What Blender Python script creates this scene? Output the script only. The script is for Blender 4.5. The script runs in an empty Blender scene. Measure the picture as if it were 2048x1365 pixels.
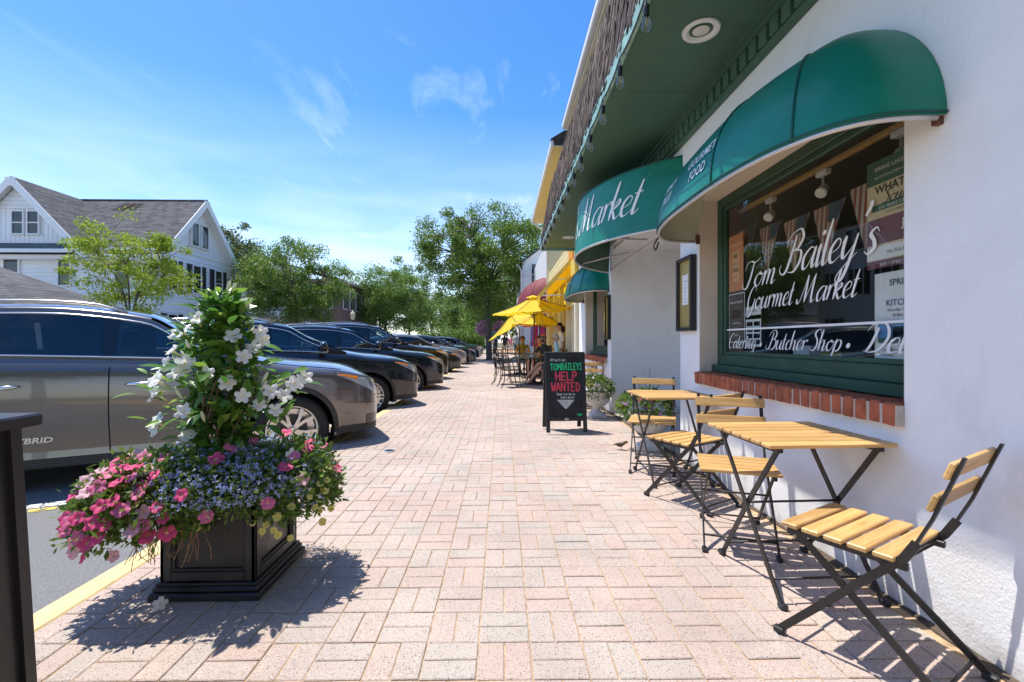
import bpy, bmesh, math, random
import numpy as np
from mathutils import Vector, Matrix, Euler
R = math.radians; PI = math.pi
random.seed(7); rng = np.random.default_rng(7)
S = bpy.context.scene; COL = S.collection
# ---------------------------------------------------------------- camera
cd = bpy.data.cameras.new('camera'); cam = bpy.data.objects.new('camera', cd); COL.objects.link(cam)
cd.lens = 16.2; cd.sensor_width = 36; cd.clip_end = 2000; cd.clip_start = 0.05
cam.location = (0, 0, 1.175); cam.rotation_euler = (R(90), 0, R(-1.25)); S.camera = cam
# ---------------------------------------------------------------- world + sun
SUNV = Vector((-.32, .21, 1.0)).normalized()
W = bpy.data.worlds.new('World'); S.world = W; W.use_nodes = True
nt = W.node_tree; nt.nodes.clear()
def nn(t, typ, **kw):
    n = t.nodes.new(typ)
    for k, v in kw.items():
        if k.startswith('_'): setattr(n, k[1:], v)
        else: n.inputs[k].default_value = v
    return n
sky = nn(nt, 'ShaderNodeTexSky', _sky_type='NISHITA', _sun_disc=False, _sun_elevation=math.asin(SUNV.z),
         _sun_rotation=-math.atan2(.32, .21), _air_density=1.0, _dust_density=0.4, _ozone_density=2.2, _altitude=10)
hs = nn(nt, 'ShaderNodeHueSaturation', Hue=.507, Saturation=1.36, Value=1.0)
tc = nn(nt, 'ShaderNodeTexCoord')
sx = nn(nt, 'ShaderNodeSeparateXYZ'); nt.links.new(tc.outputs['Generated'], sx.inputs[0])
# project the direction on a high cloud sheet so that cirrus stretches out naturally
za = nn(nt, 'ShaderNodeMath', _operation='MAXIMUM'); za.inputs[1].default_value = 0.03; nt.links.new(sx.outputs[2], za.inputs[0])
dv = nn(nt, 'ShaderNodeVectorMath', _operation='DIVIDE')
cb = nn(nt, 'ShaderNodeCombineXYZ')
for i in range(3): nt.links.new(za.outputs[0], cb.inputs[i])
nt.links.new(tc.outputs['Generated'], dv.inputs[0]); nt.links.new(cb.outputs[0], dv.inputs[1])
mp = nn(nt, 'ShaderNodeMapping'); mp.inputs['Rotation'].default_value = (0, 0, R(-25)); mp.inputs['Scale'].default_value = (2.2, .55, 0)
mp.inputs['Location'].default_value = (2.1, .4, 0)
nt.links.new(dv.outputs[0], mp.inputs[0])
n1 = nn(nt, 'ShaderNodeTexNoise', Scale=1.5, Detail=8, Roughness=.6, Distortion=.45); nt.links.new(mp.outputs[0], n1.inputs['Vector'])
n2 = nn(nt, 'ShaderNodeTexNoise', Scale=.42, Detail=3, Roughness=.5); nt.links.new(dv.outputs[0], n2.inputs['Vector'])
r1 = nn(nt, 'ShaderNodeMapRange'); r1.inputs[1].default_value = .57; r1.inputs[2].default_value = 1.08; nt.links.new(n1.outputs[0], r1.inputs[0])
r2 = nn(nt, 'ShaderNodeMapRange'); r2.inputs[1].default_value = .44; r2.inputs[2].default_value = .75; nt.links.new(n2.outputs[0], r2.inputs[0])
mu = nn(nt, 'ShaderNodeMath', _operation='MULTIPLY'); nt.links.new(r1.outputs[0], mu.inputs[0]); nt.links.new(r2.outputs[0], mu.inputs[1])
hz = nn(nt, 'ShaderNodeMapRange'); hz.inputs[1].default_value = .44; hz.inputs[2].default_value = .02; hz.inputs[3].default_value = 0; hz.inputs[4].default_value = .66
nt.links.new(sx.outputs[2], hz.inputs[0])
n3 = nn(nt, 'ShaderNodeTexNoise', Scale=1.1, Detail=6, Roughness=.55, Distortion=.5); nt.links.new(dv.outputs[0], n3.inputs['Vector'])
r3 = nn(nt, 'ShaderNodeMapRange'); r3.inputs[1].default_value = .3; r3.inputs[2].default_value = .7; r3.inputs[3].default_value = .35; r3.inputs[4].default_value = 1.0; nt.links.new(n3.outputs[0], r3.inputs[0])
hm = nn(nt, 'ShaderNodeMath', _operation='MULTIPLY'); nt.links.new(hz.outputs[0], hm.inputs[0]); nt.links.new(r3.outputs[0], hm.inputs[1])
ad = nn(nt, 'ShaderNodeMath', _operation='ADD', _use_clamp=True); nt.links.new(mu.outputs[0], ad.inputs[0]); nt.links.new(hm.outputs[0], ad.inputs[1])
mx = nn(nt, 'ShaderNodeMix', _data_type='RGBA'); nt.links.new(ad.outputs[0], mx.inputs[0])
nt.links.new(sky.outputs[0], hs.inputs['Color']); nt.links.new(hs.outputs[0], mx.inputs[6]); mx.inputs[7].default_value = (6.2, 6.5, 7.0, 1)
bg = nn(nt, 'ShaderNodeBackground', Strength=0.122); wo = nn(nt, 'ShaderNodeOutputWorld')
nt.links.new(mx.outputs[2], bg.inputs[0]); nt.links.new(bg.outputs[0], wo.inputs[0])
sd = bpy.data.lights.new('sun', 'SUN'); sun = bpy.data.objects.new('sun', sd); COL.objects.link(sun)
sd.energy = 3.3; sd.angle = R(.53); sd.color = (1, .955, .88)
sun.rotation_euler = (-SUNV).to_track_quat('-Z', 'Y').to_euler()
vs = S.view_settings; vs.view_transform = 'Standard'; vs.look = 'None'; vs.gamma = 1; vs.exposure = 1.02
S.cycles.max_bounces = 10; S.cycles.diffuse_bounces = 4; S.cycles.transparent_max_bounces = 16

# ---------------------------------------------------------------- helpers
ORG = {}
class MB:
    """collects faces; build() links them as one mesh object"""
    def __init__(s): s.v = []; s.f = []; s.m = []; s.mi = 0
    def quadgrid(s, P):
        P = np.asarray(P, float); a, b = P.shape[:2]; o = len(s.v); s.v += [tuple(p) for p in P.reshape(-1, 3)]
        for i in range(a-1):
            for j in range(b-1): s.f.append((o+i*b+j, o+(i+1)*b+j, o+(i+1)*b+j+1, o+i*b+j+1)); s.m.append(s.mi)
        return s
    def poly(s, pts):
        o = len(s.v); s.v += [tuple(p) for p in pts]; s.f.append(tuple(range(o, o+len(pts)))); s.m.append(s.mi); return s
    def box(s, a, b, M=None):
        x0, y0, z0 = a; x1, y1, z1 = b; o = len(s.v)
        p = [(x0,y0,z0),(x1,y0,z0),(x1,y1,z0),(x0,y1,z0),(x0,y0,z1),(x1,y0,z1),(x1,y1,z1),(x0,y1,z1)]
        if M is not None: p = [tuple(M @ Vector(q)) for q in p]
        s.v += p
        for f in ((3,2,1,0),(4,5,6,7),(0,1,5,4),(1,2,6,5),(2,3,7,6),(3,0,4,7)): s.f.append(tuple(o+i for i in f)); s.m.append(s.mi)
        return s
    def bbox(s, a, b, c=.01, M=None):
        """box with all edges chamfered by c"""
        bm = bmesh.new(); bmesh.ops.create_cube(bm, size=1)
        for v in bm.verts: v.co = Vector([(a[i]+b[i])/2 + v.co[i]*(b[i]-a[i]) for i in range(3)])
        bmesh.ops.bevel(bm, geom=bm.edges[:], offset=c, segments=1, affect='EDGES', profile=.5)
        return s.addbm(bm, M)
    def addbm(s, bm, M=None):
        o = len(s.v); bm.verts.index_update()
        for v in bm.verts: s.v.append(tuple(M @ v.co) if M is not None else tuple(v.co))
        for f in bm.faces: s.f.append(tuple(o+v.index for v in f.verts)); s.m.append(s.mi)
        bm.free(); return s
    def tube(s, path, r, n=8, caps=True, flat=None, up=(0,0,1)):
        """swept tube; r a number or a list; flat=(a,b) makes a rectangular bar a x b instead"""
        path = [Vector(p) for p in path]; k = len(path)
        rs = [r]*k if not hasattr(r, '__len__') else list(r); o = len(s.v)
        t0 = (path[1]-path[0]).normalized(); up = Vector(up)
        if abs(t0.dot(up)) > .95: up = Vector((1,0,0))
        nrm = (up - t0*up.dot(t0)).normalized()
        if flat: n = 4
        for i in range(k):
            t = (path[min(i+1,k-1)]-path[max(i-1,0)]).normalized()
            nrm = (nrm - t*nrm.dot(t)); nrm.normalize(); b = t.cross(nrm)
            for j in range(n):
                if flat:
                    sa, sb = ((-1,-1),(1,-1),(1,1),(-1,1))[j]; q = path[i] + nrm*(sa*flat[0]/2) + b*(sb*flat[1]/2)
                else:
                    a = 2*PI*j/n; q = path[i] + (nrm*math.cos(a)+b*math.sin(a))*rs[i]
                s.v.append(tuple(q))
        for i in range(k-1):
            for j in range(n):
                j2 = (j+1) % n; s.f.append((o+i*n+j, o+i*n+j2, o+(i+1)*n+j2, o+(i+1)*n+j)); s.m.append(s.mi)
        if caps:
            s.f.append(tuple(o+j for j in reversed(range(n)))); s.m.append(s.mi)
            s.f.append(tuple(o+(k-1)*n+j for j in range(n))); s.m.append(s.mi)
        return s
    def lathe(s, prof, n=20, c=(0,0,0), axis='z'):
        P = []
        for (r, h) in prof:
            row = []
            for j in range(n+1):
                a = 2*PI*j/n
                q = (r*math.cos(a), r*math.sin(a), h)
                if axis == 'y': q = (q[0], q[2], q[1])
                if axis == 'x': q = (q[2], q[0], q[1])
                row.append((q[0]+c[0], q[1]+c[1], q[2]+c[2]))
            P.append(row)
        return s.quadgrid(P)
    def ball(s, c, r, n=10, m=7):
        rx, ry, rz = (r, r, r) if not hasattr(r, '__len__') else r
        P = [[(c[0]+rx*math.sin(PI*i/m)*math.cos(2*PI*j/n), c[1]+ry*math.sin(PI*i/m)*math.sin(2*PI*j/n), c[2]-rz*math.cos(PI*i/m)) for j in range(n+1)] for i in range(m+1)]
        return s.quadgrid(P)
    def mesh(s, name, mats, smooth=False, sub=(0,0,0)):
        me = bpy.data.meshes.new(name)
        me.from_pydata([(v[0]-sub[0], v[1]-sub[1], v[2]-sub[2]) for v in s.v], [], s.f)
        for m in (mats if isinstance(mats, (list, tuple)) else [mats]): me.materials.append(m)
        if isinstance(mats, (list, tuple)) and len(mats) > 1: me.polygons.foreach_set('material_index', s.m)
        if smooth:
            bm = bmesh.new(); bm.from_mesh(me); bmesh.ops.remove_doubles(bm, verts=bm.verts, dist=1e-5); bm.to_mesh(me); bm.free()
            me.polygons.foreach_set('use_smooth', [True]*len(me.polygons))
            if smooth is not True: me.set_sharp_from_angle(angle=R(smooth))
        me.update(); return me
    def build(s, name, mats, parent=None, smooth=False, local=False, **tagkw):
        sub = (0,0,0) if (local or parent is None) else ORG.get(parent.name, (0,0,0))
        return link(name, s.mesh(name, mats, smooth, sub), parent, **tagkw)
def link(name, me, parent=None, label=None, cat=None, group=None, kind=None, loc=None):
    o = bpy.data.objects.new(name, me); COL.objects.link(o)
    if parent is not None: o.parent = parent; ORG[o.name] = ORG.get(parent.name, (0,0,0))
    else: ORG[o.name] = (0,0,0)
    if loc is not None: o.location = loc
    return tag(o, label, cat, group, kind)
def tag(o, label=None, cat=None, group=None, kind=None):
    if label: o['label'] = label
    if cat: o['category'] = cat
    if group: o['group'] = group
    if kind: o['kind'] = kind
    return o
def thing(name, label, cat, loc=(0,0,0), rz=0, group=None):
    o = bpy.data.objects.new(name, None); COL.objects.link(o); o.empty_display_size = .1
    o.location = loc; o.rotation_euler = (0,0,rz); ORG[o.name] = tuple(loc)
    return tag(o, label, cat, group)
def copy_tree(o, parent=None):
    c = o.copy(); COL.objects.link(c); c.parent = parent
    for ch in list(KIDS.get(o.name, o.children)): copy_tree(ch, c)
    return c
KIDS = {}
def dup(root, loc, rz, label):
    c = copy_tree(root); c.location = loc; c.rotation_euler = (0,0,rz); c['label'] = label; return c
def fast_mesh(name, V, k=4, mats=None, smooth=False):
    """V: (n,k,3) array, one k-gon each"""
    V = np.asarray(V, np.float32); n = V.shape[0]
    me = bpy.data.meshes.new(name); me.vertices.add(n*k); me.vertices.foreach_set('co', V.reshape(-1))
    me.loops.add(n*k); me.loops.foreach_set('vertex_index', np.arange(n*k, dtype=np.int32))
    me.polygons.add(n); me.polygons.foreach_set('loop_start', np.arange(0, n*k, k, dtype=np.int32))
    for m in (mats or []): me.materials.append(m)
    me.update(calc_edges=True); return me
def cr(xk, yk, x):
    """smooth monotone-ish cubic interpolation through knots (xk rising)"""
    xk = np.asarray(xk, float); yk = np.asarray(yk, float); x = np.clip(np.asarray(x, float), xk[0], xk[-1])
    d = np.diff(yk)/np.diff(xk); m = np.zeros_like(yk); m[0] = d[0]; m[-1] = d[-1]
    for i in range(1, len(yk)-1): m[i] = 0 if d[i-1]*d[i] <= 0 else 2*d[i-1]*d[i]/(d[i-1]+d[i])
    i = np.clip(np.searchsorted(xk, x, 'right')-1, 0, len(xk)-2); h = xk[i+1]-xk[i]; t = (x-xk[i])/h
    return ((1+2*t)*(1-t)**2*yk[i] + t*(1-t)**2*h*m[i] + t*t*(3-2*t)*yk[i+1] + t*t*(t-1)*h*m[i+1])
def catmull(P, n=8):
    P = [Vector(p) for p in P]; out = []
    for i in range(len(P)-1):
        p0 = P[max(i-1,0)]; p1 = P[i]; p2 = P[i+1]; p3 = P[min(i+2,len(P)-1)]
        for k in range(n):
            t = k/n; out.append(.5*((2*p1)+(p2-p0)*t+(2*p0-5*p1+4*p2-p3)*t*t+(3*p1-p0-3*p2+p3)*t**3))
    out.append(P[-1]); return out

# ---------------------------------------------------------------- materials
def mat(name, col, rough=.6, metal=0, var=0., vscale=6, bump=0, bscale=60, spec=.5, coat=0, rvar=0, trans=0, bdist=.01, coords='Object', stretch=None, detail=5, dirt=None):
    m = bpy.data.materials.new(name); m.use_nodes = True; t = m.node_tree; b = t.nodes['Principled BSDF']
    b.inputs['Base Color'].default_value = (*col, 1); b.inputs['Roughness'].default_value = rough; b.inputs['Metallic'].default_value = metal
    b.inputs['Specular IOR Level'].default_value = spec; b.inputs['Coat Weight'].default_value = coat; b.inputs['Coat Roughness'].default_value = .02
    tc = t.nodes.new('ShaderNodeTexCoord') if coords != 'Position' else t.nodes.new('ShaderNodeNewGeometry')
    src = tc.outputs[coords if coords != 'Position' else 'Position']
    if stretch:
        mp = t.nodes.new('ShaderNodeMapping'); mp.inputs['Scale'].default_value = stretch; t.links.new(src, mp.inputs[0]); src = mp.outputs[0]
    if var or rvar:
        n = nn(t, 'ShaderNodeTexNoise', Scale=vscale, Detail=detail, Roughness=.6); t.links.new(src, n.inputs['Vector'])
        cr_ = t.nodes.new('ShaderNodeMapRange'); cr_.inputs[1].default_value = .3; cr_.inputs[2].default_value = .7; t.links.new(n.outputs[0], cr_.inputs[0])
        if var:
            mx = nn(t, 'ShaderNodeMix', _data_type='RGBA'); t.links.new(cr_.outputs[0], mx.inputs[0])
            mx.inputs[6].default_value = (*[max(0, c*(1-var)) for c in col], 1); mx.inputs[7].default_value = (*[min(1, c*(1+var)) for c in col], 1)
            out = mx.outputs[2]
            if dirt:   # blotchy stains: (colour, scale, amount)
                nd = nn(t, 'ShaderNodeTexNoise', Scale=dirt[1], Detail=8, Roughness=.7); t.links.new(src, nd.inputs['Vector'])
                rd = t.nodes.new('ShaderNodeMapRange'); rd.inputs[1].default_value = .52; rd.inputs[2].default_value = .78; rd.inputs[4].default_value = dirt[2]; t.links.new(nd.outputs[0], rd.inputs[0])
                md = nn(t, 'ShaderNodeMix', _data_type='RGBA'); t.links.new(rd.outputs[0], md.inputs[0]); t.links.new(out, md.inputs[6]); md.inputs[7].default_value = (*dirt[0], 1); out = md.outputs[2]
            t.links.new(out, b.inputs['Base Color'])
        if rvar:
            mr = t.nodes.new('ShaderNodeMapRange'); mr.inputs[3].default_value = max(0, rough-rvar); mr.inputs[4].default_value = min(1, rough+rvar)
            t.links.new(cr_.outputs[0], mr.inputs[0]); t.links.new(mr.outputs[0], b.inputs['Roughness'])
    if bump:
        n = nn(t, 'ShaderNodeTexNoise', Scale=bscale, Detail=4, Roughness=.6); t.links.new(src, n.inputs['Vector'])
        bp = nn(t, 'ShaderNodeBump', Strength=bump, Distance=bdist); t.links.new(n.outputs[0], bp.inputs['Height']); t.links.new(bp.outputs[0], b.inputs['Normal'])
    if trans:
        b.inputs['Transmission Weight'].default_value = trans
    return m
def leafmat(name, cols, rough=.45, transl=.35, spec=.4):
    """leaf colours drawn per leaf (random per mesh island), with light passing through"""
    m = bpy.data.materials.new(name); m.use_nodes = True; t = m.node_tree; b = t.nodes['Principled BSDF']
    g = t.nodes.new('ShaderNodeNewGeometry'); r = t.nodes.new('ShaderNodeValToRGB'); e = r.color_ramp.elements
    oi = t.nodes.new('ShaderNodeObjectInfo'); a_ = nn(t, 'ShaderNodeMath', _operation='ADD'); f_ = nn(t, 'ShaderNodeMath', _operation='FRACT')
    t.links.new(g.outputs['Random Per Island'], a_.inputs[0]); t.links.new(oi.outputs['Random'], a_.inputs[1]); t.links.new(a_.outputs[0], f_.inputs[0])
    while len(e) < len(cols): e.new(.5)
    for i, c in enumerate(cols): e[i].position = i/(len(cols)-1) if len(cols) > 1 else 0; e[i].color = (*c, 1)
    t.links.new(f_.outputs[0], r.inputs[0]); t.links.new(r.outputs[0], b.inputs['Base Color'])
    b.inputs['Roughness'].default_value = rough; b.inputs['Specular IOR Level'].default_value = spec
    tl = t.nodes.new('ShaderNodeBsdfTranslucent'); t.links.new(r.outputs[0], tl.inputs[0])
    mx = nn(t, 'ShaderNodeMixShader'); mx.inputs[0].default_value = transl
    t.links.new(b.outputs[0], mx.inputs[1]); t.links.new(tl.outputs[0], mx.inputs[2]); t.links.new(mx.outputs[0], t.nodes['Material Output'].inputs[0])
    return m
def clothmat(name, col, rough=.6, transl=.25, var=.05, vscale=4):
    m = mat(name, col, rough, var=var, vscale=vscale); t = m.node_tree; b = t.nodes['Principled BSDF']
    tl = t.nodes.new('ShaderNodeBsdfTranslucent'); tl.inputs[0].default_value = (*col, 1)
    mx = nn(t, 'ShaderNodeMixShader'); mx.inputs[0].default_value = transl
    t.links.new(b.outputs[0], mx.inputs[1]); t.links.new(tl.outputs[0], mx.inputs[2]); t.links.new(mx.outputs[0], t.nodes['Material Output'].inputs[0])
    return m
def glassmat(name, tint=(.8,.85,.85), ior=1.5, boost=1.7, through=1.0):
    m = bpy.data.materials.new(name); m.use_nodes = True; t = m.node_tree; t.nodes.remove(t.nodes['Principled BSDF'])
    lw = nn(t, 'ShaderNodeLayerWeight', Blend=.5); pw_ = nn(t, 'ShaderNodeMath', _operation='POWER'); pw_.inputs[1].default_value = 5; t.links.new(lw.outputs['Facing'], pw_.inputs[0])
    fr = nn(t, 'ShaderNodeMath', _operation='MULTIPLY_ADD'); fr.inputs[1].default_value = .957; fr.inputs[2].default_value = .043; t.links.new(pw_.outputs[0], fr.inputs[0])
    mu = nn(t, 'ShaderNodeMath', _operation='MULTIPLY', _use_clamp=True); mu.inputs[1].default_value = boost
    tr = t.nodes.new('ShaderNodeBsdfTransparent'); tr.inputs[0].default_value = (*tint, 1)
    gl = t.nodes.new('ShaderNodeBsdfGlossy'); gl.inputs['Roughness'].default_value = 0.0; gl.inputs[0].default_value = (1,1,1,1)
    mx = t.nodes.new('ShaderNodeMixShader'); t.links.new(fr.outputs[0], mu.inputs[0]); t.links.new(mu.outputs[0], mx.inputs[0])
    t.links.new(tr.outputs[0], mx.inputs[1]); t.links.new(gl.outputs[0], mx.inputs[2]); t.links.new(mx.outputs[0], t.nodes['Material Output'].inputs[0])
    return m
def banded(name, cols, axis, period, rough=.6, coords='Object'):
    """flat print of stripes along an axis"""
    m = mat(name, cols[0], rough); t = m.node_tree; b = t.nodes['Principled BSDF']
    tc = t.nodes.new('ShaderNodeTexCoord'); s_ = t.nodes.new('ShaderNodeSeparateXYZ'); t.links.new(tc.outputs[coords], s_.inputs[0])
    d = nn(t, 'ShaderNodeMath', _operation='DIVIDE'); d.inputs[1].default_value = period; t.links.new(s_.outputs[axis], d.inputs[0])
    f = nn(t, 'ShaderNodeMath', _operation='FRACT'); t.links.new(d.outputs[0], f.inputs[0])
    g = nn(t, 'ShaderNodeMath', _operation='GREATER_THAN'); g.inputs[1].default_value = .5; t.links.new(f.outputs[0], g.inputs[0])
    mx = nn(t, 'ShaderNodeMix', _data_type='RGBA'); t.links.new(g.outputs[0], mx.inputs[0]); mx.inputs[6].default_value = (*cols[0],1); mx.inputs[7].default_value = (*cols[1],1)
    t.links.new(mx.outputs[2], b.inputs['Base Color']); return m
K = {}
K['stucco'] = mat('stucco', (.86,.86,.85), .9, var=.03, vscale=2.5, bump=.4, bscale=85, bdist=.008, coords='Position', dirt=((.62,.60,.56), 1.3, .25))
def splash(m, col=(.40,.33,.26)):
    # dried splash dirt and scuffs low on the wall
    t = m.node_tree; b = t.nodes['Principled BSDF']; src = b.inputs['Base Color'].links[0].from_socket; g_ = t.nodes.new('ShaderNodeNewGeometry'); s_ = t.nodes.new('ShaderNodeSeparateXYZ'); t.links.new(g_.outputs['Position'], s_.inputs[0])
    n = nn(t, 'ShaderNodeTexNoise', Scale=3.2, Detail=9, Roughness=.72); t.links.new(g_.outputs['Position'], n.inputs['Vector'])
    hgt = nn(t, 'ShaderNodeMath', _operation='MULTIPLY_ADD'); hgt.inputs[1].default_value = -1.1; t.links.new(s_.outputs[2], hgt.inputs[0]); t.links.new(n.outputs[0], hgt.inputs[2])
    r = t.nodes.new('ShaderNodeMapRange'); r.inputs[1].default_value = .36; r.inputs[2].default_value = .62; r.inputs[4].default_value = .55; t.links.new(hgt.outputs[0], r.inputs[0])
    n2 = nn(t, 'ShaderNodeTexNoise', Scale=1.6, Detail=6, Roughness=.6); mp = t.nodes.new('ShaderNodeMapping'); mp.inputs['Scale'].default_value = (1,1.6,.45); mp.inputs['Location'].default_value = (3.1,0,0); t.links.new(g_.outputs['Position'], mp.inputs[0]); t.links.new(mp.outputs[0], n2.inputs['Vector'])
    r2 = t.nodes.new('ShaderNodeMapRange'); r2.inputs[1].default_value = .56; r2.inputs[2].default_value = .76; r2.inputs[4].default_value = .30; t.links.new(n2.outputs[0], r2.inputs[0])
    mx_ = nn(t, 'ShaderNodeMath', _operation='MAXIMUM'); t.links.new(r.outputs[0], mx_.inputs[0]); t.links.new(r2.outputs[0], mx_.inputs[1])
    mx = nn(t, 'ShaderNodeMix', _data_type='RGBA'); t.links.new(mx_.outputs[0], mx.inputs[0]); t.links.new(src, mx.inputs[6]); mx.inputs[7].default_value = (*col, 1); t.links.new(mx.outputs[2], b.inputs['Base Color'])
splash(K['stucco'])
K['stucco_beige'] = mat('stucco_beige', (.62,.55,.47), .9, var=.06, vscale=3, bump=.5, bscale=60, bdist=.01, coords='Position')
K['green_paint'] = mat('green_paint', (.022,.075,.045), .42, var=.18, vscale=5, bump=.06, bscale=25, coords='Position')
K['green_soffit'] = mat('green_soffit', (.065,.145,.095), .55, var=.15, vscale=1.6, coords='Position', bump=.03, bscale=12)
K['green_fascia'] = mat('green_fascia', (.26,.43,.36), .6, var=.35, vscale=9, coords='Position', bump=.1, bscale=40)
K['awning_green'] = clothmat('awning_green', (.002,.205,.13), .36, .08, .17, 2.2)
def weave(m, scale=420, strength=.12):
    t = m.node_tree; b = t.nodes['Principled BSDF']; tc = t.nodes.new('ShaderNodeTexCoord'); n = nn(t, 'ShaderNodeTexNoise', Scale=7, Detail=3, Roughness=.5); t.links.new(tc.outputs['Object'], n.inputs['Vector'])
    bp = nn(t, 'ShaderNodeBump', Strength=.35, Distance=.02); t.links.new(n.outputs[0], bp.inputs['Height']); n2 = nn(t, 'ShaderNodeTexNoise', Scale=scale, Detail=1); t.links.new(tc.outputs['Object'], n2.inputs['Vector'])
    b2 = nn(t, 'ShaderNodeBump', Strength=strength, Distance=.002); t.links.new(n2.outputs[0], b2.inputs['Height']); t.links.new(bp.outputs[0], b2.inputs['Normal']); t.links.new(b2.outputs[0], b.inputs['Normal'])
weave(K['awning_green'])
K['awning_liner'] = mat('awning_liner', (.42,.45,.36), .8, var=.1, vscale=3)
K['black_metal'] = mat('black_metal', (.018,.016,.015), .42, var=.3, vscale=30, rvar=.12, bump=.04, bscale=90)
K['black_paint'] = mat('black_paint', (.016,.016,.017), .38, var=.2, vscale=10, bump=.05, bscale=30, rvar=.1)
K['white_paint'] = mat('white_paint', (.78,.78,.77), .5, var=.03)
K['white_letter'] = mat('white_letter', (.85,.85,.83), .55)
K['alu'] = mat('alu', (.6,.58,.55), .45, .6)
K['chrome'] = mat('chrome', (.82,.82,.84), .14, 1.0)
K['brick_sill'] = mat('brick_sill', (.36,.105,.05), .85, var=.35, vscale=14, bump=.5, bscale=90, coords='Position')
K['mortar'] = mat('mortar', (.48,.43,.38), .95, var=.15, vscale=30, bump=.4, bscale=120, coords='Position')
K['asphalt'] = mat('asphalt', (.18,.178,.178), .9, var=.4, vscale=120, bump=.6, bscale=160, coords='Position', dirt=((.09,.09,.092), 1.1, .6))
K['curb_yellow'] = mat('curb_yellow', (.66,.52,.25), .8, var=.14, vscale=9, bump=.3, bscale=70, coords='Position', dirt=((.55,.49,.36), 6, .7))
K['sand'] = mat('sand', (.46,.32,.19), 1, var=.4, vscale=22, bump=.5, bscale=200, coords='Position')
K['soil'] = mat('soil', (.10,.075,.055), 1, var=.4, vscale=25, bump=.8, bscale=60, coords='Position')
K['glass'] = glassmat('shop_glass', boost=1.9, tint=(.86,.89,.87))
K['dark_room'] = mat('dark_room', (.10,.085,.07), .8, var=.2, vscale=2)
K['gold'] = mat('gold', (.55,.40,.13), .4, .5, var=.1)
K['paper'] = mat('paper', (.82,.80,.76), .7, var=.03)
K['bark'] = mat('bark', (.14,.105,.08), .95, var=.35, vscale=14, bump=.7, bscale=30, bdist=.03, stretch=(1,1,.25))
K['terracotta_white'] = mat('cast_stone', (.62,.60,.57), .8, var=.12, vscale=12, bump=.25, bscale=80)
# wood: long grain along x
def woodmat(name, c1, c2, axis=0, rough=.42):
    st = [14., 14., 14.]; st[axis] = .9
    m = mat(name, c1, rough); t = m.node_tree; b = t.nodes['Principled BSDF']
    tc = t.nodes.new('ShaderNodeTexCoord'); oi = t.nodes.new('ShaderNodeObjectInfo'); va = nn(t, 'ShaderNodeVectorMath', _operation='ADD')
    t.links.new(tc.outputs['Object'], va.inputs[0]); t.links.new(oi.outputs['Random'], va.inputs[1])
    mp = t.nodes.new('ShaderNodeMapping'); mp.inputs['Scale'].default_value = st; t.links.new(va.outputs[0], mp.inputs[0])
    n = nn(t, 'ShaderNodeTexNoise', Scale=5, Detail=7, Roughness=.65, Distortion=.6); t.links.new(mp.outputs[0], n.inputs['Vector'])
    r = t.nodes.new('ShaderNodeMapRange'); r.inputs[1].default_value = .32; r.inputs[2].default_value = .7; t.links.new(n.outputs[0], r.inputs[0])
    mx = nn(t, 'ShaderNodeMix', _data_type='RGBA'); t.links.new(r.outputs[0], mx.inputs[0]); mx.inputs[6].default_value = (*c1,1); mx.inputs[7].default_value = (*c2,1)
    hv = nn(t, 'ShaderNodeHueSaturation'); mr = t.nodes.new('ShaderNodeMapRange'); mr.inputs[3].default_value = .78; mr.inputs[4].default_value = 1.18
    t.links.new(oi.outputs['Random'], mr.inputs[0]); t.links.new(mr.outputs[0], hv.inputs['Value']); t.links.new(mx.outputs[2], hv.inputs['Color']); t.links.new(hv.outputs[0], b.inputs['Base Color'])
    return m
K['wood'] = woodmat('acacia_wood', (.66,.42,.16), (.46,.245,.075))
# ================================================================ SETTING: ground, road, pavement
RZ = -.16   # road surface
g = MB().box((-400,-200,-1.4), (400,600,-1.2)).build('ground', mat('far_ground', (.10,.11,.06), 1, var=.3, vscale=.2), kind='structure')
rm = MB(); rm.quadgrid([[(-14.0,y,RZ) for y in np.linspace(-40,150,40)], [(-2.03,y,RZ) for y in np.linspace(-40,150,40)]])
road = rm.build('road', K['asphalt'], kind='structure')
far = MB().box((-80,-40,-1.19), (-14.0,220,-.03)).build('far_pavement', mat('concrete', (.36,.35,.33), .9, var=.15, vscale=3, bump=.2, coords='Position'), kind='structure')
curb = thing('kerb', 'yellow painted kerb along the brick pavement', 'kerb'); curb['kind'] = 'structure'; del curb['category']
y = -6.0
while y < 70:
    L = 3.0
    MB().bbox((-2.03,y+.004,-.5),(-1.89,y+L-.004,.0),.012).build('kerb_stone', K['curb_yellow'], curb); y += L
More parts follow.
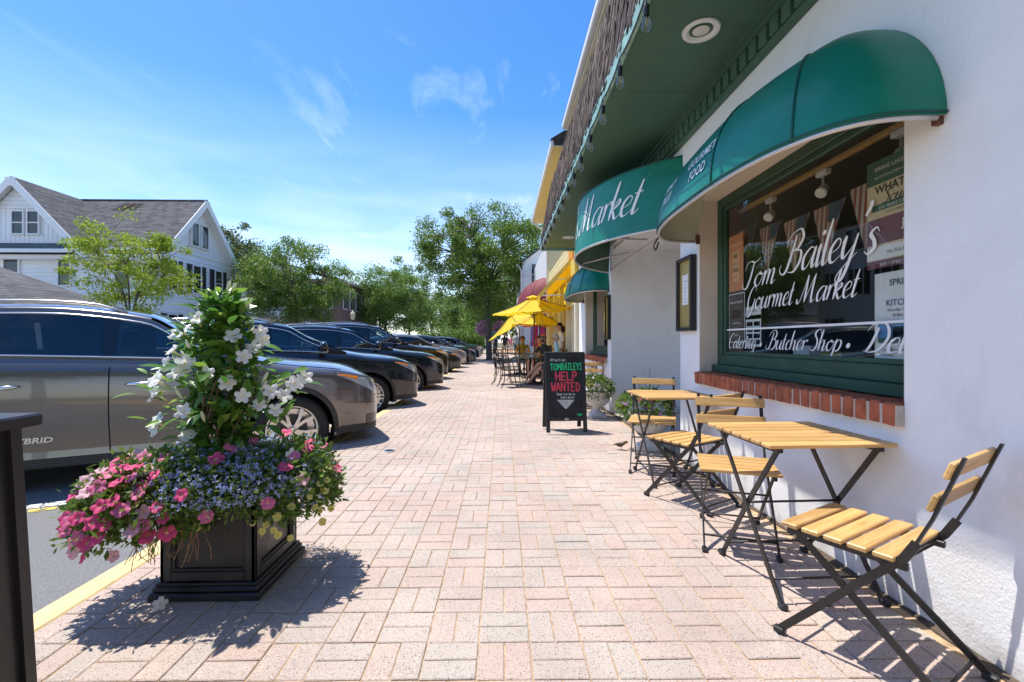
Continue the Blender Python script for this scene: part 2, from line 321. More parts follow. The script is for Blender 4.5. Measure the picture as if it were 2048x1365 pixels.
# pavement base (joint sand) and pavers
pav = MB().box((-1.89,-6,-.5),(1.80,90,-.0052)).build('pavement', K['sand'], kind='structure')
def paver_mat():
    m = mat('paver', (.5,.4,.35), .9); t = m.node_tree; b = t.nodes['Principled BSDF']
    at = t.nodes.new('ShaderNodeAttribute'); at.attribute_name = 'tint'
    g_ = t.nodes.new('ShaderNodeNewGeometry')
    n1 = nn(t, 'ShaderNodeTexNoise', Scale=210, Detail=2, Roughness=.6); n2 = nn(t, 'ShaderNodeTexVoronoi', Scale=88); n3 = nn(t, 'ShaderNodeTexNoise', Scale=1.7, Detail=7, Roughness=.62)
    n4 = nn(t, 'ShaderNodeTexVoronoi', Scale=120)
    for n in (n1, n2, n3, n4): t.links.new(g_.outputs['Position'], n.inputs['Vector'])
    # light and dark aggregate
    a = t.nodes.new('ShaderNodeMapRange'); a.inputs[1].default_value = .36; a.inputs[2].default_value = .66; a.inputs[3].default_value = .78; a.inputs[4].default_value = 1.28; t.links.new(n1.outputs[0], a.inputs[0])
    d = t.nodes.new('ShaderNodeMapRange'); d.inputs[1].default_value = .16; d.inputs[2].default_value = .40; d.inputs[3].default_value = .52; d.inputs[4].default_value = 1.0; t.links.new(n2.outputs['Distance'], d.inputs[0])
    # only some of the cells carry a dark stone
    sp = t.nodes.new('ShaderNodeSeparateColor'); t.links.new(n2.outputs['Color'], sp.inputs[0])
    gt = nn(t, 'ShaderNodeMath', _operation='GREATER_THAN'); gt.inputs[1].default_value = .55; t.links.new(sp.outputs[0], gt.inputs[0])
    mxd = nn(t, 'ShaderNodeMix', _data_type='FLOAT'); t.links.new(gt.outputs[0], mxd.inputs[0]); mxd.inputs[2].default_value = 1.0; t.links.new(d.outputs[0], mxd.inputs[3])
    s_ = t.nodes.new('ShaderNodeMapRange'); s_.inputs[1].default_value = .3; s_.inputs[2].default_value = .75; s_.inputs[3].default_value = 1.07; s_.inputs[4].default_value = .80; t.links.new(n3.outputs[0], s_.inputs[0])
    m1 = nn(t, 'ShaderNodeMath', _operation='MULTIPLY'); t.links.new(a.outputs[0], m1.inputs[0]); t.links.new(mxd.outputs[0], m1.inputs[1])
    m2 = nn(t, 'ShaderNodeMath', _operation='MULTIPLY'); t.links.new(m1.outputs[0], m2.inputs[0]); t.links.new(s_.outputs[0], m2.inputs[1])
    # old gum spots and drips
    gm = nn(t, 'ShaderNodeTexVoronoi', Scale=2.3); nz = nn(t, 'ShaderNodeTexNoise', Scale=30, Detail=2); va_ = nn(t, 'ShaderNodeVectorMath', _operation='MULTIPLY_ADD'); va_.inputs[1].default_value = (.03,.03,.0)
    t.links.new(g_.outputs['Position'], va_.inputs[2]); t.links.new(nz.outputs['Color'], va_.inputs[0]); t.links.new(va_.outputs[0], gm.inputs['Vector'])
    gr_ = t.nodes.new('ShaderNodeMapRange'); gr_.inputs[1].default_value = .035; gr_.inputs[2].default_value = .055; gr_.inputs[3].default_value = .55; gr_.inputs[4].default_value = 1.0; t.links.new(gm.outputs['Distance'], gr_.inputs[0])
    n5 = nn(t, 'ShaderNodeTexNoise', Scale=.55, Detail=5, Roughness=.6); t.links.new(g_.outputs['Position'], n5.inputs['Vector']); s5 = t.nodes.new('ShaderNodeMapRange'); s5.inputs[1].default_value = .35; s5.inputs[2].default_value = .68; s5.inputs[3].default_value = 1.06; s5.inputs[4].default_value = .86; t.links.new(n5.outputs[0], s5.inputs[0])
    m3 = nn(t, 'ShaderNodeMath', _operation='MULTIPLY'); t.links.new(m2.outputs[0], m3.inputs[0]); t.links.new(gr_.outputs[0], m3.inputs[1]); m2 = nn(t, 'ShaderNodeMath', _operation='MULTIPLY'); t.links.new(m3.outputs[0], m2.inputs[0]); t.links.new(s5.outputs[0], m2.inputs[1])
    vm = nn(t, 'ShaderNodeVectorMath', _operation='SCALE'); t.links.new(at.outputs['Color'], vm.inputs[0]); t.links.new(m2.outputs[0], vm.inputs['Scale']); t.links.new(vm.outputs[0], b.inputs['Base Color'])
    bp = nn(t, 'ShaderNodeBump', Strength=.45, Distance=.004); t.links.new(n1.outputs[0], bp.inputs['Height']); t.links.new(bp.outputs[0], b.inputs['Normal'])
    return m
K['paver'] = paver_mat()
PT = [(.475,.385,.335),(.48,.395,.345),(.46,.398,.352),(.445,.40,.355),(.485,.38,.325),(.465,.40,.352),(.435,.40,.355),(.49,.392,.335),(.465,.39,.342),(.495,.372,.315)]
_m = np.mean(PT,axis=0); PT = [tuple((_m+(np.array(c)-_m)*.62)*np.array([.96,.925,.90])) for c in PT]
def paver_faces(lx, ly, seed):
    """top, chamfer and sides of one paver centred on 0 (top at z=0)"""
    c = .0035; h = .03; gx = lx/2-.0026; gy = ly/2-.0026
    o = np.array([(-gx,-gy),(gx,-gy),(gx,gy),(-gx,gy)]); i = np.array([(-gx+c,-gy+c),(gx-c,-gy+c),(gx-c,gy-c),(-gx+c,gy-c)])
    F = [[(*i[k],0) for k in range(4)]]
    for k in range(4):
        k2 = (k+1) % 4
        F.append([(*o[k],-.0028),(*o[k2],-.0028),(*i[k2],0),(*i[k],0)]); F.append([(*o[k],-h),(*o[k2],-h),(*o[k2],-.0028),(*o[k],-.0028)])
    return np.array(F)
PF = [paver_faces(.2,.1,0), paver_faces(.1,.2,0)]
def tinted(me, cols):
    at = me.color_attributes.new('tint', 'FLOAT_COLOR', 'POINT'); at.data.foreach_set('color', np.asarray(cols, np.float32).reshape(-1)); return me
pm = {}
def paver_mesh(o, k):
    if (o,k) not in pm:
        me = fast_mesh('paver', PF[o], 4, [K['paver']]); n = len(me.vertices)
        pm[(o,k)] = tinted(me, np.tile([*PT[k],1], (n,1)))
    return pm[(o,k)]
prs = random.Random(3); cells = []
NX = 18
for r_ in range(5, 230):
    for c_ in range(NX+1):
        cx = -1.89+.0+.2*c_+.1; cy = .2*r_+.1 + .016*(-(cx))
        if cx-.1 > 1.78: continue
        o = (r_+c_) % 2; k0 = prs.randrange(len(PT))
        for s in (-.05,.05):
            k = k0 if prs.random() < .45 else prs.randrange(len(PT))
            px, py = (cx, cy+s) if o == 0 else (cx+s, cy)
            if px > 1.75: continue
            cells.append((px, py, o, k, prs.uniform(-.002,.0022), prs.gauss(0,.0035), prs.gauss(0,.003), prs.gauss(0,.008)))
# the ones that show largest: nearest to the camera inside the picture
def in_view(px, py): return py > 1.45 and abs(px)/py < 1.16
near = sorted([c for c in cells if in_view(c[0], c[1])], key=lambda c: c[0]**2*.5+c[1]**2)[:300]; ns = set(near)
for (px,py,o,k,z,tx,ty,tz) in near:
    b = link('paver', paver_mesh(o,k), pav); b.location = (px,py,z); b.rotation_euler = (tx,ty,tz)
V = []; C_ = []
for c in cells:
    if c in ns: continue
    px,py,o,k,z,tx,ty,tz = c
    Mx = np.array(Matrix.Translation((px,py,z)) @ Euler((tx,ty,tz)).to_matrix().to_4x4())
    F = PF[o].reshape(-1,3) @ Mx[:3,:3].T + Mx[:3,3]; V.append(F.reshape(-1,4,3)); C_.append(np.tile([*PT[k],1], (len(F),1)))
me = tinted(fast_mesh('paver_field', np.concatenate(V), 4, [K['paver']]), np.concatenate(C_)); link('paver_field', me, pav, kind='stuff')
# strip of soil between the pavers and the wall
sm = MB(); ys = np.linspace(-2,10.6,90)
sm.quadgrid([[(1.752+.008*math.sin(7*y)+.006*math.sin(23*y), y, .001) for y in ys], [(1.80,y,.012+.006*math.sin(11*y)) for y in ys]]); sm.build('soil_strip', K['soil'], kind='structure')
# parking stripe on the road
def stripe_mat(name, col):
    m = mat(name, col, .8, var=.1, vscale=20, coords='Position'); t = m.node_tree; b = t.nodes['Principled BSDF']
    g_ = t.nodes.new('ShaderNodeNewGeometry'); v = nn(t, 'ShaderNodeTexVoronoi', _feature='DISTANCE_TO_EDGE', Scale=11); t.links.new(g_.outputs['Position'], v.inputs['Vector'])
    l = nn(t, 'ShaderNodeMath', _operation='GREATER_THAN'); l.inputs[1].default_value = .06; t.links.new(v.outputs[0], l.inputs[0])
    tr = t.nodes.new('ShaderNodeBsdfTransparent'); mx = t.nodes.new('ShaderNodeMixShader'); t.links.new(l.outputs[0], mx.inputs[0]); t.links.new(tr.outputs[0], mx.inputs[1]); t.links.new(b.outputs[0], mx.inputs[2])
    t.links.new(mx.outputs[0], t.nodes['Material Output'].inputs[0]); return m
K['stripe_w'] = stripe_mat('worn_white_stripe', (.72,.72,.72)); K['stripe_y'] = stripe_mat('worn_yellow_stripe', (.62,.44,.10))
CARA = R(27); CH = Vector((math.cos(CARA), math.sin(CARA), 0)); CR_ = Vector((math.sin(CARA), -math.cos(CARA), 0))
for i in range(-1, 9):
    p = Vector((-2.15, 4.62+3.02*i, 0)); a = MB(); q = p - CH*5.2; w = CR_*.055
    a.quadgrid([[tuple(q+w+Vector((0,0,RZ+.004))), tuple(q-w+Vector((0,0,RZ+.004)))], [tuple(p+w+Vector((0,0,RZ+.004))), tuple(p-w+Vector((0,0,RZ+.004)))]])
    st = a.build('bay_line', K['stripe_w'], road)
    a = MB(); q2 = q+CR_*.13; p2 = p+CR_*.13
    a.quadgrid([[tuple(q2+w*.8+Vector((0,0,RZ+.004))), tuple(q2-w*.8+Vector((0,0,RZ+.004)))], [tuple(p2+w*.8+Vector((0,0,RZ+.004))), tuple(p2-w*.8+Vector((0,0,RZ+.004)))]])
    a.build('bay_line', K['stripe_y'], road)
uc = thing('utility_cap', 'small dark metal utility cap set in the brick pavement', 'utility cap', (-1.2,4.95,.003))
MB().lathe([(.0,.006),(.045,.006),(.05,.0)], 14, (-1.2,4.95,.003)).build('cover', K['black_metal'], uc, 35)
MB().lathe([(.052,.0),(.056,.005),(.066,.005),(.07,-.002)], 14, (-1.2,4.95,.003)).build('rim', K['alu'], uc, 35)
# ================================================================ LETTERING
GL = {
 'a': (1.05, [[(.85,.85),(.55,1),(.15,.62),(.2,.08),(.48,.08),(.86,.75)], [(.9,1),(.82,.4),(.9,.03),(1.12,.22)]]),
 'b': (.9, [[(.2,2),(.1,.3)], [(.1,.5),(.5,1),(.78,.7),(.6,.1),(.3,.0),(.1,.3)]]),
 'c': (.72, [[(.62,.78),(.42,1),(.12,.65),(.16,.15),(.4,0),(.72,.22)]]),
 'd': (1.0, [[(.85,.85),(.55,1),(.15,.62),(.2,.08),(.48,.08),(.86,.75)], [(1.0,2),(.88,.9),(.85,.2),(.92,.03),(1.1,.2)]]),
 'e': (.74, [[(.1,.42),(.55,.6),(.6,.9),(.38,1),(.1,.65),(.15,.15),(.4,0),(.78,.25)]]),
 'g': (1.0, [[(.85,.85),(.55,1),(.15,.62),(.2,.08),(.48,.08),(.86,.75)], [(.9,1),(.78,.1),(.6,-.7),(.3,-.95),(.12,-.7),(.45,-.3),(1.05,.2)]]),
 'h': (.95, [[(.2,2),(.1,1),(.08,0)], [(.1,.45),(.42,.98),(.62,.85),(.58,.2),(.68,0),(.95,.22)]]),
 'i': (.42, [[(0,.7),(.15,1),(.12,.3),(.2,0),(.44,.22)], 'dot']),
 'k': (.8, [[(.2,2),(.1,1),(.06,0)], [(.1,.45),(.45,1),(.58,.82),(.2,.5)], [(.2,.5),(.42,.12),(.58,0),(.8,.2)]]),
 'l': (.42, [[(.2,2),(.1,1),(.1,.3),(.2,0),(.44,.22)]]),
 'm': (1.38, [[(0,.7),(.14,1),(.18,.7),(.12,0)], [(.16,.5),(.42,1),(.6,.85),(.56,0)], [(.6,.5),(.88,1),(1.06,.85),(1.02,.2),(1.12,0),(1.38,.22)]]),
 'n': (.95, [[(0,.7),(.14,1),(.18,.7),(.12,0)], [(.16,.5),(.42,1),(.62,.85),(.58,.2),(.68,0),(.95,.22)]]),
 'o': (.88, [[(.55,1),(.15,.75),(.1,.3),(.4,0),(.74,.35),(.78,.75),(.5,1),(.52,.85),(.9,.82)]]),
 'p': (.9, [[(.2,1.1),(.1,.3),(-.02,-.95)], [(.12,.5),(.42,1),(.74,.8),(.68,.25),(.38,0),(.1,.25)]]),
 'r': (.66, [[(0,.7),(.14,1),(.18,.7),(.12,0)], [(.16,.5),(.4,.98),(.62,1),(.6,.82)]]),
 's': (.66, [[(.6,.82),(.42,1.0),(.2,.8),(.45,.5),(.55,.2),(.3,0),(.05,.15)]]),
 't': (.52, [[(.26,1.7),(.15,.3),(.25,0),(.52,.22)], [(-.05,1.05),(.48,1.1)]]),
 'u': (1.0, [[(0,.7),(.15,1),(.1,.3),(.25,0),(.5,.2),(.72,.8)], [(.78,1),(.7,.3),(.8,0),(1.0,.22)]]),
 'y': (.98, [[(0,.7),(.15,1),(.13,.4),(.3,.08),(.74,.6)], [(.82,1),(.7,.1),(.5,-.75),(.2,-.95),(.08,-.7),(.4,-.3),(1.0,.2)]]),
 'B': (1.35, [[(.55,1.85),(.38,.8),(.18,.1),(-.15,.0),(-.4,.28),(-.3,.5)], [(-.15,1.35),(.1,1.9),(.75,2.1),(1.1,1.65),(.85,1.18),(.5,1.08)], [(.5,1.08),(1.1,1.0),(1.2,.5),(.85,.02),(.35,.05)]]),
 'C': (1.15, [[(1.0,1.55),(.85,2.0),(.4,1.85),(.05,.9),(.3,.05),(.8,.08),(1.15,.45)]]),
 'D': (1.45, [[(.5,1.75),(.35,.6),(.15,.05)], [(-.2,1.5),(.1,1.98),(.9,1.95),(1.3,1.1),(1.0,.25),(.45,.0),(-.05,.12)]]),
 'G': (1.2, [[(1.0,1.55),(.82,2.0),(.3,1.8),(.0,.9),(.22,.1),(.7,.1),(.95,.75)], [(1.0,.95),(.85,0.0),(.5,-.6),(.05,-.55),(-.1,-.3)]]),
 'M': (1.75, [[(-.3,.35),(-.2,.02),(.1,.25),(.5,2.0)], [(.5,2.0),(.55,1.0),(.58,.05)], [(.58,.05),(.85,.9),(1.25,2.0)], [(1.25,2.0),(1.22,1.0),(1.26,.3),(1.38,0),(1.65,.22)]]),
 'S': (1.0, [[(1.0,1.55),(.82,2.0),(.4,1.88),(.3,1.5),(.68,1.0),(.74,.4),(.4,0),(0,.12),(-.12,.45)]]),
 'T': (1.05, [[(-.3,1.35),(-.15,1.85),(.25,1.95),(.7,1.8),(1.25,2.05)], [(.62,1.85),(.5,.7),(.25,.0),(-.15,.05),(-.28,.4)]]),
 "'": (.35, [[(.12,2.15),(.18,1.95),(.02,1.6)]]), ' ': (.55, []), '*': (.55, ['bullet']),
}
def script(text, h, slant=.34, wmin=.058, wmax=.195):
    """strokes of a pen script (thick on the way down): list of quads in the plane, and the width"""
    Q = []; x = 0
    def put(P): Q.append([((p[0]+slant*p[1]+x)*h, p[1]*h) for p in P])
    for ch in text:
        adv, st = GL[ch]
        for s in st:
            if s == 'dot' or s == 'bullet':
                c = (.22,1.5,.12) if s == 'dot' else (.1,.55,.22)
                ring = [(c[0]+c[2]*math.cos(a), c[1]+c[2]*math.sin(a)) for a in np.linspace(0,2*PI,11)[:-1]]
                for k in range(1,9): put([ring[0], ring[k], ring[k+1], ring[0]])
                continue
            P = catmull([(p[0],p[1],0) for p in s], 7); k = len(P); L = []; Rr = []; w_ = []
            for i in range(k):
                d = (P[min(i+1,k-1)]-P[max(i-1,0)]); d.normalize()
                w = wmin+(wmax-wmin)*max(0, -d.y)**1.2
                if w_: w = .5*w+.5*w_[-1]
                w_.append(w); nx, ny = -d.y, d.x
                e = .5*w*min(1, .45+3.*min(i, k-1-i)/k)
                L.append((P[i].x+nx*e, P[i].y+ny*e)); Rr.append((P[i].x-nx*e, P[i].y-ny*e))
            for i in range(k-1): put([L[i], Rr[i], Rr[i+1], L[i+1]])
        x += adv
    return Q, x*h
def write_script(text, h, fn, name, parent, width=None, m=None, **kw):
    Q, w = script(text, h, **kw); s = (width/w) if width else 1; b = MB()
    for k, q in enumerate(Q): b.poly([fn(px*s, py, k*2e-6) for px, py in q])
    return b.build(name, m or K['white_letter'], parent)
def sans(text, size, shear=0, bold=0, res=2):
    c = bpy.data.curves.new('t', 'FONT'); c.body = text; c.size = size; c.shear = shear; c.offset = bold; c.resolution_u = res; c.fill_mode = 'FRONT' if False else 'BOTH'
    o = bpy.data.objects.new('t', c); COL.objects.link(o); dg = bpy.context.evaluated_depsgraph_get(); dg.update()
    me = bpy.data.meshes.new_from_object(o.evaluated_get(dg)); vs_ = [tuple(v.co) for v in me.vertices]; fs = [tuple(p.vertices) for p in me.polygons]
    bpy.data.objects.remove(o); bpy.data.curves.remove(c); bpy.data.meshes.remove(me)
    return vs_, fs
def write_sans(items, fn, name, parent, m):
    """items: (text, x, y, size, align, bold) laid out flat; fn maps (x,y) to 3d"""
    b = MB()
    for (tx, x, y, size, al, bo) in items:
        vs_, fs = sans(tx, size, 0, bo); xs = [v[0] for v in vs_]
        if not xs: continue
        w = max(xs)-min(xs); ox = x-min(xs) - (w/2 if al == 'c' else 0); o = len(b.v)
        b.v += [tuple(fn(v[0]+ox, v[1]+y)) for v in vs_]; b.f += [tuple(o+i for i in f) for f in fs]; b.m += [0]*len(fs)
    return b.build(name, m, parent)

# ================================================================ THE MARKET BUILDING
XW = 1.78; SO = 3.30; YE = 10.6
mk = thing('market_building', 'white stucco corner market with green soffit and shake mansard roof', 'building', (XW,4,0))
w = MB()
def wl(y0,y1,z0,z1,x0=XW,x1=XW+.24): w.box((x0,y0,z0),(x1,y1,z1))
wl(-9,2.0,-.1,SO); wl(2.0,4.12,-.1,.795); wl(2.0,4.12,2.44,SO); wl(4.12,4.56,-.1,SO)
wl(4.56,7.47,2.72,SO); wl(7.47,7.72,-.1,SO); wl(7.72,9.8,-.1,.795); wl(7.72,9.8,2.44,SO); wl(9.8,YE,-.1,SO)
wl(7.47,7.70,-.1,SO,XW+.24,3.1); wl(4.33,4.56,-.1,SO,XW+.24,3.1); wl(4.56,7.47,-.1,SO,3.0,3.2)      # entrance recess
wl(YE-.24,YE,-.1,SO,XW+.24,6)
w.build('wall', K['stucco'], mk)
MB().box((XW+.03,4.56,2.66),(3.0,7.47,2.72)).build('porch_ceiling', K['white_paint'], mk)
MB().box((1.80,-9,3.4),(6,YE,4.45)).build('attic_wall', K['stucco'], mk)
# entrance door in the recess
dr = MB().bbox((2.955,5.3,.0),(2.997,6.3,2.15),.006).build('door', K['green_paint'], mk)
MB().box((2.948,5.42,.9),(2.954,6.18,2.0)).build('door_glass', K['glass'], dr)
MB().tube([(2.92,5.38,1.0),(2.92,5.38,1.3)],.012).build('handle', K['chrome'], dr, True)
MB().box((1.80,4.57,-.012),(3.0,7.46,.004)).build('porch_floor', K['mortar'], mk)
def shop_window(y0, y1, z0=.905, z1=2.44):
    """green timber frame recessed in the wall, brick rowlock sill, glass"""
    xf = XW+.165
    wf = MB()
    for a,b in (((xf,y0,z0),(xf+.07,y0+.075,z1)), ((xf,y1-.075,z0),(xf+.07,y1,z1)), ((xf,y0+.075,z1-.08),(xf+.07,y1-.075,z1)), ((xf,y0+.075,z0+.06),(xf+.07,y1-.075,z0+.15)), ((xf-.055,y0,z0-.0),(xf+.07,y1,z0+.06))):
        wf.bbox(a, b, .006)
    for a,b in (((xf+.015,y0+.075,z0+.15),(xf+.05,y0+.11,z1-.08)), ((xf+.015,y1-.11,z0+.15),(xf+.05,y1-.075,z1-.08)), ((xf+.015,y0+.11,z1-.12),(xf+.05,y1-.11,z1-.08)), ((xf+.015,y0+.11,z0+.15),(xf+.05,y1-.11,z0+.18))):
        wf.bbox(a, b, .005)
    fr = wf.build('window_frame', K['green_paint'], mk)
    MB().box((XW+.245,y0+.02,z0+.02),(XW+.26,y1-.02,z0+.02+.01)).build('inner_ledge', K['dark_room'], fr)
    b = MB(); b.box((XW+.002,y0+.001,.79),(XW+.16,y1-.001,z1-.003)); rv = None
    # beige plaster reveals at both jambs and the head
    r_ = MB(); r_.box((XW+.003,y0,z0+.001),(XW+.163,y0+.006,z1)); r_.box((XW+.003,y1-.006,z0+.001),(XW+.163,y1,z1)); r_.box((XW+.003,y0+.006,z1-.006),(XW+.163,y1-.006,z1)); r_.build('reveal', K['stucco_beige'], mk)
    MB().quadgrid([[(xf+.035,y1-.08,z0+.1),(xf+.035,y1-.08,z1-.06)],[(xf+.035,y0+.08,z0+.1),(xf+.035,y0+.08,z1-.06)]]).build('pane', K['glass'], fr)
    sl = MB().box((XW-.035,y0-.002,.797),(XW+.163,y1+.002,.888)).build('window_sill', K['mortar'], mk)
    n = int(round((y1-y0)/.083)); st = (y1-y0)/n; bmv = []
    for k in range(4):
        d = MB(); d.bbox((-.04,-(st-.013)/2,-.052),(.165,(st-.013)/2,.052),.006+.0015*k); 
        for i,v in enumerate(d.v): d.v[i] = (v[0]+prs.uniform(-.002,.002), v[1]+prs.uniform(-.0015,.0015), v[2]+prs.uniform(-.0015,.0015))
        bmv.append(d.mesh('brick', K['brick_sill']))
    for k in range(n):
        o = link('brick', bmv[prs.randrange(4)], sl); c = (XW-.004+prs.uniform(-.004,.004), y0+st*(k+.5), .848+prs.uniform(-.002,.002))
        og = ORG[sl.name]; o.location = (c[0]-og[0], c[1]-og[1], c[2]-og[2]); o.rotation_euler = (prs.gauss(0,.008),prs.gauss(0,.01),prs.gauss(0,.008))
    return fr
win1 = shop_window(2.0,4.12); win2 = shop_window(7.72,9.8)
# soffit, crown moulding with dentils, fascia
sf = MB(); 
for k in range(-4,6):
    sf.bbox((.91,k*2.05-.2,SO),(1.775,k*2.05+1.846 if k < 5 else YE,SO+.05),.004)
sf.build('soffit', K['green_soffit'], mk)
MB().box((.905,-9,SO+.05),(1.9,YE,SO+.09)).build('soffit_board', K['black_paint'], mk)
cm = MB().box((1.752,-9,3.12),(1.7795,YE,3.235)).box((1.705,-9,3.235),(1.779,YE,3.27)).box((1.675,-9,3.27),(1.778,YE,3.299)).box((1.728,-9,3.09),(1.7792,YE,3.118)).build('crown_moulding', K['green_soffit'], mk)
dm = MB().bbox((-.02,-.044,-.056),(.02,.044,.056),.004).mesh('dentil', K['green_soffit']); og = ORG[mk.name]
for k in range(77):
    y_ = 1.0+.125*k
    o = link('dentil', dm, cm); o.location = (1.731-og[0], y_-og[1], 3.177-og[2])
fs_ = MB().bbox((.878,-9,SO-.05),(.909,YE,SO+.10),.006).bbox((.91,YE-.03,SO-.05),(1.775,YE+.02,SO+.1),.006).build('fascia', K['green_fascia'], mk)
# weathered shakes on the steep mansard
K['shake'] = leafmat('weathered_shake', [(.035,.025,.022),(.10,.075,.062),(.06,.045,.04),(.145,.115,.095),(.028,.02,.02),(.085,.06,.05)], .9, .0, .2)
roof = MB().quadgrid([[(.905,-9,SO+.09),(1.11,-9,4.55)],[(.905,YE,SO+.09),(1.11,YE,4.55)]]).box((1.11,-9,4.45),(6,YE,4.55)).build('roof', mat('roof_felt', (.03,.025,.025), .9), mk)
shv = []
for k in range(8):
    d = MB(); wd = prs.uniform(.028,.06); t = prs.uniform(.008,.016)
    d.box((-t,-wd/2,-.02),(.0,wd/2,.24)); d.v = [(v[0]+(.012 if v[2]>.1 else 0), v[1]+prs.uniform(-.006,.006), v[2]+(prs.uniform(-.02,.02))) for v in d.v]
    shv.append(d)
shm = [d.mesh('shake', K['shake']) for d in shv]; sl_ = []
ndir = Vector((.205,0,1.16)).normalized(); tilt = math.atan2(.205,1.16)
for c_ in range(11):
    y_ = -1.0
    while y_ < YE-.02:
        p = Vector((.887,y_,SO+.075)) + ndir*(c_*.105+prs.uniform(-.03,.022)); sl_.append((p, prs.randrange(8), tilt-.07+prs.gauss(0,.035), prs.gauss(0,.07))); y_ += prs.uniform(.03,.05)
vis = sorted([s for s in sl_ if s[0].y > 2.75], key=lambda s: s[0].y)[:300]; vid = set(id(s) for s in vis)
for s in sl_:
    Mx = Matrix.Translation(s[0]) @ Euler((s[3],s[2],0)).to_matrix().to_4x4()
    if id(s) in vid:
        o = link('shake', shm[s[1]], roof); o.matrix_local = Matrix.Translation(-Vector(ORG[roof.name])) @ Mx
V = []
for s in sl_:
    if id(s) in vid: continue
    Mx = np.array(Matrix.Translation(s[0]) @ Euler((s[3],s[2],0)).to_matrix().to_4x4()); d = shv[s[1]]
    P = np.array(d.v) @ Mx[:3,:3].T + Mx[:3,3] - np.array(ORG[roof.name])
    for f in d.f: V.append(P[list(f)])
# keep each shake one island: weld its six faces
me = fast_mesh('shake_field', np.array(V), 4, [K['shake']]); bm = bmesh.new(); bm.from_mesh(me); bmesh.ops.remove_doubles(bm, verts=bm.verts, dist=1e-5); bm.to_mesh(me); bm.free()
link('shake_field', me, roof, kind='stuff')
# recessed lights
for y_ in (3.12, 9.4):
    l = thing('recessed_light', {3.12:'round white recessed light in green soffit above the large window',9.4:'round white recessed light at far end of the green soffit',-1.5:'round white recessed light in green soffit behind the viewpoint'}[y_], 'ceiling light', (1.36,y_,SO), group='lights in the green soffit')
    MB().lathe([(.125,-.001),(.12,-.012),(.098,-.014),(.08,.0),(.055,.03)], 28, (1.36,y_,SO-.002)).build('trim', K['white_paint'], l, 40)
    MB().lathe([(.056,-.004),(.03,-.012),(0.0001,-.014)], 20, (1.36,y_,SO-.002)).build('lens', mat('light_lens',(.7,.68,.6),.3), l, True)
# ---------------------------------------------------------------- awnings
def dome_awning(name, label, yc, a, zb, h, p, r, seams, ex=.62):
    cl = seams
    t = thing(name, label, 'awning', (XW,yc,zb), group='green canvas window awnings')
    def pt(th, ph, off=0):
        c, s = math.cos(th), math.sin(th)
        sxx = abs(s)**ex; cyy = math.copysign(abs(c)**(ex+.15), c); cp = math.cos(ph)
        pp = (p+off)*cp; aa = a+off-r*(1-cp)
        sag = .011*math.sin(6*th)*math.sin(2*ph)
        return (XW-.004-(pp+sag)*sxx, yc-aa*cyy, zb+(h+off)*math.sin(ph))
    # theta 0 = near end (small y), pi = far end
    ths = [0]+seams+[PI]
    for i in range(len(ths)-1):
        T = np.linspace(ths[i],ths[i+1],max(6,int((ths[i+1]-ths[i])*16))); PH = np.linspace(0,PI/2,15)
        MB().quadgrid([[pt(x,y) for y in PH] for x in T]).build('panel', K['awning_green'], t, True)
        MB().quadgrid([[pt(x,y,-.012) for y in PH] for x in T]).build('liner', K['awning_liner'], t, True)
    for s in seams: MB().tube([pt(s,y,.002) for y in np.linspace(0,PI/2,15)],.007,6).build('piping', K['awning_dark'], t, True)
    MB().tube([Vector(pt(x,0,.002))+Vector((0,0,.012)) for x in np.linspace(0,PI,50)],.006,6).build('piping', K['awning_dark'], t, True)
    f = MB().tube([Vector(pt(x,0,-.012))-Vector((0,0,.008)) for x in np.linspace(0.01,PI-.01,50)],.012,8)
    f.build('frame', K['alu'], t, True)
    for sg in (-1,1): MB().box((XW-.03,yc+sg*(a-.03)-.012,zb-.03),(XW+.002,yc+sg*(a-.03)+.012,zb+.05)).build('bracket', mat('rusty_bracket',(.12,.05,.03),.8,var=.3,vscale=30), t)
    return t, pt
K['awning_dark'] = mat('awning_piping', (.0,.075,.06), .5)
aw1, pt1 = dome_awning('window_awning', 'green dome awning reading Fancy Fruit and Gourmet Food over the large window', 2.975, 1.175, 2.08, .63, .57, .62, [.778,1.38,2.35])
aw3, pt3 = dome_awning('window_awning', 'green dome awning over the far window beyond the entrance', 8.78, 1.19, 2.02, .60, .54, .62, [.778,1.38,2.35])
def on1(pt, y0, ph0, yc=2.975, a=1.175):
    def fn(x, y):
        ph = ph0+y*1.7; aa = a-.62*(1-math.cos(ph)); q = (yc-(y0-x))/aa
        return pt(math.acos(math.copysign(min(1,abs(q))**(1/.77), q)), ph, .006)
    return fn
write_sans([('GOURMET',0,.075,.085,'c',.001),('FOOD',0,-.02,.085,'c',.001)], on1(pt1,2.86,.24), 'lettering', aw1, K['white_letter'])
write_sans([('FANCY',0,.075,.085,'c',.001),('FRUIT',0,-.02,.085,'c',.001)], on1(pt1,3.44,.24), 'lettering', aw1, K['white_letter'])
write_sans([('GOURMET',0,.075,.085,'c',.001),('FOOD',0,-.02,.085,'c',.001)], on1(pt3,8.66,.24,8.78,1.19), 'lettering', aw3, K['white_letter'])
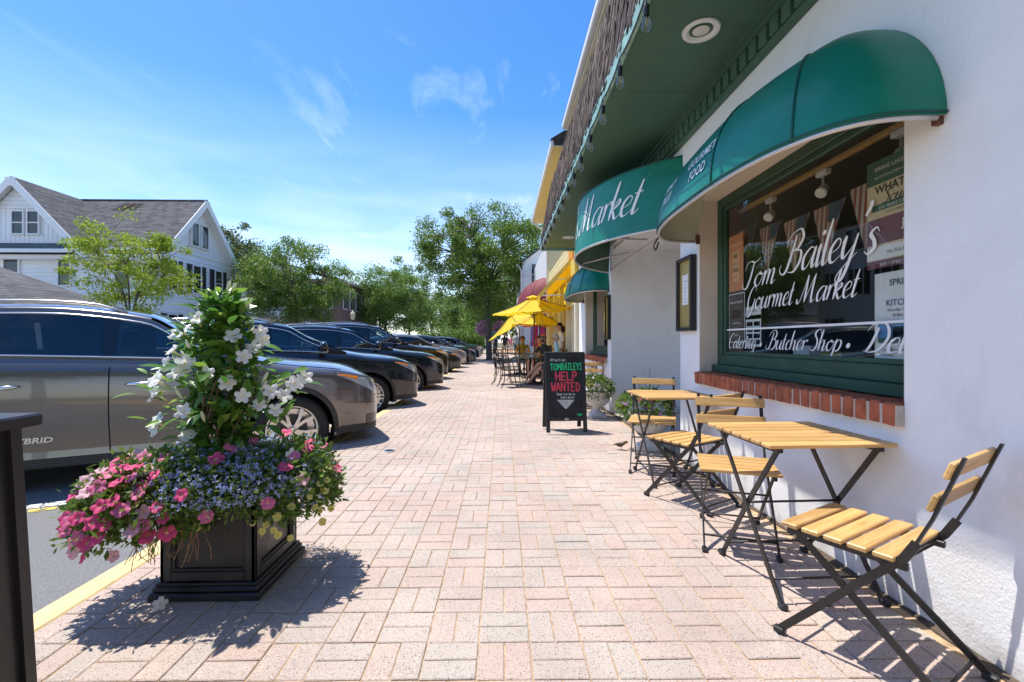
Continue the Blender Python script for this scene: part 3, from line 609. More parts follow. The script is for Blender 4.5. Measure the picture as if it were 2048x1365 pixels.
# drum awning over the entrance
da = thing('entrance_awning', 'round green drum awning with white script Market over the entrance', 'awning', (XW,6.0,2.3), group='green canvas awnings')
y0_, y1_, sg_ = 4.50, 7.52, .76; hc = (y1_-y0_)/2; rad = (hc*hc+sg_*sg_)/(2*sg_); cx_ = XW-sg_+rad; half = math.asin(hc/rad)
def dp(s, z, off=0):   # s: -1 far end .. 1 near end
    r_ = rad+off+.05*(3.0-z)/.7; a = s*half
    return (cx_-r_*math.cos(a), 6.01-r_*math.sin(a), z)
Ss = np.linspace(-1,1,49); Zs = np.linspace(2.31,3.0,7)
for i in range(4):
    q = Ss[i*12:i*12+13]
    MB().quadgrid([[dp(s,z) for z in Zs] for s in q]).build('panel', K['awning_green'], da, True)
    MB().quadgrid([[dp(s,z,-.012) for z in Zs] for s in q]).build('liner', K['green_soffit'], da, True)
MB().poly([dp(s,2.995,-.005) for s in Ss]+[(XW,y0_,2.995),(XW,y1_,2.995)][:0]).build('top', K['awning_green'], da)
MB().tube([dp(s,3.0,.002) for s in Ss],.009,6).build('piping', K['awning_dark'], da, True)
f = MB().tube([dp(s,2.302,-.006) for s in Ss],.014,8)
for s in (-.5,.5): f.tube([dp(s,2.33,-.02),(XW+.0,6.01-s*.8,2.42)],.011,6)
f.tube([(XW-.02,y0_+.05,2.33),(XW-.02,y1_-.05,2.33)],.012,6); f.build('frame', K['alu'], da, True)
def ad_(x0, z0):
    def fn(x, y, e=0): return dp(x0+x/(rad*half), z0+y, .006+e)
    return fn
write_script('Market', .2, ad_(.10,2.52), 'lettering', da, 1.12)
write_script("Bailey's", .2, ad_(-.62,2.52), 'lettering', da, 1.12)
MB().tube(catmull([(XW-.03,5.0,2.36),(XW-.1,5.05,2.24),(XW-.05,5.15,2.2),(XW,5.2,2.3)],6),.008,6).build('cable', K['black_metal'], da, True)
# ---------------------------------------------------------------- window writing, posters, things inside
xg = XW+.2
def wfn(y0, z0, dx=-.003):
    def fn(x, y, e=0): return (xg+dx-e, y0-x, z0+y)
    return fn
write_script('Tom', .105, wfn(3.72,1.60), 'lettering', win1, .42)
write_script("Bailey's", .13, wfn(3.20,1.645), 'lettering', win1, .80)
write_script('Gourmet', .088, wfn(3.68,1.425), 'lettering', win1, .58)
write_script('Market', .088, wfn(3.03,1.425), 'lettering', win1, .50)
write_script('Catering', .062, wfn(3.98,1.115), 'lettering', win1, .42)
write_script('Butcher Shop', .066, wfn(3.39,1.115), 'lettering', win1, .74)
write_script('Deli', .075, wfn(2.48,1.115), 'lettering', win1, .30)
write_script('*', .07, wfn(3.50,1.11), 'lettering', win1); write_script('*', .07, wfn(2.61,1.11), 'lettering', win1)
for z_ in (1.265, 1.055):
    MB().quadgrid([[(xg-.002,2.08,z_),(xg-.002,2.08,z_+.014)],[(xg-.002,4.04,z_),(xg-.002,4.04,z_+.014)]]).build('lettering', K['white_letter'], win1)
def flat(name, y0, y1, z0, z1, x, m, parent, th=.0015):
    return MB().box((x,y0,z0),(x+th,y1,z1)).build(name, m, parent)
def poster(label, y0, y1, z0, z1, base, fields, texts, txm, x=xg+.012):
    t = thing('window_poster', label, 'poster', (x,(y0+y1)/2,z0), group='posters in the shop window')
    flat('sheet', y0, y1, z0, z1, x, base, t)
    Wd = y1-y0; Hd = z1-z0
    for (a,b,c,d,m) in fields: flat('print', y1-b*Wd, y1-a*Wd, z0+c*Hd, z0+d*Hd, x-.0012, m, t, .001)
    for k,(m, items) in enumerate(texts):
        write_sans([(s_, Wd*u_, Hd*v_, sz, al, bo) for (s_,u_,v_,sz,al,bo) in items], lambda px,py: (x-.002, y1-px, z0+py), 'lettering', t, m)
    return t
C = lambda n,c: mat(n,c,.65)
k_or = C('poster_orange',(.62,.24,.09)); k_bk = C('poster_black',(.03,.03,.03)); k_tan = C('poster_tan',(.66,.55,.36)); k_gr = C('poster_green',(.05,.13,.09)); k_mr = C('poster_maroon',(.16,.05,.06)); k_bl = C('poster_blue',(.08,.25,.5)); k_pk = C('poster_magenta',(.55,.05,.28)); k_ye = C('poster_yellow',(.8,.62,.06)); k_wh = C('poster_white',(.78,.78,.76)); k_dk = C('poster_ink',(.05,.04,.04)); k_lo = C('poster_light_orange',(.75,.42,.2)); k_nv = C('poster_navy',(.04,.07,.18))
poster('orange theatre poster reading Me and My Girl inside the shop window', 3.76,4.0,1.60,2.08, k_or, [(.06,.94,.8,.84,k_lo),(.3,.72,.18,.7,k_lo)], [(k_dk,[('ME',.5,.58,.055,'c',.001),('AND MY',.5,.47,.022,'c',0),('GIRL',.5,.34,.05,'c',.001),('2026',.5,.24,.02,'c',0)])], None)
poster('black concert poster with white border in lower corner of the shop window', 3.74,4.0,1.16,1.58, k_wh, [(.03,.97,.02,.98,k_bk),(.2,.8,.5,.66,k_tan)], [(k_wh,[('BRING ON THE LIGHT',.5,.8,.021,'c',.0006),('HAPPENING',.5,.38,.022,'c',0),('LIVE MUSIC',.5,.28,.018,'c',0),('TICKETS',.5,.14,.018,'c',0)])], None)
pf = [(.0,1,.0,1,k_wh),(.0,1,.68,.78,k_pk)]
for r_ in range(4):
    for c_ in range(2): pf.append((.06+.48*c_,.46+.48*c_,.06+.15*r_,.17+.15*r_,[k_bl,k_pk,k_mr,k_ye,k_bl,k_gr,k_pk,k_lo][(r_*2+c_)]))
poster('white flyer with coloured boxes low in the shop window', 3.50,3.72,1.13,1.45, k_wh, pf, [(k_dk,[('EVENTS',.5,.86,.03,'c',0)])], None)
poster('tall tan and maroon concert poster beside the right jamb of the shop window', 2.04,2.47,1.56,2.13, k_tan, [(0,1,.78,1,k_gr),(.08,1,.53,.59,k_gr),(0,1,.22,.46,k_mr),(0,1,.08,.2,k_wh),(0,1,.0,.07,k_mr)],
  [(k_wh,[('SPRING LAKE HIS',.12,.9,.03,'l',0),('BRUCE SPRINGSTEEN CE',.12,.83,.017,'l',0),('250 YEARS OF',.18,.54,.026,'l',0),('JUN',.5,.33,.06,'l',.001),('THU',.55,.42,.025,'l',0),('7:0',.56,.25,.045,'l',.001),('FREE + OPEN',.2,.015,.022,'l',0)]),
   (k_dk,[('WHAT A',.12,.69,.06,'l',.001),('SPRING LAKE CO',.12,.235,.0,'l',0) if False else ('MELISSA B',.3,.12,.025,'l',0),('A MULTIMEDIA',.3,.49,.016,'l',0)])], None)
write_script('Sound', .032, wfn(2.37,1.895,.0085), 'lettering', win1, .2, k_dk)
poster('white kitchen tour poster with blue house picture beside the right jamb', 2.04,2.42,1.06,1.53, k_wh, [(.06,1,.28,.46,k_bl),(.3,.85,.28,.40,k_wh),(.06,1,.22,.28,k_gr)],
  [(k_nv,[('SPRING',.25,.85,.045,'l',.0008),('KITCHEN',.2,.63,.045,'l',.0008)]),(k_dk,[('Saturday, Oc',.22,.57,.022,'l',0),('10.30am',.3,.51,.022,'l',0),('Tickets at the door',.12,.14,.018,'l',0),('and online',.12,.08,.018,'l',0)])], None)
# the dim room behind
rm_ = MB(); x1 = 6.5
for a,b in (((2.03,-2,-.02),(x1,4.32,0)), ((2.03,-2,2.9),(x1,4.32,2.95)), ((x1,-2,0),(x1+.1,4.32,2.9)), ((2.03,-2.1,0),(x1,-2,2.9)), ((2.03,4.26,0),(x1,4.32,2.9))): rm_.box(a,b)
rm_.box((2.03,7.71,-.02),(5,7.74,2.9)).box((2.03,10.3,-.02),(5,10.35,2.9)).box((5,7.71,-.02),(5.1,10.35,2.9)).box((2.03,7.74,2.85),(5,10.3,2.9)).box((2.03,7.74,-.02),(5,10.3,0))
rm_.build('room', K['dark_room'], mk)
sh = thing('display_shelf', 'low display ledge with boxes inside the large shop window', 'shelf', (2.3,3,.0))
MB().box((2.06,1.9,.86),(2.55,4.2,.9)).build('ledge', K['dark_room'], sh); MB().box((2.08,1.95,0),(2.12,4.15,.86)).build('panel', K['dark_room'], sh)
for (y_,w_,h_,m,lab) in ((2.62,.22,.14,'paper','white folded carton on display ledge near right of the window'),(3.05,.2,.2,'gold','brown cardboard box on display ledge in middle of the window'),(3.35,.18,.24,'paper','white framed flyer standing on the display ledge')):
    MB().bbox((2.2,y_-w_/2,.902),(2.2+w_*.8,y_+w_/2,.9+h_),.006).build('display_box', K[m], None, label=lab, cat='box')
# arched opening on the back wall inside, pale counter
cn = thing('shop_counter', 'pale service counter deep inside the dim shop', 'counter', (5.2,2.2,0)); MB().bbox((5.0,.5,0),(5.5,3.9,1.0),.01).build('cabinet', K['stucco_beige'], cn); MB().bbox((4.95,.45,1.001),(5.55,3.95,1.04),.008).build('countertop', K['wood'], cn)
# timber rail, track lights, flag pennants
tr = thing('track_light_rail', 'wooden rail along the top inside the shop window', 'rail', (2.14,3.1,2.3)); MB().bbox((2.11,2.05,2.315),(2.15,4.08,2.345),.004).build('rail', K['wood'], tr)
for i,(y_,lab) in enumerate(((2.42,'white track spotlight nearest the right jamb inside the window'),(3.02,'white track spotlight in middle of the window rail'),(3.62,'white track spotlight at left end of the window rail'))):
    t = thing('spotlight', lab, 'spotlight', (2.13,y_,2.28), group='track lights in the shop window')
    MB().bbox((2.115,y_-.05,2.275),(2.16,y_+.05,2.312),.005).build('adapter', K['white_paint'], t); MB().tube([(2.135,y_,2.262),(2.13,y_-.01,2.19)],.007).build('stem', K['white_paint'], t, True)
    MB().tube([(2.165,y_+.02,2.205),(2.14,y_,2.185),(2.10,y_-.03,2.15)],[.022,.032,.036],12).build('lamp_head', K['white_paint'], t, 50)
    MB().tube([(2.099,y_-.031,2.149),(2.096,y_-.033,2.147)],.029,12).build('lens', K['alu'], t)
k_fl = banded('flag_stripes_dimmed', ((.30,.09,.07),(.48,.44,.36)), 1, .044); k_nb = mat('flag_blue', (.05,.09,.14), .8)  # stripe colours toned down, the indoor dimness put into the print
for i in range(6):
    y_ = 3.95-.33*i; z_ = 2.06+.10*((i-2.5)/2.5)**2
    fl = thing('flag_pennant', ['leftmost','second','third','fourth','fifth','rightmost'][i]+' striped flag pennant on the bunting inside the window', 'pennant', (2.12,y_,z_), group='flag bunting in the shop window')
    MB().poly([(2.13,y_+.15,z_),(2.13,y_-.15,z_+.005),(2.115,y_-.07,z_-.2),(2.11,y_,z_-.40),(2.115,y_+.07,z_-.2)]).build('cloth', k_fl, fl)
    MB().poly([(2.126,y_-.01,z_-.001),(2.126,y_-.145,z_+.003),(2.114,y_-.10,z_-.12),(2.114,y_-.01,z_-.12)]).build('canton', k_nb, fl)
# menu cases
def menu_case(label, y0, y1, z0, z1, paper, back):
    t = thing('menu_case', label, 'menu case', (XW,y0,z0), group='menu cases on the market wall')
    f = MB(); q = .032
    for a,b in (((XW-.06,y0,z0),(XW-.001,y0+q,z1)),((XW-.06,y1-q,z0),(XW-.001,y1,z1)),((XW-.06,y0+q,z0),(XW-.001,y1-q,z0+q)),((XW-.06,y0+q,z1-q),(XW-.001,y1-q,z1))): f.bbox(a,b,.005)
    f.build('frame', K['black_paint'], t); MB().box((XW-.03,y0+q,z0+q),(XW-.004,y1-q,z1-q)).build('backing', back, t)
    if paper:
        MB().box((XW-.033,y0+.12,z0+.25),(XW-.031,y1-.1,z1-.16)).build('menu_sheet', K['paper'], t)
        write_sans([('MENU',.0,.27,.03,'c',0)]+[(('soup of the day','salads','sandwiches','platters','quiche','desserts','coffee and tea')[k],0,.21-.033*k,.016,'c',0) for k in range(7)], lambda x,y: (XW-.0335,(y0+y1)/2-x+.01,z0+.26+y), 'lettering', t, k_dk)
menu_case('black framed menu case with white sheet on the pier by the large window', 4.17,4.53,1.27,1.97,True,K['gold'])
menu_case('black framed gold menu case on the pier beyond the entrance', 7.48,7.71,1.2,1.93,False,mat('gold_bright',(.85,.55,.05),.4))
# festoon lights along the eave
sl0 = thing('string_light_cable', 'black cable of festoon lights sagging along the green eave', 'cable', (.94,5,3.3))
by = [2.76,3.38,3.95,4.52,5.05,5.55,6.05,6.6,7.1,7.65,8.2,8.75,9.3,9.85]; cp = []
k_bulb = glassmat('bulb_glass', (.96,.95,.92), 1.5, 1.2); k_fil = mat('filament',(.5,.35,.15),.4,.5)
ya = [1.4,2.1]+by+[10.5]
for i in range(len(ya)-1):
    for k in range(6):
        u = k/6; cp.append((.870,ya[i]+(ya[i+1]-ya[i])*u, 3.265-.16*u*(1-u)*(.6+.5*prs.random() if k==3 else .9)))
MB().tube(cp,.006,5).build('cable', K['black_metal'], sl0, True)
ords = ['nearest','second','third','fourth','fifth','sixth','seventh','eighth','ninth','tenth','eleventh','twelfth','thirteenth','farthest']
for i,y_ in enumerate(by):
    t = thing('festoon_bulb', ords[i]+' clear festoon bulb hanging from the green eave'+('' if i in (0,13) else ', counted from the nearest'), 'light bulb', (.870,y_,3.26), group='festoon bulbs along the eave')
    MB().tube([(.870,y_,3.27),(.870,y_,3.20)],.004,5).build('wire', K['black_metal'], t)
    MB().lathe([(.004,.0),(.017,-.004),(.02,-.02),(.018,-.06),(.016,-.07)],10,(.870,y_,3.205)).build('socket', K['black_metal'], t, 50)
    MB().lathe([(.013,-.07),(.016,-.085),(.028,-.115),(.03,-.132),(.024,-.152),(.01,-.166),(.0005,-.168)],12,(.870,y_,3.205)).build('bulb', k_bulb, t, True)
    MB().tube([(.870,y_,3.135),(.865,y_,3.09),(.875,y_,3.085),(.870,y_,3.135)],.0025,4).build('filament', k_fil, t)
# ================================================================ CARS
K['tyre'] = mat('tyre', (.016,.016,.017), .75, var=.2, vscale=20, bump=.2, bscale=80)
K['rim'] = mat('alloy', (.62,.61,.60), .25, .9, var=.05); K['rim_dark'] = mat('alloy_dark', (.035,.035,.038), .35, .5)
K['cladding'] = mat('cladding', (.028,.028,.03), .55, var=.1, vscale=40)
K['under'] = mat('underbody', (.008,.008,.008), .9)
K['car_glass'] = mat('tinted_glass', (.006,.014,.018), .02, 0, spec=.6, coat=.0)
K['trim'] = mat('gloss_trim', (.01,.01,.011), .12, 0, coat=.5)
K['lamp'] = mat('headlamp', (.55,.57,.6), .06, .55, coat=1.0); K['amber'] = mat('amber_lens', (.85,.22,.01), .15, coat=.6); K['red'] = mat('red_lens', (.4,.01,.01), .15, coat=.6)
K['car_glass_clear'] = glassmat('car_glass_front', (.42,.55,.56), 1.5, 1.9); K['car_glass_dark'] = glassmat('car_glass_privacy', (.07,.09,.10), 1.5, 1.9)
K['seat'] = mat('seat_leather', (.05,.045,.042), .55, var=.15, vscale=12); K['seat_tan'] = mat('seat_tan', (.28,.20,.14), .55, var=.1, vscale=12)
def paint(name, col, metal=.35, rough=.28): return mat(name, col, rough, metal, spec=.5, coat=1.0, rvar=.03, vscale=3)
def car(label, pnt, pos, typ='suv', detail=True, spokes=5, rimc='rim', seatm='seat'):
    P = dict(suv=dict(wb=2.79,fo=.96,ro=1.08,W=.945,H=1.70,sh=0,R=.372,zc=1.10,rf=-1.30,rl=-3.25), big=dict(wb=2.95,fo=.98,ro=1.15,W=.99,H=1.86,sh=.12,R=.40,zc=1.22,rf=-1.22,rl=-3.85),
             sedan=dict(wb=2.80,fo=.98,ro=1.05,W=.92,H=1.50,sh=-.10,R=.35,zc=.98,rf=-1.35,rl=-2.75), cross=dict(wb=2.68,fo=.95,ro=.98,W=.93,H=1.64,sh=-.03,R=.36,zc=1.06,rf=-1.28,rl=-3.0))[typ]
    wb,fo,ro,HW,H,sh,Rw,zc = [P[k] for k in ('wb','fo','ro','W','H','sh','R','zc')]; Ra = Rw+.055; xt = -wb-ro; xc = -.36
    xs = sorted(set([round(v,3) for v in list(np.arange(xt,fo,.075))+[fo-.01,fo,fo-.03,fo-.06,fo-.1,xt+.02,xt+.05,-1.53,-.46,-2.50,xc]+[xw+Ra*math.cos(t) for xw in (0,-wb) for t in np.linspace(0,PI,19)]+[xw+s*(Ra+.002) for xw in (0,-wb) for s in (-1,1)]]))
    zsh = lambda x: cr([xt,xt+.08,xt+.5,-wb+.3,-1.5,xc,0,.45,fo-.2,fo-.05,fo],[.95+sh,1.10+sh,1.22+sh,1.20+sh,1.165+sh,1.11+sh*.9,1.055+sh*.8,1.005+sh*.8,.935+sh*.8,.87+sh*.8,.79+sh*.7],x)
    pw = lambda x: HW*cr([xt,xt+.05,xt+.25,-wb,-1.6,0,.4,fo-.22,fo-.06,fo],[.72,.80,.935,.995,.985,1.0,.985,.915,.79,.64],x)
    def zbot(x):
        b = .27 + (.05 if x > .5 else 0) + (.06 if x < -wb-.55 else 0)
        for xw in (0,-wb):
            if abs(x-xw) <= Ra: b = max(b, Rw+math.sqrt(max(0,Ra*Ra-(x-xw)**2)))
        return b
    st = lambda t: cr([0,.10,.22,.34,.55,.78,.90,.96,1],[.955,.940,.958,.985,1.0,.988,.972,.945,.895],t)
    def yh(x,z): return float(pw(x)*st((z-.25)/(float(zsh(x))-.25)))
    root = thing('parked_car', label, 'car', (0,0,RZ), group='cars parked nose-in along the kerb')
    NR = 15; front = (-1.53,-.46); rear = (-2.50,-1.53)
    for sgn in (-1,1):
        B = MB(); D1 = MB(); D2 = MB()
        G = {}
        for i,x in enumerate(xs):
            zb = zbot(x); zt = float(zsh(x))
            for k in range(NR):
                z = zb+(zt-zb)*(k/(NR-1))**.9; G[i,k] = (x, sgn*yh(x,z), z)
        for i in range(len(xs)-1):
            xm = (xs[i]+xs[i+1])/2
            for k in range(NR-1):
                t_ = D1 if (front[0] < xm < front[1] and k >= 1) else D2 if (rear[0] < xm < rear[1] and k >= 1) else B
                q = [G[i,k],G[i+1,k],G[i+1,k+1],G[i,k+1]]; t_.poly(q if sgn > 0 else q[::-1])
        if sgn < 0:
            SB = B; d1 = D1; d2 = D2
        else:
            SB.v, SB.f, SB.m = SB.v+B.v, SB.f+[tuple(a+len(SB.v) for a in f) for f in B.f], SB.m+B.m
            if not detail:
                for D in (D1,D2): SB.f += [tuple(a+len(SB.v) for a in f) for f in D.f]; SB.m += D.m; SB.v += D.v
        for nm,D in (('door',D1),('door',D2)):
            if sgn < 0 or detail:
                o = D.build(nm, pnt, root, True, True)
                if detail:
                    xx = front if D is D1 else rear
                    hx = xx[0]+.12; hz = .93+sh; pts = [(hx+.26*u, sgn*(yh(hx,hz)+.004+.032*math.sin(PI*min(1,max(0,u)))**.6), hz+.012*u) for u in np.linspace(0,1,9)]
                    MB().tube(pts,[.008,.014,.016,.016,.016,.016,.016,.014,.008],8).build('handle', K['chrome'] if sgn<0 else pnt, o, True, True)
    # bonnet, deck, bumpers
    crown = lambda x: .075 if x > -1 else .05
    T = [[(x, f*yh(x,float(zsh(x))), float(zsh(x))+crown(x)*(1-abs(f)**2.4)*min(1,(fo-x)/.35+.15)) for f in (-1,-.93,-.8,-.6,-.3,0,.3,.6,.8,.93,1)] for x in xs]
    if detail:      # leave the cabin open
        kf = [i for i,x in enumerate(xs) if x >= xc-.02]; kr = [i for i,x in enumerate(xs) if x <= xt+.4]
        SB.quadgrid([T[i] for i in kf]); SB.quadgrid([T[i] for i in kr])
        ci = [i for i,x in enumerate(xs) if xt+.4-.08 <= x <= xc+.08]
        SB.quadgrid([T[i][:2] for i in ci]); SB.quadgrid([T[i][-2:] for i in ci])
    else: SB.quadgrid(T)
    x=fo
    SB.poly([(x,-yh(x,z),z) for z in np.linspace(zbot(x),float(zsh(x)),7)]+[p for p in T[-1][1:-1]]+[(x,yh(x,z),z) for z in np.linspace(float(zsh(x)),zbot(x),7)])
    x=xt; SB.poly([(x,-yh(x,z),z) for z in np.linspace(zbot(x),float(zsh(x)),7)]+[p for p in T[0][1:-1]]+[(x,yh(x,z),z) for z in np.linspace(float(zsh(x)),zbot(x),7)])
    # roof and pillars
    gx = [round(v,3) for v in np.linspace(xt+.16,xc,46)]
    zr = lambda x: cr([xt+.16,xt+.34,P['rl'],-2.0,P['rf'],P['rf']+.3,xc],[float(zsh(xt+.16))-.02,float(zsh(xt+.3))+.22 if typ!='sedan' else float(zsh(xt+.3))+.05,H-.10,H,H-.075,H-.24,float(zsh(xc))+.05],x)
    def zedge(x): d = float(zr(x))-float(zsh(x)); return float(zr(x))-min(.075,.3*max(d,0))
    def ys(x,z): b = .93*float(pw(x)); return b-.02-.30*max(0,z-float(zsh(x)))-.10*max(0,z-float(zsh(x)))**2
    GH = []
    for x in gx:
        zb = float(zsh(x))-.02; ze = zedge(x); row = []
        half_ = [(ys(x,zb+(ze-zb)*u), zb+(ze-zb)*u) for u in np.linspace(0,1,8)]
        yr = half_[-1][0]; top = [(yr*math.cos(a)**.75 if a < PI/2-.01 else 0, ze+(float(zr(x))-ze)*math.sin(a)) for a in np.linspace(.15,PI/2,8)]
        hf = half_+top; row = [(x,-a,b) for a,b in hf]+[(x,a,b) for a,b in reversed(hf[:-1])]; GH.append(row)
    if detail:      # open the greenhouse behind every pane
        bt = lambda x: zedge(x)-.045-(float(zsh(x))+.025); ncol = len(GH[0])
        for i in range(len(gx)-1):
            xm = (gx[i]+gx[i+1])/2; side_open = bt(xm) > .07 and not (-1.65 < xm < -1.44) and xm > xt+.45
            ws_open = P['rf']+.05 < xm < xc-.05
            for k in range(ncol-1):
                if side_open and (1 <= k <= 5 or ncol-7 <= k <= ncol-3): continue
                if ws_open and 8 <= k <= ncol-10: continue
                SB.poly([GH[i][k],GH[i+1][k],GH[i+1][k+1],GH[i][k+1]])
    else: SB.quadgrid(GH)
    body = SB.build('body', pnt, root, 40, True)
    def glass_strip(x0,x1,bot,top,sgn,off=.006,n=14,mr=5):
        g_ = []
        for x in np.linspace(x0,x1,n):
            zb, zt = bot(x), top(x); zt = max(zt, zb+.004)
            g_.append([(x, sgn*(ys(x,zb+(zt-zb)*u)+off), zb+(zt-zb)*u) for u in np.linspace(0,1,mr)])
        return MB().quadgrid(g_)
    bot = lambda x: float(zsh(x))+.025
    top = lambda x: zedge(x)-.045-.02*max(0,min(1,(P['rf']+.05-x)/.2))*0
    xa = max(x for x in gx if top(x)-bot(x) > .03); xz = min(x for x in gx if top(x)-bot(x) > (.10 if typ!='sedan' else .05))
    for sgn in (-1,1):
        if sgn > 0 and not detail: continue
        MB_ = glass_strip(-1.62,-1.47,bot,lambda x: top(x)+.012,sgn,.004,3); MB_.build('pillar', K['trim'], root, True, True)
        for (a,b) in ((-1.49,xa),(max(-2.52,xz+.35),-1.60),(xz,max(-2.52,xz+.35)-.05)):
            glass_strip(a,b,bot,top,sgn).build('side_window', K['car_glass'] if not detail else K['car_glass_clear'] if b == xa else K['car_glass_dark'], root, True, True)
        X_ = np.linspace(xz,xa,34); lo = [(x, sgn*(ys(x,bot(x))+.008), bot(x)-.006) for x in X_]; hi = [(x, sgn*(ys(x,top(x))+.008), top(x)+.008) for x in X_]
        MB().tube(lo,.009,5).tube([lo[0]]+hi+[lo[-1]],.008,5).build('window_trim', K['chrome'], root, True, True)
        # mirror on a stalk
        mz = bot(-.75)+.06; my = ys(-.75,mz)
        m_ = MB(); m_.ball((-.74,sgn*(my+.15),mz+.03),(.075,.125,.085),12,9); m_.v = [(v[0] if v[0] > -.79 else -.79, v[1], v[2]) for v in m_.v]; m_.tube([(-.74,sgn*(my-.01),mz-.03),(-.73,sgn*(my+.12),mz-.01)],.028,6).build('wing_mirror', pnt, root, 50, True)
        # headlamp and marker on the wing
        hz = lambda x: float(zsh(x))
        hl = []
        for x in np.linspace(fo-.50,fo-.045,11):
            u = (x-(fo-.50))/.455; z1 = hz(x)-.02-.02*(1-u); z0 = z1-.02-.125*u
            hl.append([(x, sgn*(yh(x,z0+(z1-z0)*k)+.006), z0+(z1-z0)*k) for k in (0,.33,.66,1)])
        h_ = MB().quadgrid(hl).build('headlamp', K['lamp'], root, True, True)
        am = []
        for x in np.linspace(fo-.49,fo-.27,6):
            u = (x-(fo-.50))/.455; z1 = hz(x)-.02-.02*(1-u); z0 = z1-.012-.045*u
            am.append([(x, sgn*(yh(x,z0+(z1-z0)*k)+.009), z0+(z1-z0)*k) for k in (0,.5,1)])
        MB().quadgrid(am).build('marker_lamp', K['amber'], h_, True, True)
        # dark lower lip and bumper crease
        lp_ = []
        for x in np.linspace(Ra+.03,fo-.005,12): lp_.append([(x, sgn*(yh(x,z)+.007), z) for z in (zbot(x)-.03,zbot(x)+.0,zbot(x)+.045)])
        MB().quadgrid(lp_).build('lower_lip', K['cladding'], root, 50, True)
        MB().tube([(x, sgn*(yh(x,.60+.1*(fo-x))+.001), .60+.1*(fo-x)) for x in np.linspace(fo-.42,fo-.03,8)],.004,4).build('bumper_seam', K['under'], root, local=True)
        # lower intake / fog area
        fg = []
        for x in np.linspace(fo-.16,fo-.02,6):
            z0,z1 = .36,.47; fg.append([(x, sgn*(yh(x,z0+(z1-z0)*k)+.005), z0+(z1-z0)*k) for k in (0,.5,1)])
        MB().quadgrid(fg).build('intake', K['trim'], root, True, True)
        tl = []
        for x in np.linspace(xt+.02,xt+.3,6): tl.append([(x, sgn*(yh(x,z)+.006), z) for z in (.88+sh,.95+sh,1.02+sh)])
        MB().quadgrid(tl).build('tail_lamp', K['red'], root, True, True)
        # dark shut lines round the doors
        sm_ = MB()
        for xd in (front[0],front[1],rear[0]):
            zz = np.linspace(.31,float(zsh(xd)),12); bow = (lambda z: 0) if xd != rear[0] else (lambda z: .10*max(0,.75-z))
            sm_.quadgrid([[(xd+bow(z)+e, sgn*(yh(xd,z)+.0022), z) for e in (-.005,.005)] for z in zz])
        sm_.quadgrid([[(x, sgn*(yh(x,.335)+.0022), .33+e) for e in (-.005,.005)] for x in np.linspace(rear[0],front[1],14)])
        sm_.quadgrid([[(x, sgn*(yh(x,float(zsh(x)))*.985+.0), float(zsh(x))+.012+e) for e in (-.005,.005)] for x in np.linspace(front[1]+.08,fo-.45,10)])
        sm_.build('shut_lines', K['under'], root, local=True, kind='stuff')
        # arch mouldings and sill
        for xw in (0,-wb):
            A = []
            for t in np.linspace(-.16,PI+.16,25):
                row = []
                for rr_,of in ((Ra-.004,-.02),(Ra,.012),(Ra+.045,.012),(Ra+.055,-.004)):
                    x = xw+rr_*math.cos(t); z = max(.27,Rw+rr_*math.sin(t)); row.append((x, sgn*(yh(min(max(x,xt),fo),max(z,.3))+of), z))
                A.append(row)
            MB().quadgrid(A).build('wheel_arch', K['cladding'] if typ != 'sedan' else pnt, root, 50, True)
        sil = [[(x, sgn*(yh(x,.32)+o_), z) for (o_,z) in ((-.05,.20),(.012,.215),(.016,.29),(-.004,.30))] for x in np.linspace(-wb+Ra+.03,-Ra-.03,12)]
        MB().quadgrid(sil).build('sill', K['cladding'] if typ != 'sedan' else pnt, root, 50, True)
        if typ != 'sedan' and detail:
            rr = [(x, sgn*(ys(x,zedge(x))-.07), float(zedge(x))+.035+.045*min(1,8*min(u,1-u))) for u,x in ((u,P['rf']-.15+(P['rl']-P['rf']+.1)*u) for u in np.linspace(0,1,18))]
            MB().tube(rr,.014,6).build('roof_rail', K['rim'], root, True, True)
    # windscreen, grille, plate-less bumper, underbody
    ws = []
    for x in np.linspace(P['rf']+.02,xc-.03,10):
        ze = zedge(x); yr = ys(x,ze); ws.append([(x+.004, f*yr*.93, ze+(float(zr(x))-ze)*math.sqrt(max(0,1-abs(f*.93)**2.6))+.008) for f in np.linspace(-1,1,13)])
    MB().quadgrid(ws).build('windscreen', K['car_glass_clear'] if detail else K['car_glass'], root, True, True)
    yw = float(pw(fo))*.8
    gr = MB().box((fo-.02,-yw*.75,.34),(fo+.012,yw*.75,.72+sh*.7)).build('grille', K['trim'], root, local=True)
    for k in range(5): MB().box((fo+.012,-yw*.7,.38+.065*k),(fo+.02,yw*.7,.40+.065*k)).build('grille_bar', K['chrome'], gr, local=True)
    if detail:
        sm2 = K[seatm]
        for sgn in (-1,1):
            for (sx_,wd_) in ((-1.62,.27),(-2.55,.3)):
                c = MB(); y_ = sgn*.40; zb_ = .62; zt_ = H-.50
                c.bbox((sx_+.0,y_-wd_,zb_),(sx_+.52,y_+wd_,zb_+.14),.05); o_ = c.build('seat', sm2, root, True, True)
                c = MB(); c.bbox((-.07,-wd_+.01,0),(.07,wd_-.01,zt_-zb_-.02),.05,Matrix.Translation((sx_+.02,y_,zb_+.06)) @ Matrix.Rotation(R(-12),4,'Y')); c.build('backrest', sm2, o_, True, True)
                c = MB(); c.bbox((-.05,-.13,0),(.05,.13,.19),.04,Matrix.Translation((sx_-.15,y_,zt_+.06)) @ Matrix.Rotation(R(-8),4,'Y')); c.build('headrest', sm2, o_, True, True)
        zd = float(zsh(-.6))
        MB().bbox((-.88,-HW+.17,.75),(-.40,HW-.17,zd-.01),.05).build('dashboard', K['cladding'], root, True, True)
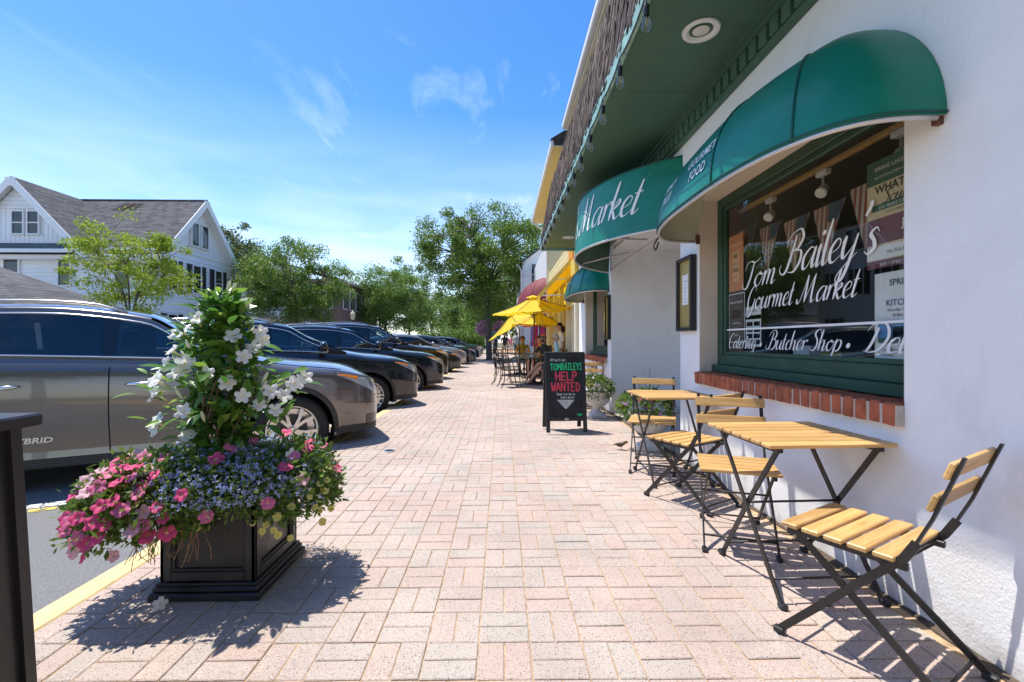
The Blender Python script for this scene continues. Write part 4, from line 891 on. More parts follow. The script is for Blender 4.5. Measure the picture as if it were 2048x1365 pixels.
        st2 = MB(); ring = [Vector((-1.02+.06*math.sin(a)*1.0, .40+.185*math.cos(a), zd+.0+.17*math.sin(a))) for a in np.linspace(0,2*PI,21)]; st2.tube(ring,.017,6,False).tube([(-1.02,.23,zd),(-1.02,.57,zd)],.02,5).tube([(-1.02,.40,zd),(-.8,.40,zd-.12)],.03,6); st2.build('steering_wheel', K['cladding'], root, True, True)
    u = MB().box((xt+.15,-HW+.32,.2),(Ra-.02,HW-.32,.62))
    u.box((-wb+Ra+.02,-HW+.07,.2),(-Ra-.02,HW-.07,.5)).box((Ra+.02,-HW*.6,.32),(fo-.14,HW*.6,.5)); u.build('underbody', K['under'], root, local=True)
    # wheels
    for xw in (0,-wb):
        for sgn in (-1,1):
            if sgn > 0 and not detail: continue
            hub = MB().lathe([(.0005,.03),(.15,.03),(.16,.10)],20,(0,0,0),'y')
            hubo = hub.build('wheel', K['rim_dark'], root, 40, True); hubo.location = (xw, sgn*(HW-.02), Rw); hubo.rotation_euler = (0,.4,0 if sgn < 0 else PI)
            rr = Rw*.70
            MB().lathe([(rr-.012,.015),(rr+.0,.0),(rr+.012,-.004),(Rw-.05,-.012),(Rw-.018,.004),(Rw,.03),(Rw+.0,.11),(Rw-.0,.19),(Rw-.018,.225),(rr,.22)],40,(0,0,0),'y').build('tyre', K['tyre'], hubo, 40, True)
            MB().lathe([(rr-.002,-.002),(rr-.012,.0),(rr-.03,.02),(rr-.035,.09),(.16,.095)],40,(0,0,0),'y').build('rim', K['rim'], hubo, 40, True)
            sp = MB(); n_ = spokes
            for k in range(n_):
                for e in (-.5,.5):
                    a0 = 2*PI*k/n_+e*.20; a1 = 2*PI*k/n_+e*(.62 if n_ <= 5 else .42)
                    p0 = (.05*math.cos(a0),.0,.05*math.sin(a0)); pm_ = (rr*.55*math.cos((a0+a1)/2),-.002,rr*.55*math.sin((a0+a1)/2)); p1 = ((rr-.014)*math.cos(a1),.006,(rr-.014)*math.sin(a1))
                    sp.tube([p0,pm_,p1],1,flat=(.034 if n_<=5 else .022,.03),up=(0,1,0)) if False else sp.tube([p0,pm_,p1],1,flat=(.03,.032 if n_<=5 else .02),up=(0,1,0))
            sp.lathe([(.0005,-.022),(.03,-.022),(.034,-.016),(.06,-.012),(.065,.02)],16,(0,0,0),'y'); sp.build('spokes', K[rimc], hubo, 40, True)
            nb = MB()
            for k in range(5): a = 2*PI*(k+.5)/5; nb.tube([(.047*math.cos(a),-.02,.047*math.sin(a)),(.047*math.cos(a),.0,.047*math.sin(a))],.009,6)
            nb.build('lug_nuts', K['rim_dark'], hubo, local=True)
        for sgn in (-1,1): MB().quadgrid([[(xw+(Ra+.01)*math.cos(t), sgn*y_, Rw+(Ra+.01)*math.sin(t)) for y_ in (HW-.04,HW-.34)] for t in np.linspace(-.3,PI+.3,17)]).build('arch_lining', K['under'], root, True, True)
    root.location = (pos[0],pos[1],RZ); root.rotation_euler = (0,0,CARA)
    ORG[root.name] = (0,0,0)
    return root, yh, zsh
def car_at(hx, hy, hw): return Vector((hx,hy,0)) - CR_*hw     # from the visible front hub to the axle centre
grey = paint('graphite_paint', (.17,.15,.138), .6, .2); black = paint('black_metallic', (.008,.009,.011), .3, .2); blk2 = paint('blue_black_paint', (.006,.009,.014), .3, .2)
dkg = paint('dark_grey_paint', (.03,.032,.036), .5, .25); slv = paint('champagne_paint', (.34,.32,.29), .7, .3); mar = paint('dark_red_paint', (.05,.012,.012), .4, .25); amb_refl = paint('amber_reflection_black', (.02,.014,.008), .4, .22)  # last paint carries an amber reflection in its black base colour
HY0 = 5.02; ST = 3.0
c0, yh0, zs0 = car('graphite grey hybrid SUV parked nearest, behind the flower planter', grey, car_at(-2.26,HY0,.925), 'suv', True, 5, 'rim', 'seat_tan')
car('black SUV parked second from the planter, beyond the grey one', black, car_at(-2.30,HY0+ST,.925), 'suv', True, 9)
car('blue-black SUV with five-spoke silver wheel parked third from the planter', blk2, car_at(-2.18,HY0+1.96*ST,.925), 'suv', True, 6)
car('tall black SUV with amber reflection tinted into its paint, parked fourth from the planter', amb_refl, car_at(-2.42,HY0+2.95*ST,.97), 'big', True, 7)
car('low dark grey saloon parked fifth from the planter', dkg, car_at(-2.3,HY0+4*ST,.9), 'sedan', False, 7)
car('champagne silver crossover parked sixth from the planter', slv, car_at(-2.3,HY0+5*ST,.91), 'cross', False, 7)
car('black crossover with silver star wheel parked seventh from the planter', black, car_at(-2.05,HY0+6*ST,.91), 'cross', False, 6)
car('dark red crossover parked eighth from the planter', mar, car_at(-2.3,HY0+7.1*ST,.91), 'cross', False, 6)
car('black saloon parked ninth from the planter', black, car_at(-2.2,HY0+8.2*ST,.9), 'sedan', False, 6)
car('blue-black crossover parked tenth from the planter near the street tree', blk2, car_at(-2.2,HY0+9.2*ST,.91), 'cross', False, 6)
car('dark grey crossover parked eleventh from the planter, farthest in the row', dkg, car_at(-2.2,HY0+10.3*ST,.91), 'cross', False, 6)
write_sans([('HYBRID',0,0,.07,'l',.002)], lambda x,y: (-2.22+x*1.25+.25*y, -yh0(-2.2,.44+y)-.006, .44+y), 'lettering', c0, K['chrome'])
# ================================================================ BISTRO SETS
def bistro_chair(label):
    t = thing('bistro_chair', label, 'chair', group='folding slatted bistro chairs'); BK = K['black_metal']
    for s in (-1,1):
        x = .185*s
        path = [(x,.245,.02),(x,-.06,.36),(x,-.15,.455),(x,-.185,.52),(x,-.225,.61),(x,-.30,.82)]
        r_ = MB(); r_.tube(path[:4],1,flat=(.009,.028),up=(1,0,0)).tube(path[3:],1,flat=(.02,.009),up=(1,0,0)); r_.build('back_rail', BK, t)
        xi = .165*s
        MB().tube([(xi,-.27,.02),(xi,.21,.435)],1,flat=(.008,.026),up=(1,0,0)).build('leg', BK, t)
        MB().bbox((xi-.016,-.16,.415),(xi+.0-.008*s*0+.002,.225,.438),.002).build('seat_rail', BK, t)
        for (fx,fy) in ((x,.25),(xi,-.276)): MB().bbox((fx-.014,fy-.022,0),(fx+.014,fy+.022,.024),.005).build('foot', K['black_paint'], t)
    for (a,b,r_) in (((-.185,.20,.075),(.185,.20,.075),.006),((-.165,-.235,.05),(.165,-.235,.05),.006),((-.185,-.13,.44),(.185,-.13,.44),.007),((-.18,.02,.275),(.18,.02,.275),.006)): MB().tube([a,b],r_,6).build('stretcher', BK, t, True)
    sm_ = MB().bbox((-.205,-.031,-.009),(.205,.031,.009),.004).mesh('slat', K['wood'])
    for k in range(5):
        o = link('slat', sm_, t); o.location = (0,.205-.0765*k,.449)
    bm_ = MB().bbox((-.205,-.0085,-.029),(.205,.0085,.029),.004).mesh('back_slat', K['wood'])
    for (y_,z_) in ((-.229,.665),(-.269,.775)):
        o = link('back_slat', bm_, t); o.location = (0,y_,z_); o.rotation_euler = (R(19),0,0)
    return t
def bistro_table(label):
    t = thing('bistro_table', label, 'table', group='folding slatted bistro tables'); BK = K['black_metal']
    sm_ = MB().bbox((-.295,-.035,-.009),(.295,.035,.009),.004).mesh('slat', K['wood'])
    for k in range(7):
        o = link('slat', sm_, t); o.location = (0,-.249+.083*k,.709)
    for s in (-1,1):
        x = .235*s
        MB().bbox((x-.014,-.265,.676),(x+.014,.265,.6995),.003).build('top_rail', BK, t)
        MB().tube([(x+.006,-.24,.69),(x+.006,.0,.37),(x+.006,.235,.02)],1,flat=(.008,.026),up=(1,0,0)).build('leg', BK, t)
        MB().tube([(x-.006,.24,.69),(x-.006,.0,.37),(x-.006,-.275,.02)],1,flat=(.008,.026),up=(1,0,0)).build('leg', BK, t)
        for fy in (.24,-.28): MB().bbox((x-.015,fy-.022,0),(x+.015,fy+.022,.026),.006).build('foot', K['black_paint'], t)
    for (y_,z_) in ((.185,.09),(-.222,.10)): MB().tube([(-.235,y_,z_),(.235,y_,z_)],.006,6).build('stretcher', BK, t, True)
    MB().tube([(-.235,.0,.37),(.235,.0,.37)],.006,6).build('stretcher', BK, t, True)
    return t
tA = bistro_table('slatted bistro table nearest the viewer, under the big shop window'); tA.location = (1.455,2.28,.002); tA.rotation_euler = (0,0,R(2))
dup(tA, (1.455,3.95,.002), R(1), 'slatted bistro table farther along the wall, beside the stone urn')
cA = bistro_chair('slatted bistro chair nearest the viewer, its back to the viewer'); cA.location = (1.405,1.71,.002); cA.rotation_euler = (0,0,R(30))
dup(cA, (1.39,3.37,.002), R(31), 'slatted bistro chair with its back turned, between the two bistro tables')
dup(cA, (1.39,2.72,.002), R(180-20), 'slatted bistro chair facing the viewer across the nearest bistro table')
dup(cA, (1.40,4.25,.002), R(180-20), 'slatted bistro chair facing the viewer at the far bistro table by the urn')
dup(tA, (1.40,.66,.002), R(0), 'slatted bistro table at right edge, almost wholly out of the picture')
for i,(x_,y_,rz) in enumerate(((1.5,7.62,R(170)),(1.42,8.25,R(10)))):
    dup(cA, (x_,y_,.002), rz, ('slatted bistro chair behind the chalkboard sign, beyond the flowering urn','slatted bistro chair under the far window beyond the chalkboard sign')[i])
dup(tA, (1.48,8.9,.002), 0, 'slatted bistro table under the far green awning')
# ================================================================ SANDWICH BOARD
ab = thing('chalkboard_sign', 'black A-frame chalkboard reading Help Wanted on the brick pavement', 'sign', (.81,5.98,0)); ab.rotation_euler = (0,0,R(2))
k_slate = mat('slate_board', (.017,.018,.019), .75, var=.35, vscale=7, dirt=((.06,.06,.06), 5, .35)); k_frame = mat('board_frame', (.02,.02,.021), .5, var=.3, vscale=20, bump=.15, bscale=60)
TL = R(9.5); HB = 1.03
def side(sg):
    Mx = Matrix.Translation((0,-sg*.02,HB)) @ Matrix.Rotation(-sg*TL,4,'X') @ Matrix.Translation((0,-sg*.012,-HB))
    f = MB(); q = .05
    for a,b in (((-.26,-.012,.008),(-.26+q,.012,HB)),((.26-q,-.012,.008),(.26,.012,HB)),((-.26+q,-.012,HB-.065),(.26-q,.012,HB)),((-.26+q,-.012,.15),(.26-q,.012,.2))): f.bbox(a,b,.004,Mx)
    p = f.build('frame', k_frame, ab, local=True)
    MB().box((-.21,-.005,.2),(.21,.005,HB-.065),Mx).build('slate', k_slate, p, local=True)
    return Mx, p
Mf, pf_ = side(1); side(-1)
for s in (-1,1): MB().tube([(s*.2,-.03,HB-.02),(s*.2,.03,HB-.02)],.012,6).build('hinge', K['alu'], ab, local=True)
MB().bbox((-.025,-.016,.165),(.025,-.0125,.185),.001,Mf).build('latch', K['alu'], pf_, local=True)
# hand lettering in chalk: wobbly strokes
k_chw = mat('chalk_white',(.72,.72,.70),.95,var=.3,vscale=60); k_chg = mat('chalk_green',(.02,.60,.22),.9,var=.25,vscale=60); k_chr = mat('chalk_red',(.72,.07,.10),.9,var=.25,vscale=60)
ST_ = {'T':[[(0,1),(1,1)],[(.5,1),(.5,0)]],'O':[[(.5,1),(.1,.8),(.0,.4),(.3,0),(.8,.1),(1,.5),(.8,.9),(.5,1)]],'M':[[(0,0),(.1,1),(.5,.35),(.9,1),(1,0)]],'B':[[(0,0),(.05,1)],[(.05,1),(.7,.95),(.7,.6),(.1,.52)],[(.1,.52),(.9,.45),(.8,.05),(0,0)]],
 'A':[[(0,0),(.5,1),(1,0)],[(.2,.35),(.8,.35)]],'I':[[(.5,0),(.5,1)],[(.15,1),(.85,1)],[(.15,0),(.85,0)]],'L':[[(.1,1),(.1,0),(.9,.02)]],'E':[[(.9,1),(.1,1),(.1,0),(.9,0)],[(.1,.5),(.75,.52)]],'Y':[[(0,1),(.5,.5),(1,1)],[(.5,.5),(.45,0)]],'S':[[(.9,.85),(.5,1),(.1,.75),(.5,.5),(.9,.25),(.5,0),(.1,.15)]],
 'H':[[(.05,1),(.05,0)],[(.95,1),(.95,0)],[(.05,.5),(.95,.52)]],'P':[[(.1,0),(.1,1),(.8,.95),(.85,.6),(.1,.48)]],'W':[[(0,1),(.25,0),(.5,.6),(.75,0),(1,1)]],'N':[[(0,0),(.05,1),(.9,0),(.95,1)]],'D':[[(.1,0),(.1,1)],[(.1,1),(.8,.8),(.9,.35),(.6,.02),(.1,0)]],
 'a':[[(.8,.6),(.3,.6),(.1,.2),(.5,0),(.8,.5),(.9,0)]],'t':[[(.4,.95),(.4,.1),(.7,0)],[(.1,.6),(.8,.62)]],'e':[[(.1,.3),(.8,.35),(.5,.62),(.1,.3),(.4,0),(.85,.1)]],'n':[[(.1,.6),(.15,0)],[(.15,.4),(.55,.62),(.8,.4),(.85,0)]],'i':[[(.5,.6),(.5,0)],[(.5,.85),(.52,.8)]],'o':[[(.5,.6),(.1,.3),(.5,0),(.9,.3),(.5,.6)]],':':[[(.4,.5),(.45,.45)],[(.4,.12),(.45,.07)]],
 'C':[[(.9,.85),(.5,1),(.1,.5),(.5,0),(.9,.15)]],'m':[[(.0,.6),(.05,0)],[(.05,.45),(.35,.6),(.45,0)],[(.45,.45),(.8,.6),(.9,0)]],'s':[[(.8,.55),(.3,.6),(.3,.35),(.7,.25),(.6,.0),(.15,.05)]],'d':[[(.8,1),(.8,0)],[(.8,.5),(.3,.6),(.1,.2),(.4,0),(.8,.2)]],'l':[[(.5,1),(.5,0)]],'r':[[(.2,.6),(.25,0)],[(.25,.4),(.5,.6),(.85,.55)]],'!':[[(.5,1),(.5,.35)],[(.5,.08),(.5,.0)]]}
def chalk(text, xc_, y0, h, wd, m, th, gap=.28):
    b = MB(); n = len(text); tot = sum((.55 if c == ' ' else 1)*wd for c in text)+gap*wd*(n-1); x = xc_-tot/2
    for ch in text:
        if ch != ' ':
            for s in ST_[ch]:
                P = catmull([(p[0],p[1],0) for p in s], 4) if len(s) > 4 or ch in 'OSDCoeas' else [Vector((p[0],p[1],0)) for p in s]
                P = [(x+p.x*wd+prs.gauss(0,.0008), y0+p.y*h+prs.gauss(0,.0008)) for p in P]
                for i in range(len(P)-1):
                    d = Vector((P[i+1][0]-P[i][0],P[i+1][1]-P[i][1])); 
                    if d.length < 1e-5: continue
                    d.normalize(); nx,ny = -d.y*th/2, d.x*th/2; e = d*th*.3
                    q = [(P[i][0]-e.x+nx,P[i][1]-e.y+ny),(P[i][0]-e.x-nx,P[i][1]-e.y-ny),(P[i+1][0]+e.x-nx,P[i+1][1]+e.y-ny),(P[i+1][0]+e.x+nx,P[i+1][1]+e.y+ny)]
                    b.poly([tuple(Mf @ Vector((u,-.0062-prs.random()*.0004,v))) for u,v in q])
        x += wd*((.55 if ch == ' ' else 1)+gap)
    return b.build('lettering', m, pf_, local=True)
chalk('Attention:', -.085, .91, .035, .017, k_chw, .0045)
chalk('TOM', -.125, .80, .075, .038, k_chg, .013); chalk('BAILEYS', .085, .80, .085, .030, k_chg, .012)
chalk('HELP', .01, .665, .105, .056, k_chr, .018); chalk('WANTED', .0, .53, .105, .049, k_chr, .016)
chalk('Come inside to', -.0, .475, .03, .014, k_chw, .004); chalk('learn more!', .02, .435, .03, .014, k_chw, .004); chalk('TOM', .165, .215, .026, .016, k_chg, .005)
b = MB()
for k in range(13):
    z_ = .41-k*.0085; hw_ = .115*(1-k/13)**.8; dz = prs.uniform(-.002,.002)
    b.poly([tuple(Mf @ Vector(q)) for q in ((-hw_,-.0063,z_+dz),(hw_*prs.uniform(.8,1),-.0063,z_),(hw_*.8,-.0063,z_+.006),(-hw_,-.0063,z_+.006))])
b.build('chalk_arrow', k_chw, pf_, local=True)

# ================================================================ PLANTS
def rot_to(d, spin=0):
    return Vector(d).to_track_quat('Z','Y').to_matrix().to_4x4() @ Matrix.Rotation(spin,4,'Z')
K['petal_white'] = clothmat('petal_white',(.88,.87,.82),.6,.4,.03,30); K['throat'] = mat('yellow_throat',(.85,.5,.04),.6)
def petal_flower(name, R0, lobes, depth, tube, mp, mt, notch=.35, seed=0, curl=0.0):
    """trumpet flower opening along +z"""
    r_ = random.Random(seed); b = MB(); n = lobes*4; ring = []; mid = []; inn = []
    for j in range(n):
        a = 2*PI*j/n; f = (1-notch)+notch*abs(math.cos(lobes*a/2))**.6; rr = R0*f*r_.uniform(.93,1.06)
        ring.append((rr*math.cos(a+curl),rr*math.sin(a+curl),depth*r_.uniform(.55,1.2)-.22*R0*abs(math.sin(lobes*a/2)))); mid.append((R0*.5*math.cos(a),R0*.5*math.sin(a),depth*.7)); inn.append((R0*.17*math.cos(a),R0*.17*math.sin(a),depth*.05))
    o = len(b.v); b.v += ring+mid+inn+[(0,0,-depth*.4)]
    for j in range(n):
        k = (j+1)%n; b.mi = 0; b.f.append((o+j,o+k,o+n+k,o+n+j)); b.m.append(0); b.f.append((o+n+j,o+n+k,o+2*n+k,o+2*n+j)); b.m.append(0); b.f.append((o+2*n+j,o+2*n+k,o+3*n)); b.m.append(1)
    if tube: b.mi = 2; b.tube([(0,0,depth*.0),(0,0,-tube*.45),(0,0,-tube)],[R0*.17,R0*.14,R0*.06],6)
    return b.mesh(name, [mp, mt, mp if not tube else K['petal_tube']], True)
K['petal_tube'] = mat('petal_tube',(.80,.72,.42),.6)
k_stem = mat('green_stem',(.12,.20,.05),.6)
def leaf_mesh(name, L, Wd, m, fold=.12, curl=.15):
    b = MB(); P = []
    for u in np.linspace(0,1,6):
        w = Wd/2*math.sin(PI*min(1,u*.96+.02))**.75; P.append([(-w, L*u, fold*w-curl*L*u*u),(0,L*u,-curl*L*u*u),(w,L*u,fold*w-curl*L*u*u)])
    b.quadgrid(P); return b.mesh(name, m, True)
pl = thing('planter_box', 'square black panelled planter box standing on the brick pavement', 'planter', (-1.345,2.35,0))
k_pl = mat('planter_resin',(.022,.021,.021),.42,var=.25,vscale=8,bump=.08,bscale=18,rvar=.12,dirt=((.09,.08,.07),9,.35))
c_ = (-1.345,2.35); hb = .215
b = MB(); b.bbox((c_[0]-.25,c_[1]-.25,.0),(c_[0]+.25,c_[1]+.25,.035),.008).bbox((c_[0]-.238,c_[1]-.238,.036),(c_[0]+.238,c_[1]+.238,.06),.008).bbox((c_[0]-.228,c_[1]-.228,.061),(c_[0]+.228,c_[1]+.228,.075),.004); b.build('plinth', k_pl, pl)
b = MB(); b.box((c_[0]-hb+.018,c_[1]-hb+.018,.07),(c_[0]+hb-.018,c_[1]+hb-.018,.5)); b.build('body', k_pl, pl)
for k in range(4):
    Mx = Matrix.Translation((c_[0],c_[1],0)) @ Matrix.Rotation(k*PI/2,4,'Z'); f = MB()
    for a,b2 in (((-hb,-hb,.076),(-hb+.05,-hb+.02,.5)),((hb-.05,-hb,.076),(hb,-hb+.02,.5)),((-hb+.05,-hb,.076),(hb-.05,-hb+.02,.12)),((-hb+.05,-hb,.45),(hb-.05,-hb+.02,.5))): f.bbox(a,b2,.004,Mx)
    for a,b2 in (((-hb+.05,-hb+.006,.12),(-hb+.062,-hb+.02,.45)),((hb-.062,-hb+.006,.12),(hb-.05,-hb+.02,.45)),((-hb+.062,-hb+.006,.12),(hb-.062,-hb+.02,.132))): f.bbox(a,b2,.003,Mx)
    f.build('panel_frame', k_pl, pl)
b = MB(); 
for k in range(4):
    Mx = Matrix.Translation((c_[0],c_[1],0)) @ Matrix.Rotation(k*PI/2,4,'Z'); b.bbox((-.245,-.245,.5),(.205,-.205,.54),.006,Mx)
b.build('rim', k_pl, pl); MB().box((c_[0]-.2,c_[1]-.2,.46),(c_[0]+.2,c_[1]+.2,.5)).build('soil', K['soil'], pl)
# white mandevilla on a stake
K['leaf_gloss'] = leafmat('mandevilla_leaf', [(.05,.14,.025),(.09,.22,.032),(.16,.33,.042),(.065,.17,.028),(.28,.44,.06)], .32, .45, .5)
mv = thing('flowering_vine', 'tall vine with white trumpet flowers and glossy leaves growing on a stake', 'plant', (-1.40,2.36,.5))
MB().tube([(-1.375,2.38,.48),(-1.392,2.39,1.40)],.007,6).build('stake', mat('stake_wood',(.28,.16,.09),.9,var=.3,vscale=20), mv, True)
lm = [leaf_mesh('leaf',L,Wd,K['leaf_gloss'],f,cu) for L,Wd,f,cu in ((.085,.036,.35,.2),(.10,.04,.25,.3),(.07,.03,.4,.12),(.11,.045,.3,.4))]
pr = random.Random(11); st_ = MB(); anchors = []
def env(z):   # half width of the vine at height z
    return float(np.interp(z,[.48,.6,.72,.85,1.0,1.12,1.25,1.36,1.43],[.095,.135,.155,.175,.19,.17,.13,.085,.03]))
wf = [(-1.505,1.36,0),(-1.60,1.21,.05),(-1.535,1.215,.1),(-1.56,1.13,.14),(-1.395,1.075,.30),(-1.42,1.035,.31),(-1.315,1.03,.28),(-1.645,1.06,.06),(-1.66,.98,.1),(-1.74,1.0,.0),(-1.75,.90,.0),(-1.70,.93,.06),(-1.55,1.0,.26),(-1.65,.80,.12),(-1.615,.79,.16),(-1.66,.755,.12),(-1.20,.92,.2),(-1.15,.87,.15),(-1.12,.93,.1),(-1.08,.905,.05),(-1.05,.96,.0),(-1.10,.84,.1),(-1.23,1.14,.05),(-1.21,1.18,.0),(-1.25,1.10,.1),(-1.22,1.22,.0),(-1.38,.87,.33),(-1.02,.62,.1),(-1.16,.58,.2),(-1.30,1.2,.1),(-1.46,1.28,.12),(-1.52,.72,.1),(-1.00,.99,.0),(-1.27,.98,.2)]
og = Vector(ORG[mv.name])
nl = 0
while nl < 300:
    z_ = .52+.90*pr.random()**.92; a = pr.random()*2*PI; rr = env(z_)*(1+.38*math.sin(2*a+7*z_)+.22*math.sin(5*a-11*z_))*(pr.random()**.45); x_ = -1.40+.03*math.sin(8*z_)+rr*math.cos(a)*1.1; y_ = 2.36+rr*math.sin(a)*.85
    if nl % 4 == 3: q_ = wf[pr.randrange(len(wf))]; x_ = q_[0]+pr.gauss(0,.035)+.03*(-1.40-q_[0])/.3; z_ = q_[1]-.02+pr.gauss(0,.035); y_ = 2.36-q_[2]+.04+pr.gauss(0,.03); a = math.atan2(y_-2.36,x_+1.40)
    # gaps: leave a few holes
    if math.sin(9*x_+5*z_)*math.sin(8*z_-6*y_) > .72: continue
    d = Vector((math.cos(a),math.sin(a),pr.uniform(-.3,.9)))
    if z_ > 1.2: d.z += .7
    if z_ < .7: d.z -= .4
    d += Vector((pr.gauss(0,.35),pr.gauss(0,.35),pr.gauss(0,.25))); d.normalize()
    o = link('leaf', lm[pr.randrange(4)], mv); up = Vector((pr.gauss(0,.3),pr.gauss(0,.3),1)); xax = d.cross(up).normalized(); zax = xax.cross(d).normalized(); s_ = pr.uniform(.75,1.15)
    Mx = Matrix(((xax.x,d.x,zax.x,x_),(xax.y,d.y,zax.y,y_),(xax.z,d.z,zax.z,z_),(0,0,0,1))) @ Matrix.Scale(s_,4); o.matrix_local = Matrix.Translation(-og) @ Mx; nl += 1
V = []
for k in range(1300):   # more leaves inside, one mass
    z_ = .5+.88*pr.random()**1.25; a = pr.random()*2*PI; rr = env(z_)*.85*pr.random()**.5; p = Vector((-1.40+rr*math.cos(a),2.36+rr*math.sin(a)*.85,z_)); d = Vector((pr.gauss(0,1),pr.gauss(0,1),pr.gauss(0,.6))).normalized(); sd_ = d.cross(Vector((pr.gauss(0,1),pr.gauss(0,1),1))).normalized()*.02; L = .08
    V.append([p-og, p+d*L*.5+sd_-og, p+d*L-og, p+d*L*.5-sd_-og])
link('inner_leaves', fast_mesh('inner_leaves', np.array(V), 4, [K['leaf_gloss']]), mv, kind='stuff')
for k in range(16):
    a = pr.random()*2*PI; z1 = pr.uniform(.8,1.35); w_ = env(z1)*.8; P = [(-1.40+.05*math.cos(a),2.36+.05*math.sin(a),.48)]
    for u in (.35,.7,1): P.append((-1.40+(.05+(w_-.05)*u**2)*math.cos(a+2*u),2.36+(.05+(w_-.05)*u**2)*math.sin(a+2*u),.48+(z1-.48)*u))
    st_.tube(catmull(P,5),.0045,5)
st_.build('stems', mat('vine_stem',(.14,.09,.05),.8), mv, True)
wfm = [petal_flower('flower',.039,5,.012,.055,K['petal_white'],K['throat'],.38,s,.1*s) for s in range(4)]
# flowers where the photograph shows them: (pixel-read x, height, depth offset toward viewer)
for i,(x_,z_,dy) in enumerate(wf):
    p = Vector((x_, 2.36-dy, z_)); d = Vector((p.x+1.40, -.35-abs(pr.gauss(0,.3)), pr.uniform(.0,.6))); d.x *= 1.6; d += Vector((pr.gauss(0,.12),0,0)); d.normalize()
    o = link('flower', wfm[i%4], mv); o.matrix_local = Matrix.Translation(p-og) @ rot_to(d, pr.random()*6) @ Matrix.Scale(pr.uniform(.9,1.15),4)
bud = MB().lathe([(.002,-.03),(.006,-.01),(.009,.01),(.007,.03),(.0005,.045)],7).mesh('bud', mat('bud_cream',(.75,.74,.5),.6), True)
for k in range(22):
    z_ = pr.uniform(.75,1.42); a = pr.random()*2*PI; rr = env(z_)*1.05; o = link('bud', bud, mv); d = Vector((math.cos(a)*.6,math.sin(a)*.4,1)).normalized()
    o.matrix_local = Matrix.Translation(Vector((-1.40+rr*math.cos(a)*1.1,2.36+rr*math.sin(a)*.85,z_+.02))-og) @ rot_to(d)
fo_ = link('fallen_flower', wfm[1], None, label='white trumpet flower fallen on the pavement beside the planter', cat='flower'); fo_.matrix_world = Matrix.Translation((-1.50,2.055,.022)) @ rot_to((.5,-.6,.25)) @ Matrix.Scale(.8,4)
# mounds of bedding flowers
EL = [((-1.38,2.33,.48),(.43,.34,.15)), ((-1.63,2.18,.40),(.25,.23,.20)), ((-1.07,2.38,.42),(.17,.22,.19)), ((-1.55,2.14,.42),(.22,.16,.14)), ((-1.27,2.53,.50),(.28,.20,.12))]
def surf(k, prn, upper=-.35):
    c, r_ = EL[k]
    while True:
        d = Vector((prn.gauss(0,1),prn.gauss(0,1),prn.gauss(0,1))).normalized()
        if d.z > upper: break
    return Vector((c[0]+r_[0]*d.x, c[1]+r_[1]*d.y, c[2]+r_[2]*d.z)), Vector((d.x/r_[0],d.y/r_[1],d.z/r_[2])).normalized()
def inside(p, sc=.86):
    return any(sum(((p[i]-c[i])/r_[i])**2 for i in range(3)) < sc*sc for c,r_ in EL)
K['bed_leaf'] = leafmat('bedding_leaf', [(.08,.15,.03),(.13,.22,.04),(.20,.28,.05),(.09,.17,.035)], .5, .45, .3)
K['lob'] = leafmat('lobelia_petal', [(.34,.42,.80),(.46,.54,.86),(.60,.66,.90),(.40,.48,.84)], .6, .4, .3)
def bits(n, ks, size, prn, shape, jit=.05, upper=-.35):
    V = []; 
    while len(V) < n:
        p, nr = surf(prn.choice(ks), prn, upper); p = p+nr*prn.gauss(0,jit)
        if inside(p): continue
        d = (nr*.5+Vector((prn.gauss(0,.6),prn.gauss(0,.6),prn.gauss(0,.6)))).normalized(); s_ = d.cross(Vector((prn.gauss(0,1),prn.gauss(0,1),prn.gauss(0,1)))).normalized(); L = size*prn.uniform(.6,1.3)
        V.append([p, p+d*L*.55+s_*L*shape, p+d*L, p+d*L*.55-s_*L*shape])
    return np.array(V)
lb = thing('blue_lobelia', 'cloud of tiny pale blue lobelia flowers spilling over the planter', 'flowers', (-1.36,2.33,.5)); og = np.array(ORG[lb.name])
link('foliage', fast_mesh('foliage', bits(7500,[0,0,0,4,2,3],.032,pr,.16,.03)-og, 4, [K['bed_leaf']]), lb, kind='stuff')
fV = []
while len(fV) < 2300*3:
    k = pr.choice([0,0,0,0,4,4,2,3]); p, nr = surf(k, pr, -.1); p = p+nr*abs(pr.gauss(.012,.025))
    if inside(p,.95): continue
    if p.x < -1.66 and pr.random() < .8: continue
    nr = (nr+Vector((pr.gauss(0,.5),pr.gauss(0,.5)-.3,pr.gauss(0,.4)))).normalized(); a = nr.cross(Vector((pr.gauss(0,1),pr.gauss(0,1),1))).normalized(); c2 = nr.cross(a)
    for j in range(3):
        t_ = 2.0944*j+pr.uniform(-.3,.3); d = a*math.cos(t_)+c2*math.sin(t_); s_ = nr.cross(d); L = pr.uniform(.0085,.013); fV.append([p,p+d*L*.6+s_*L*.4,p+d*L+nr*.002,p+d*L*.6-s_*L*.4])
link('blossoms', fast_mesh('blossoms', np.array(fV)-og, 4, [K['lob']]), lb, kind='stuff')
def petunias(name, label, spots, meshes, scl, ks, nleaf, loc, m, hw=.03):
    t = thing(name, label, 'flowers', loc); o_ = np.array(ORG[t.name])
    link('foliage', fast_mesh('foliage', bits(nleaf,ks,.042,pr,.2,.03)-o_, 4, [m]), t, kind='stuff')
    for (p,nr) in spots:
        o = link('flower', meshes[pr.randrange(len(meshes))], t); d = (nr*.6+Vector((pr.gauss(0,.25),-.5+pr.gauss(0,.25),.62))).normalized()
        o.matrix_local = Matrix.Translation(Vector(p)+nr*.052-Vector(o_)) @ rot_to(d, pr.random()*6) @ Matrix.Scale(pr.uniform(.8,1.15)*scl,4)
    return t
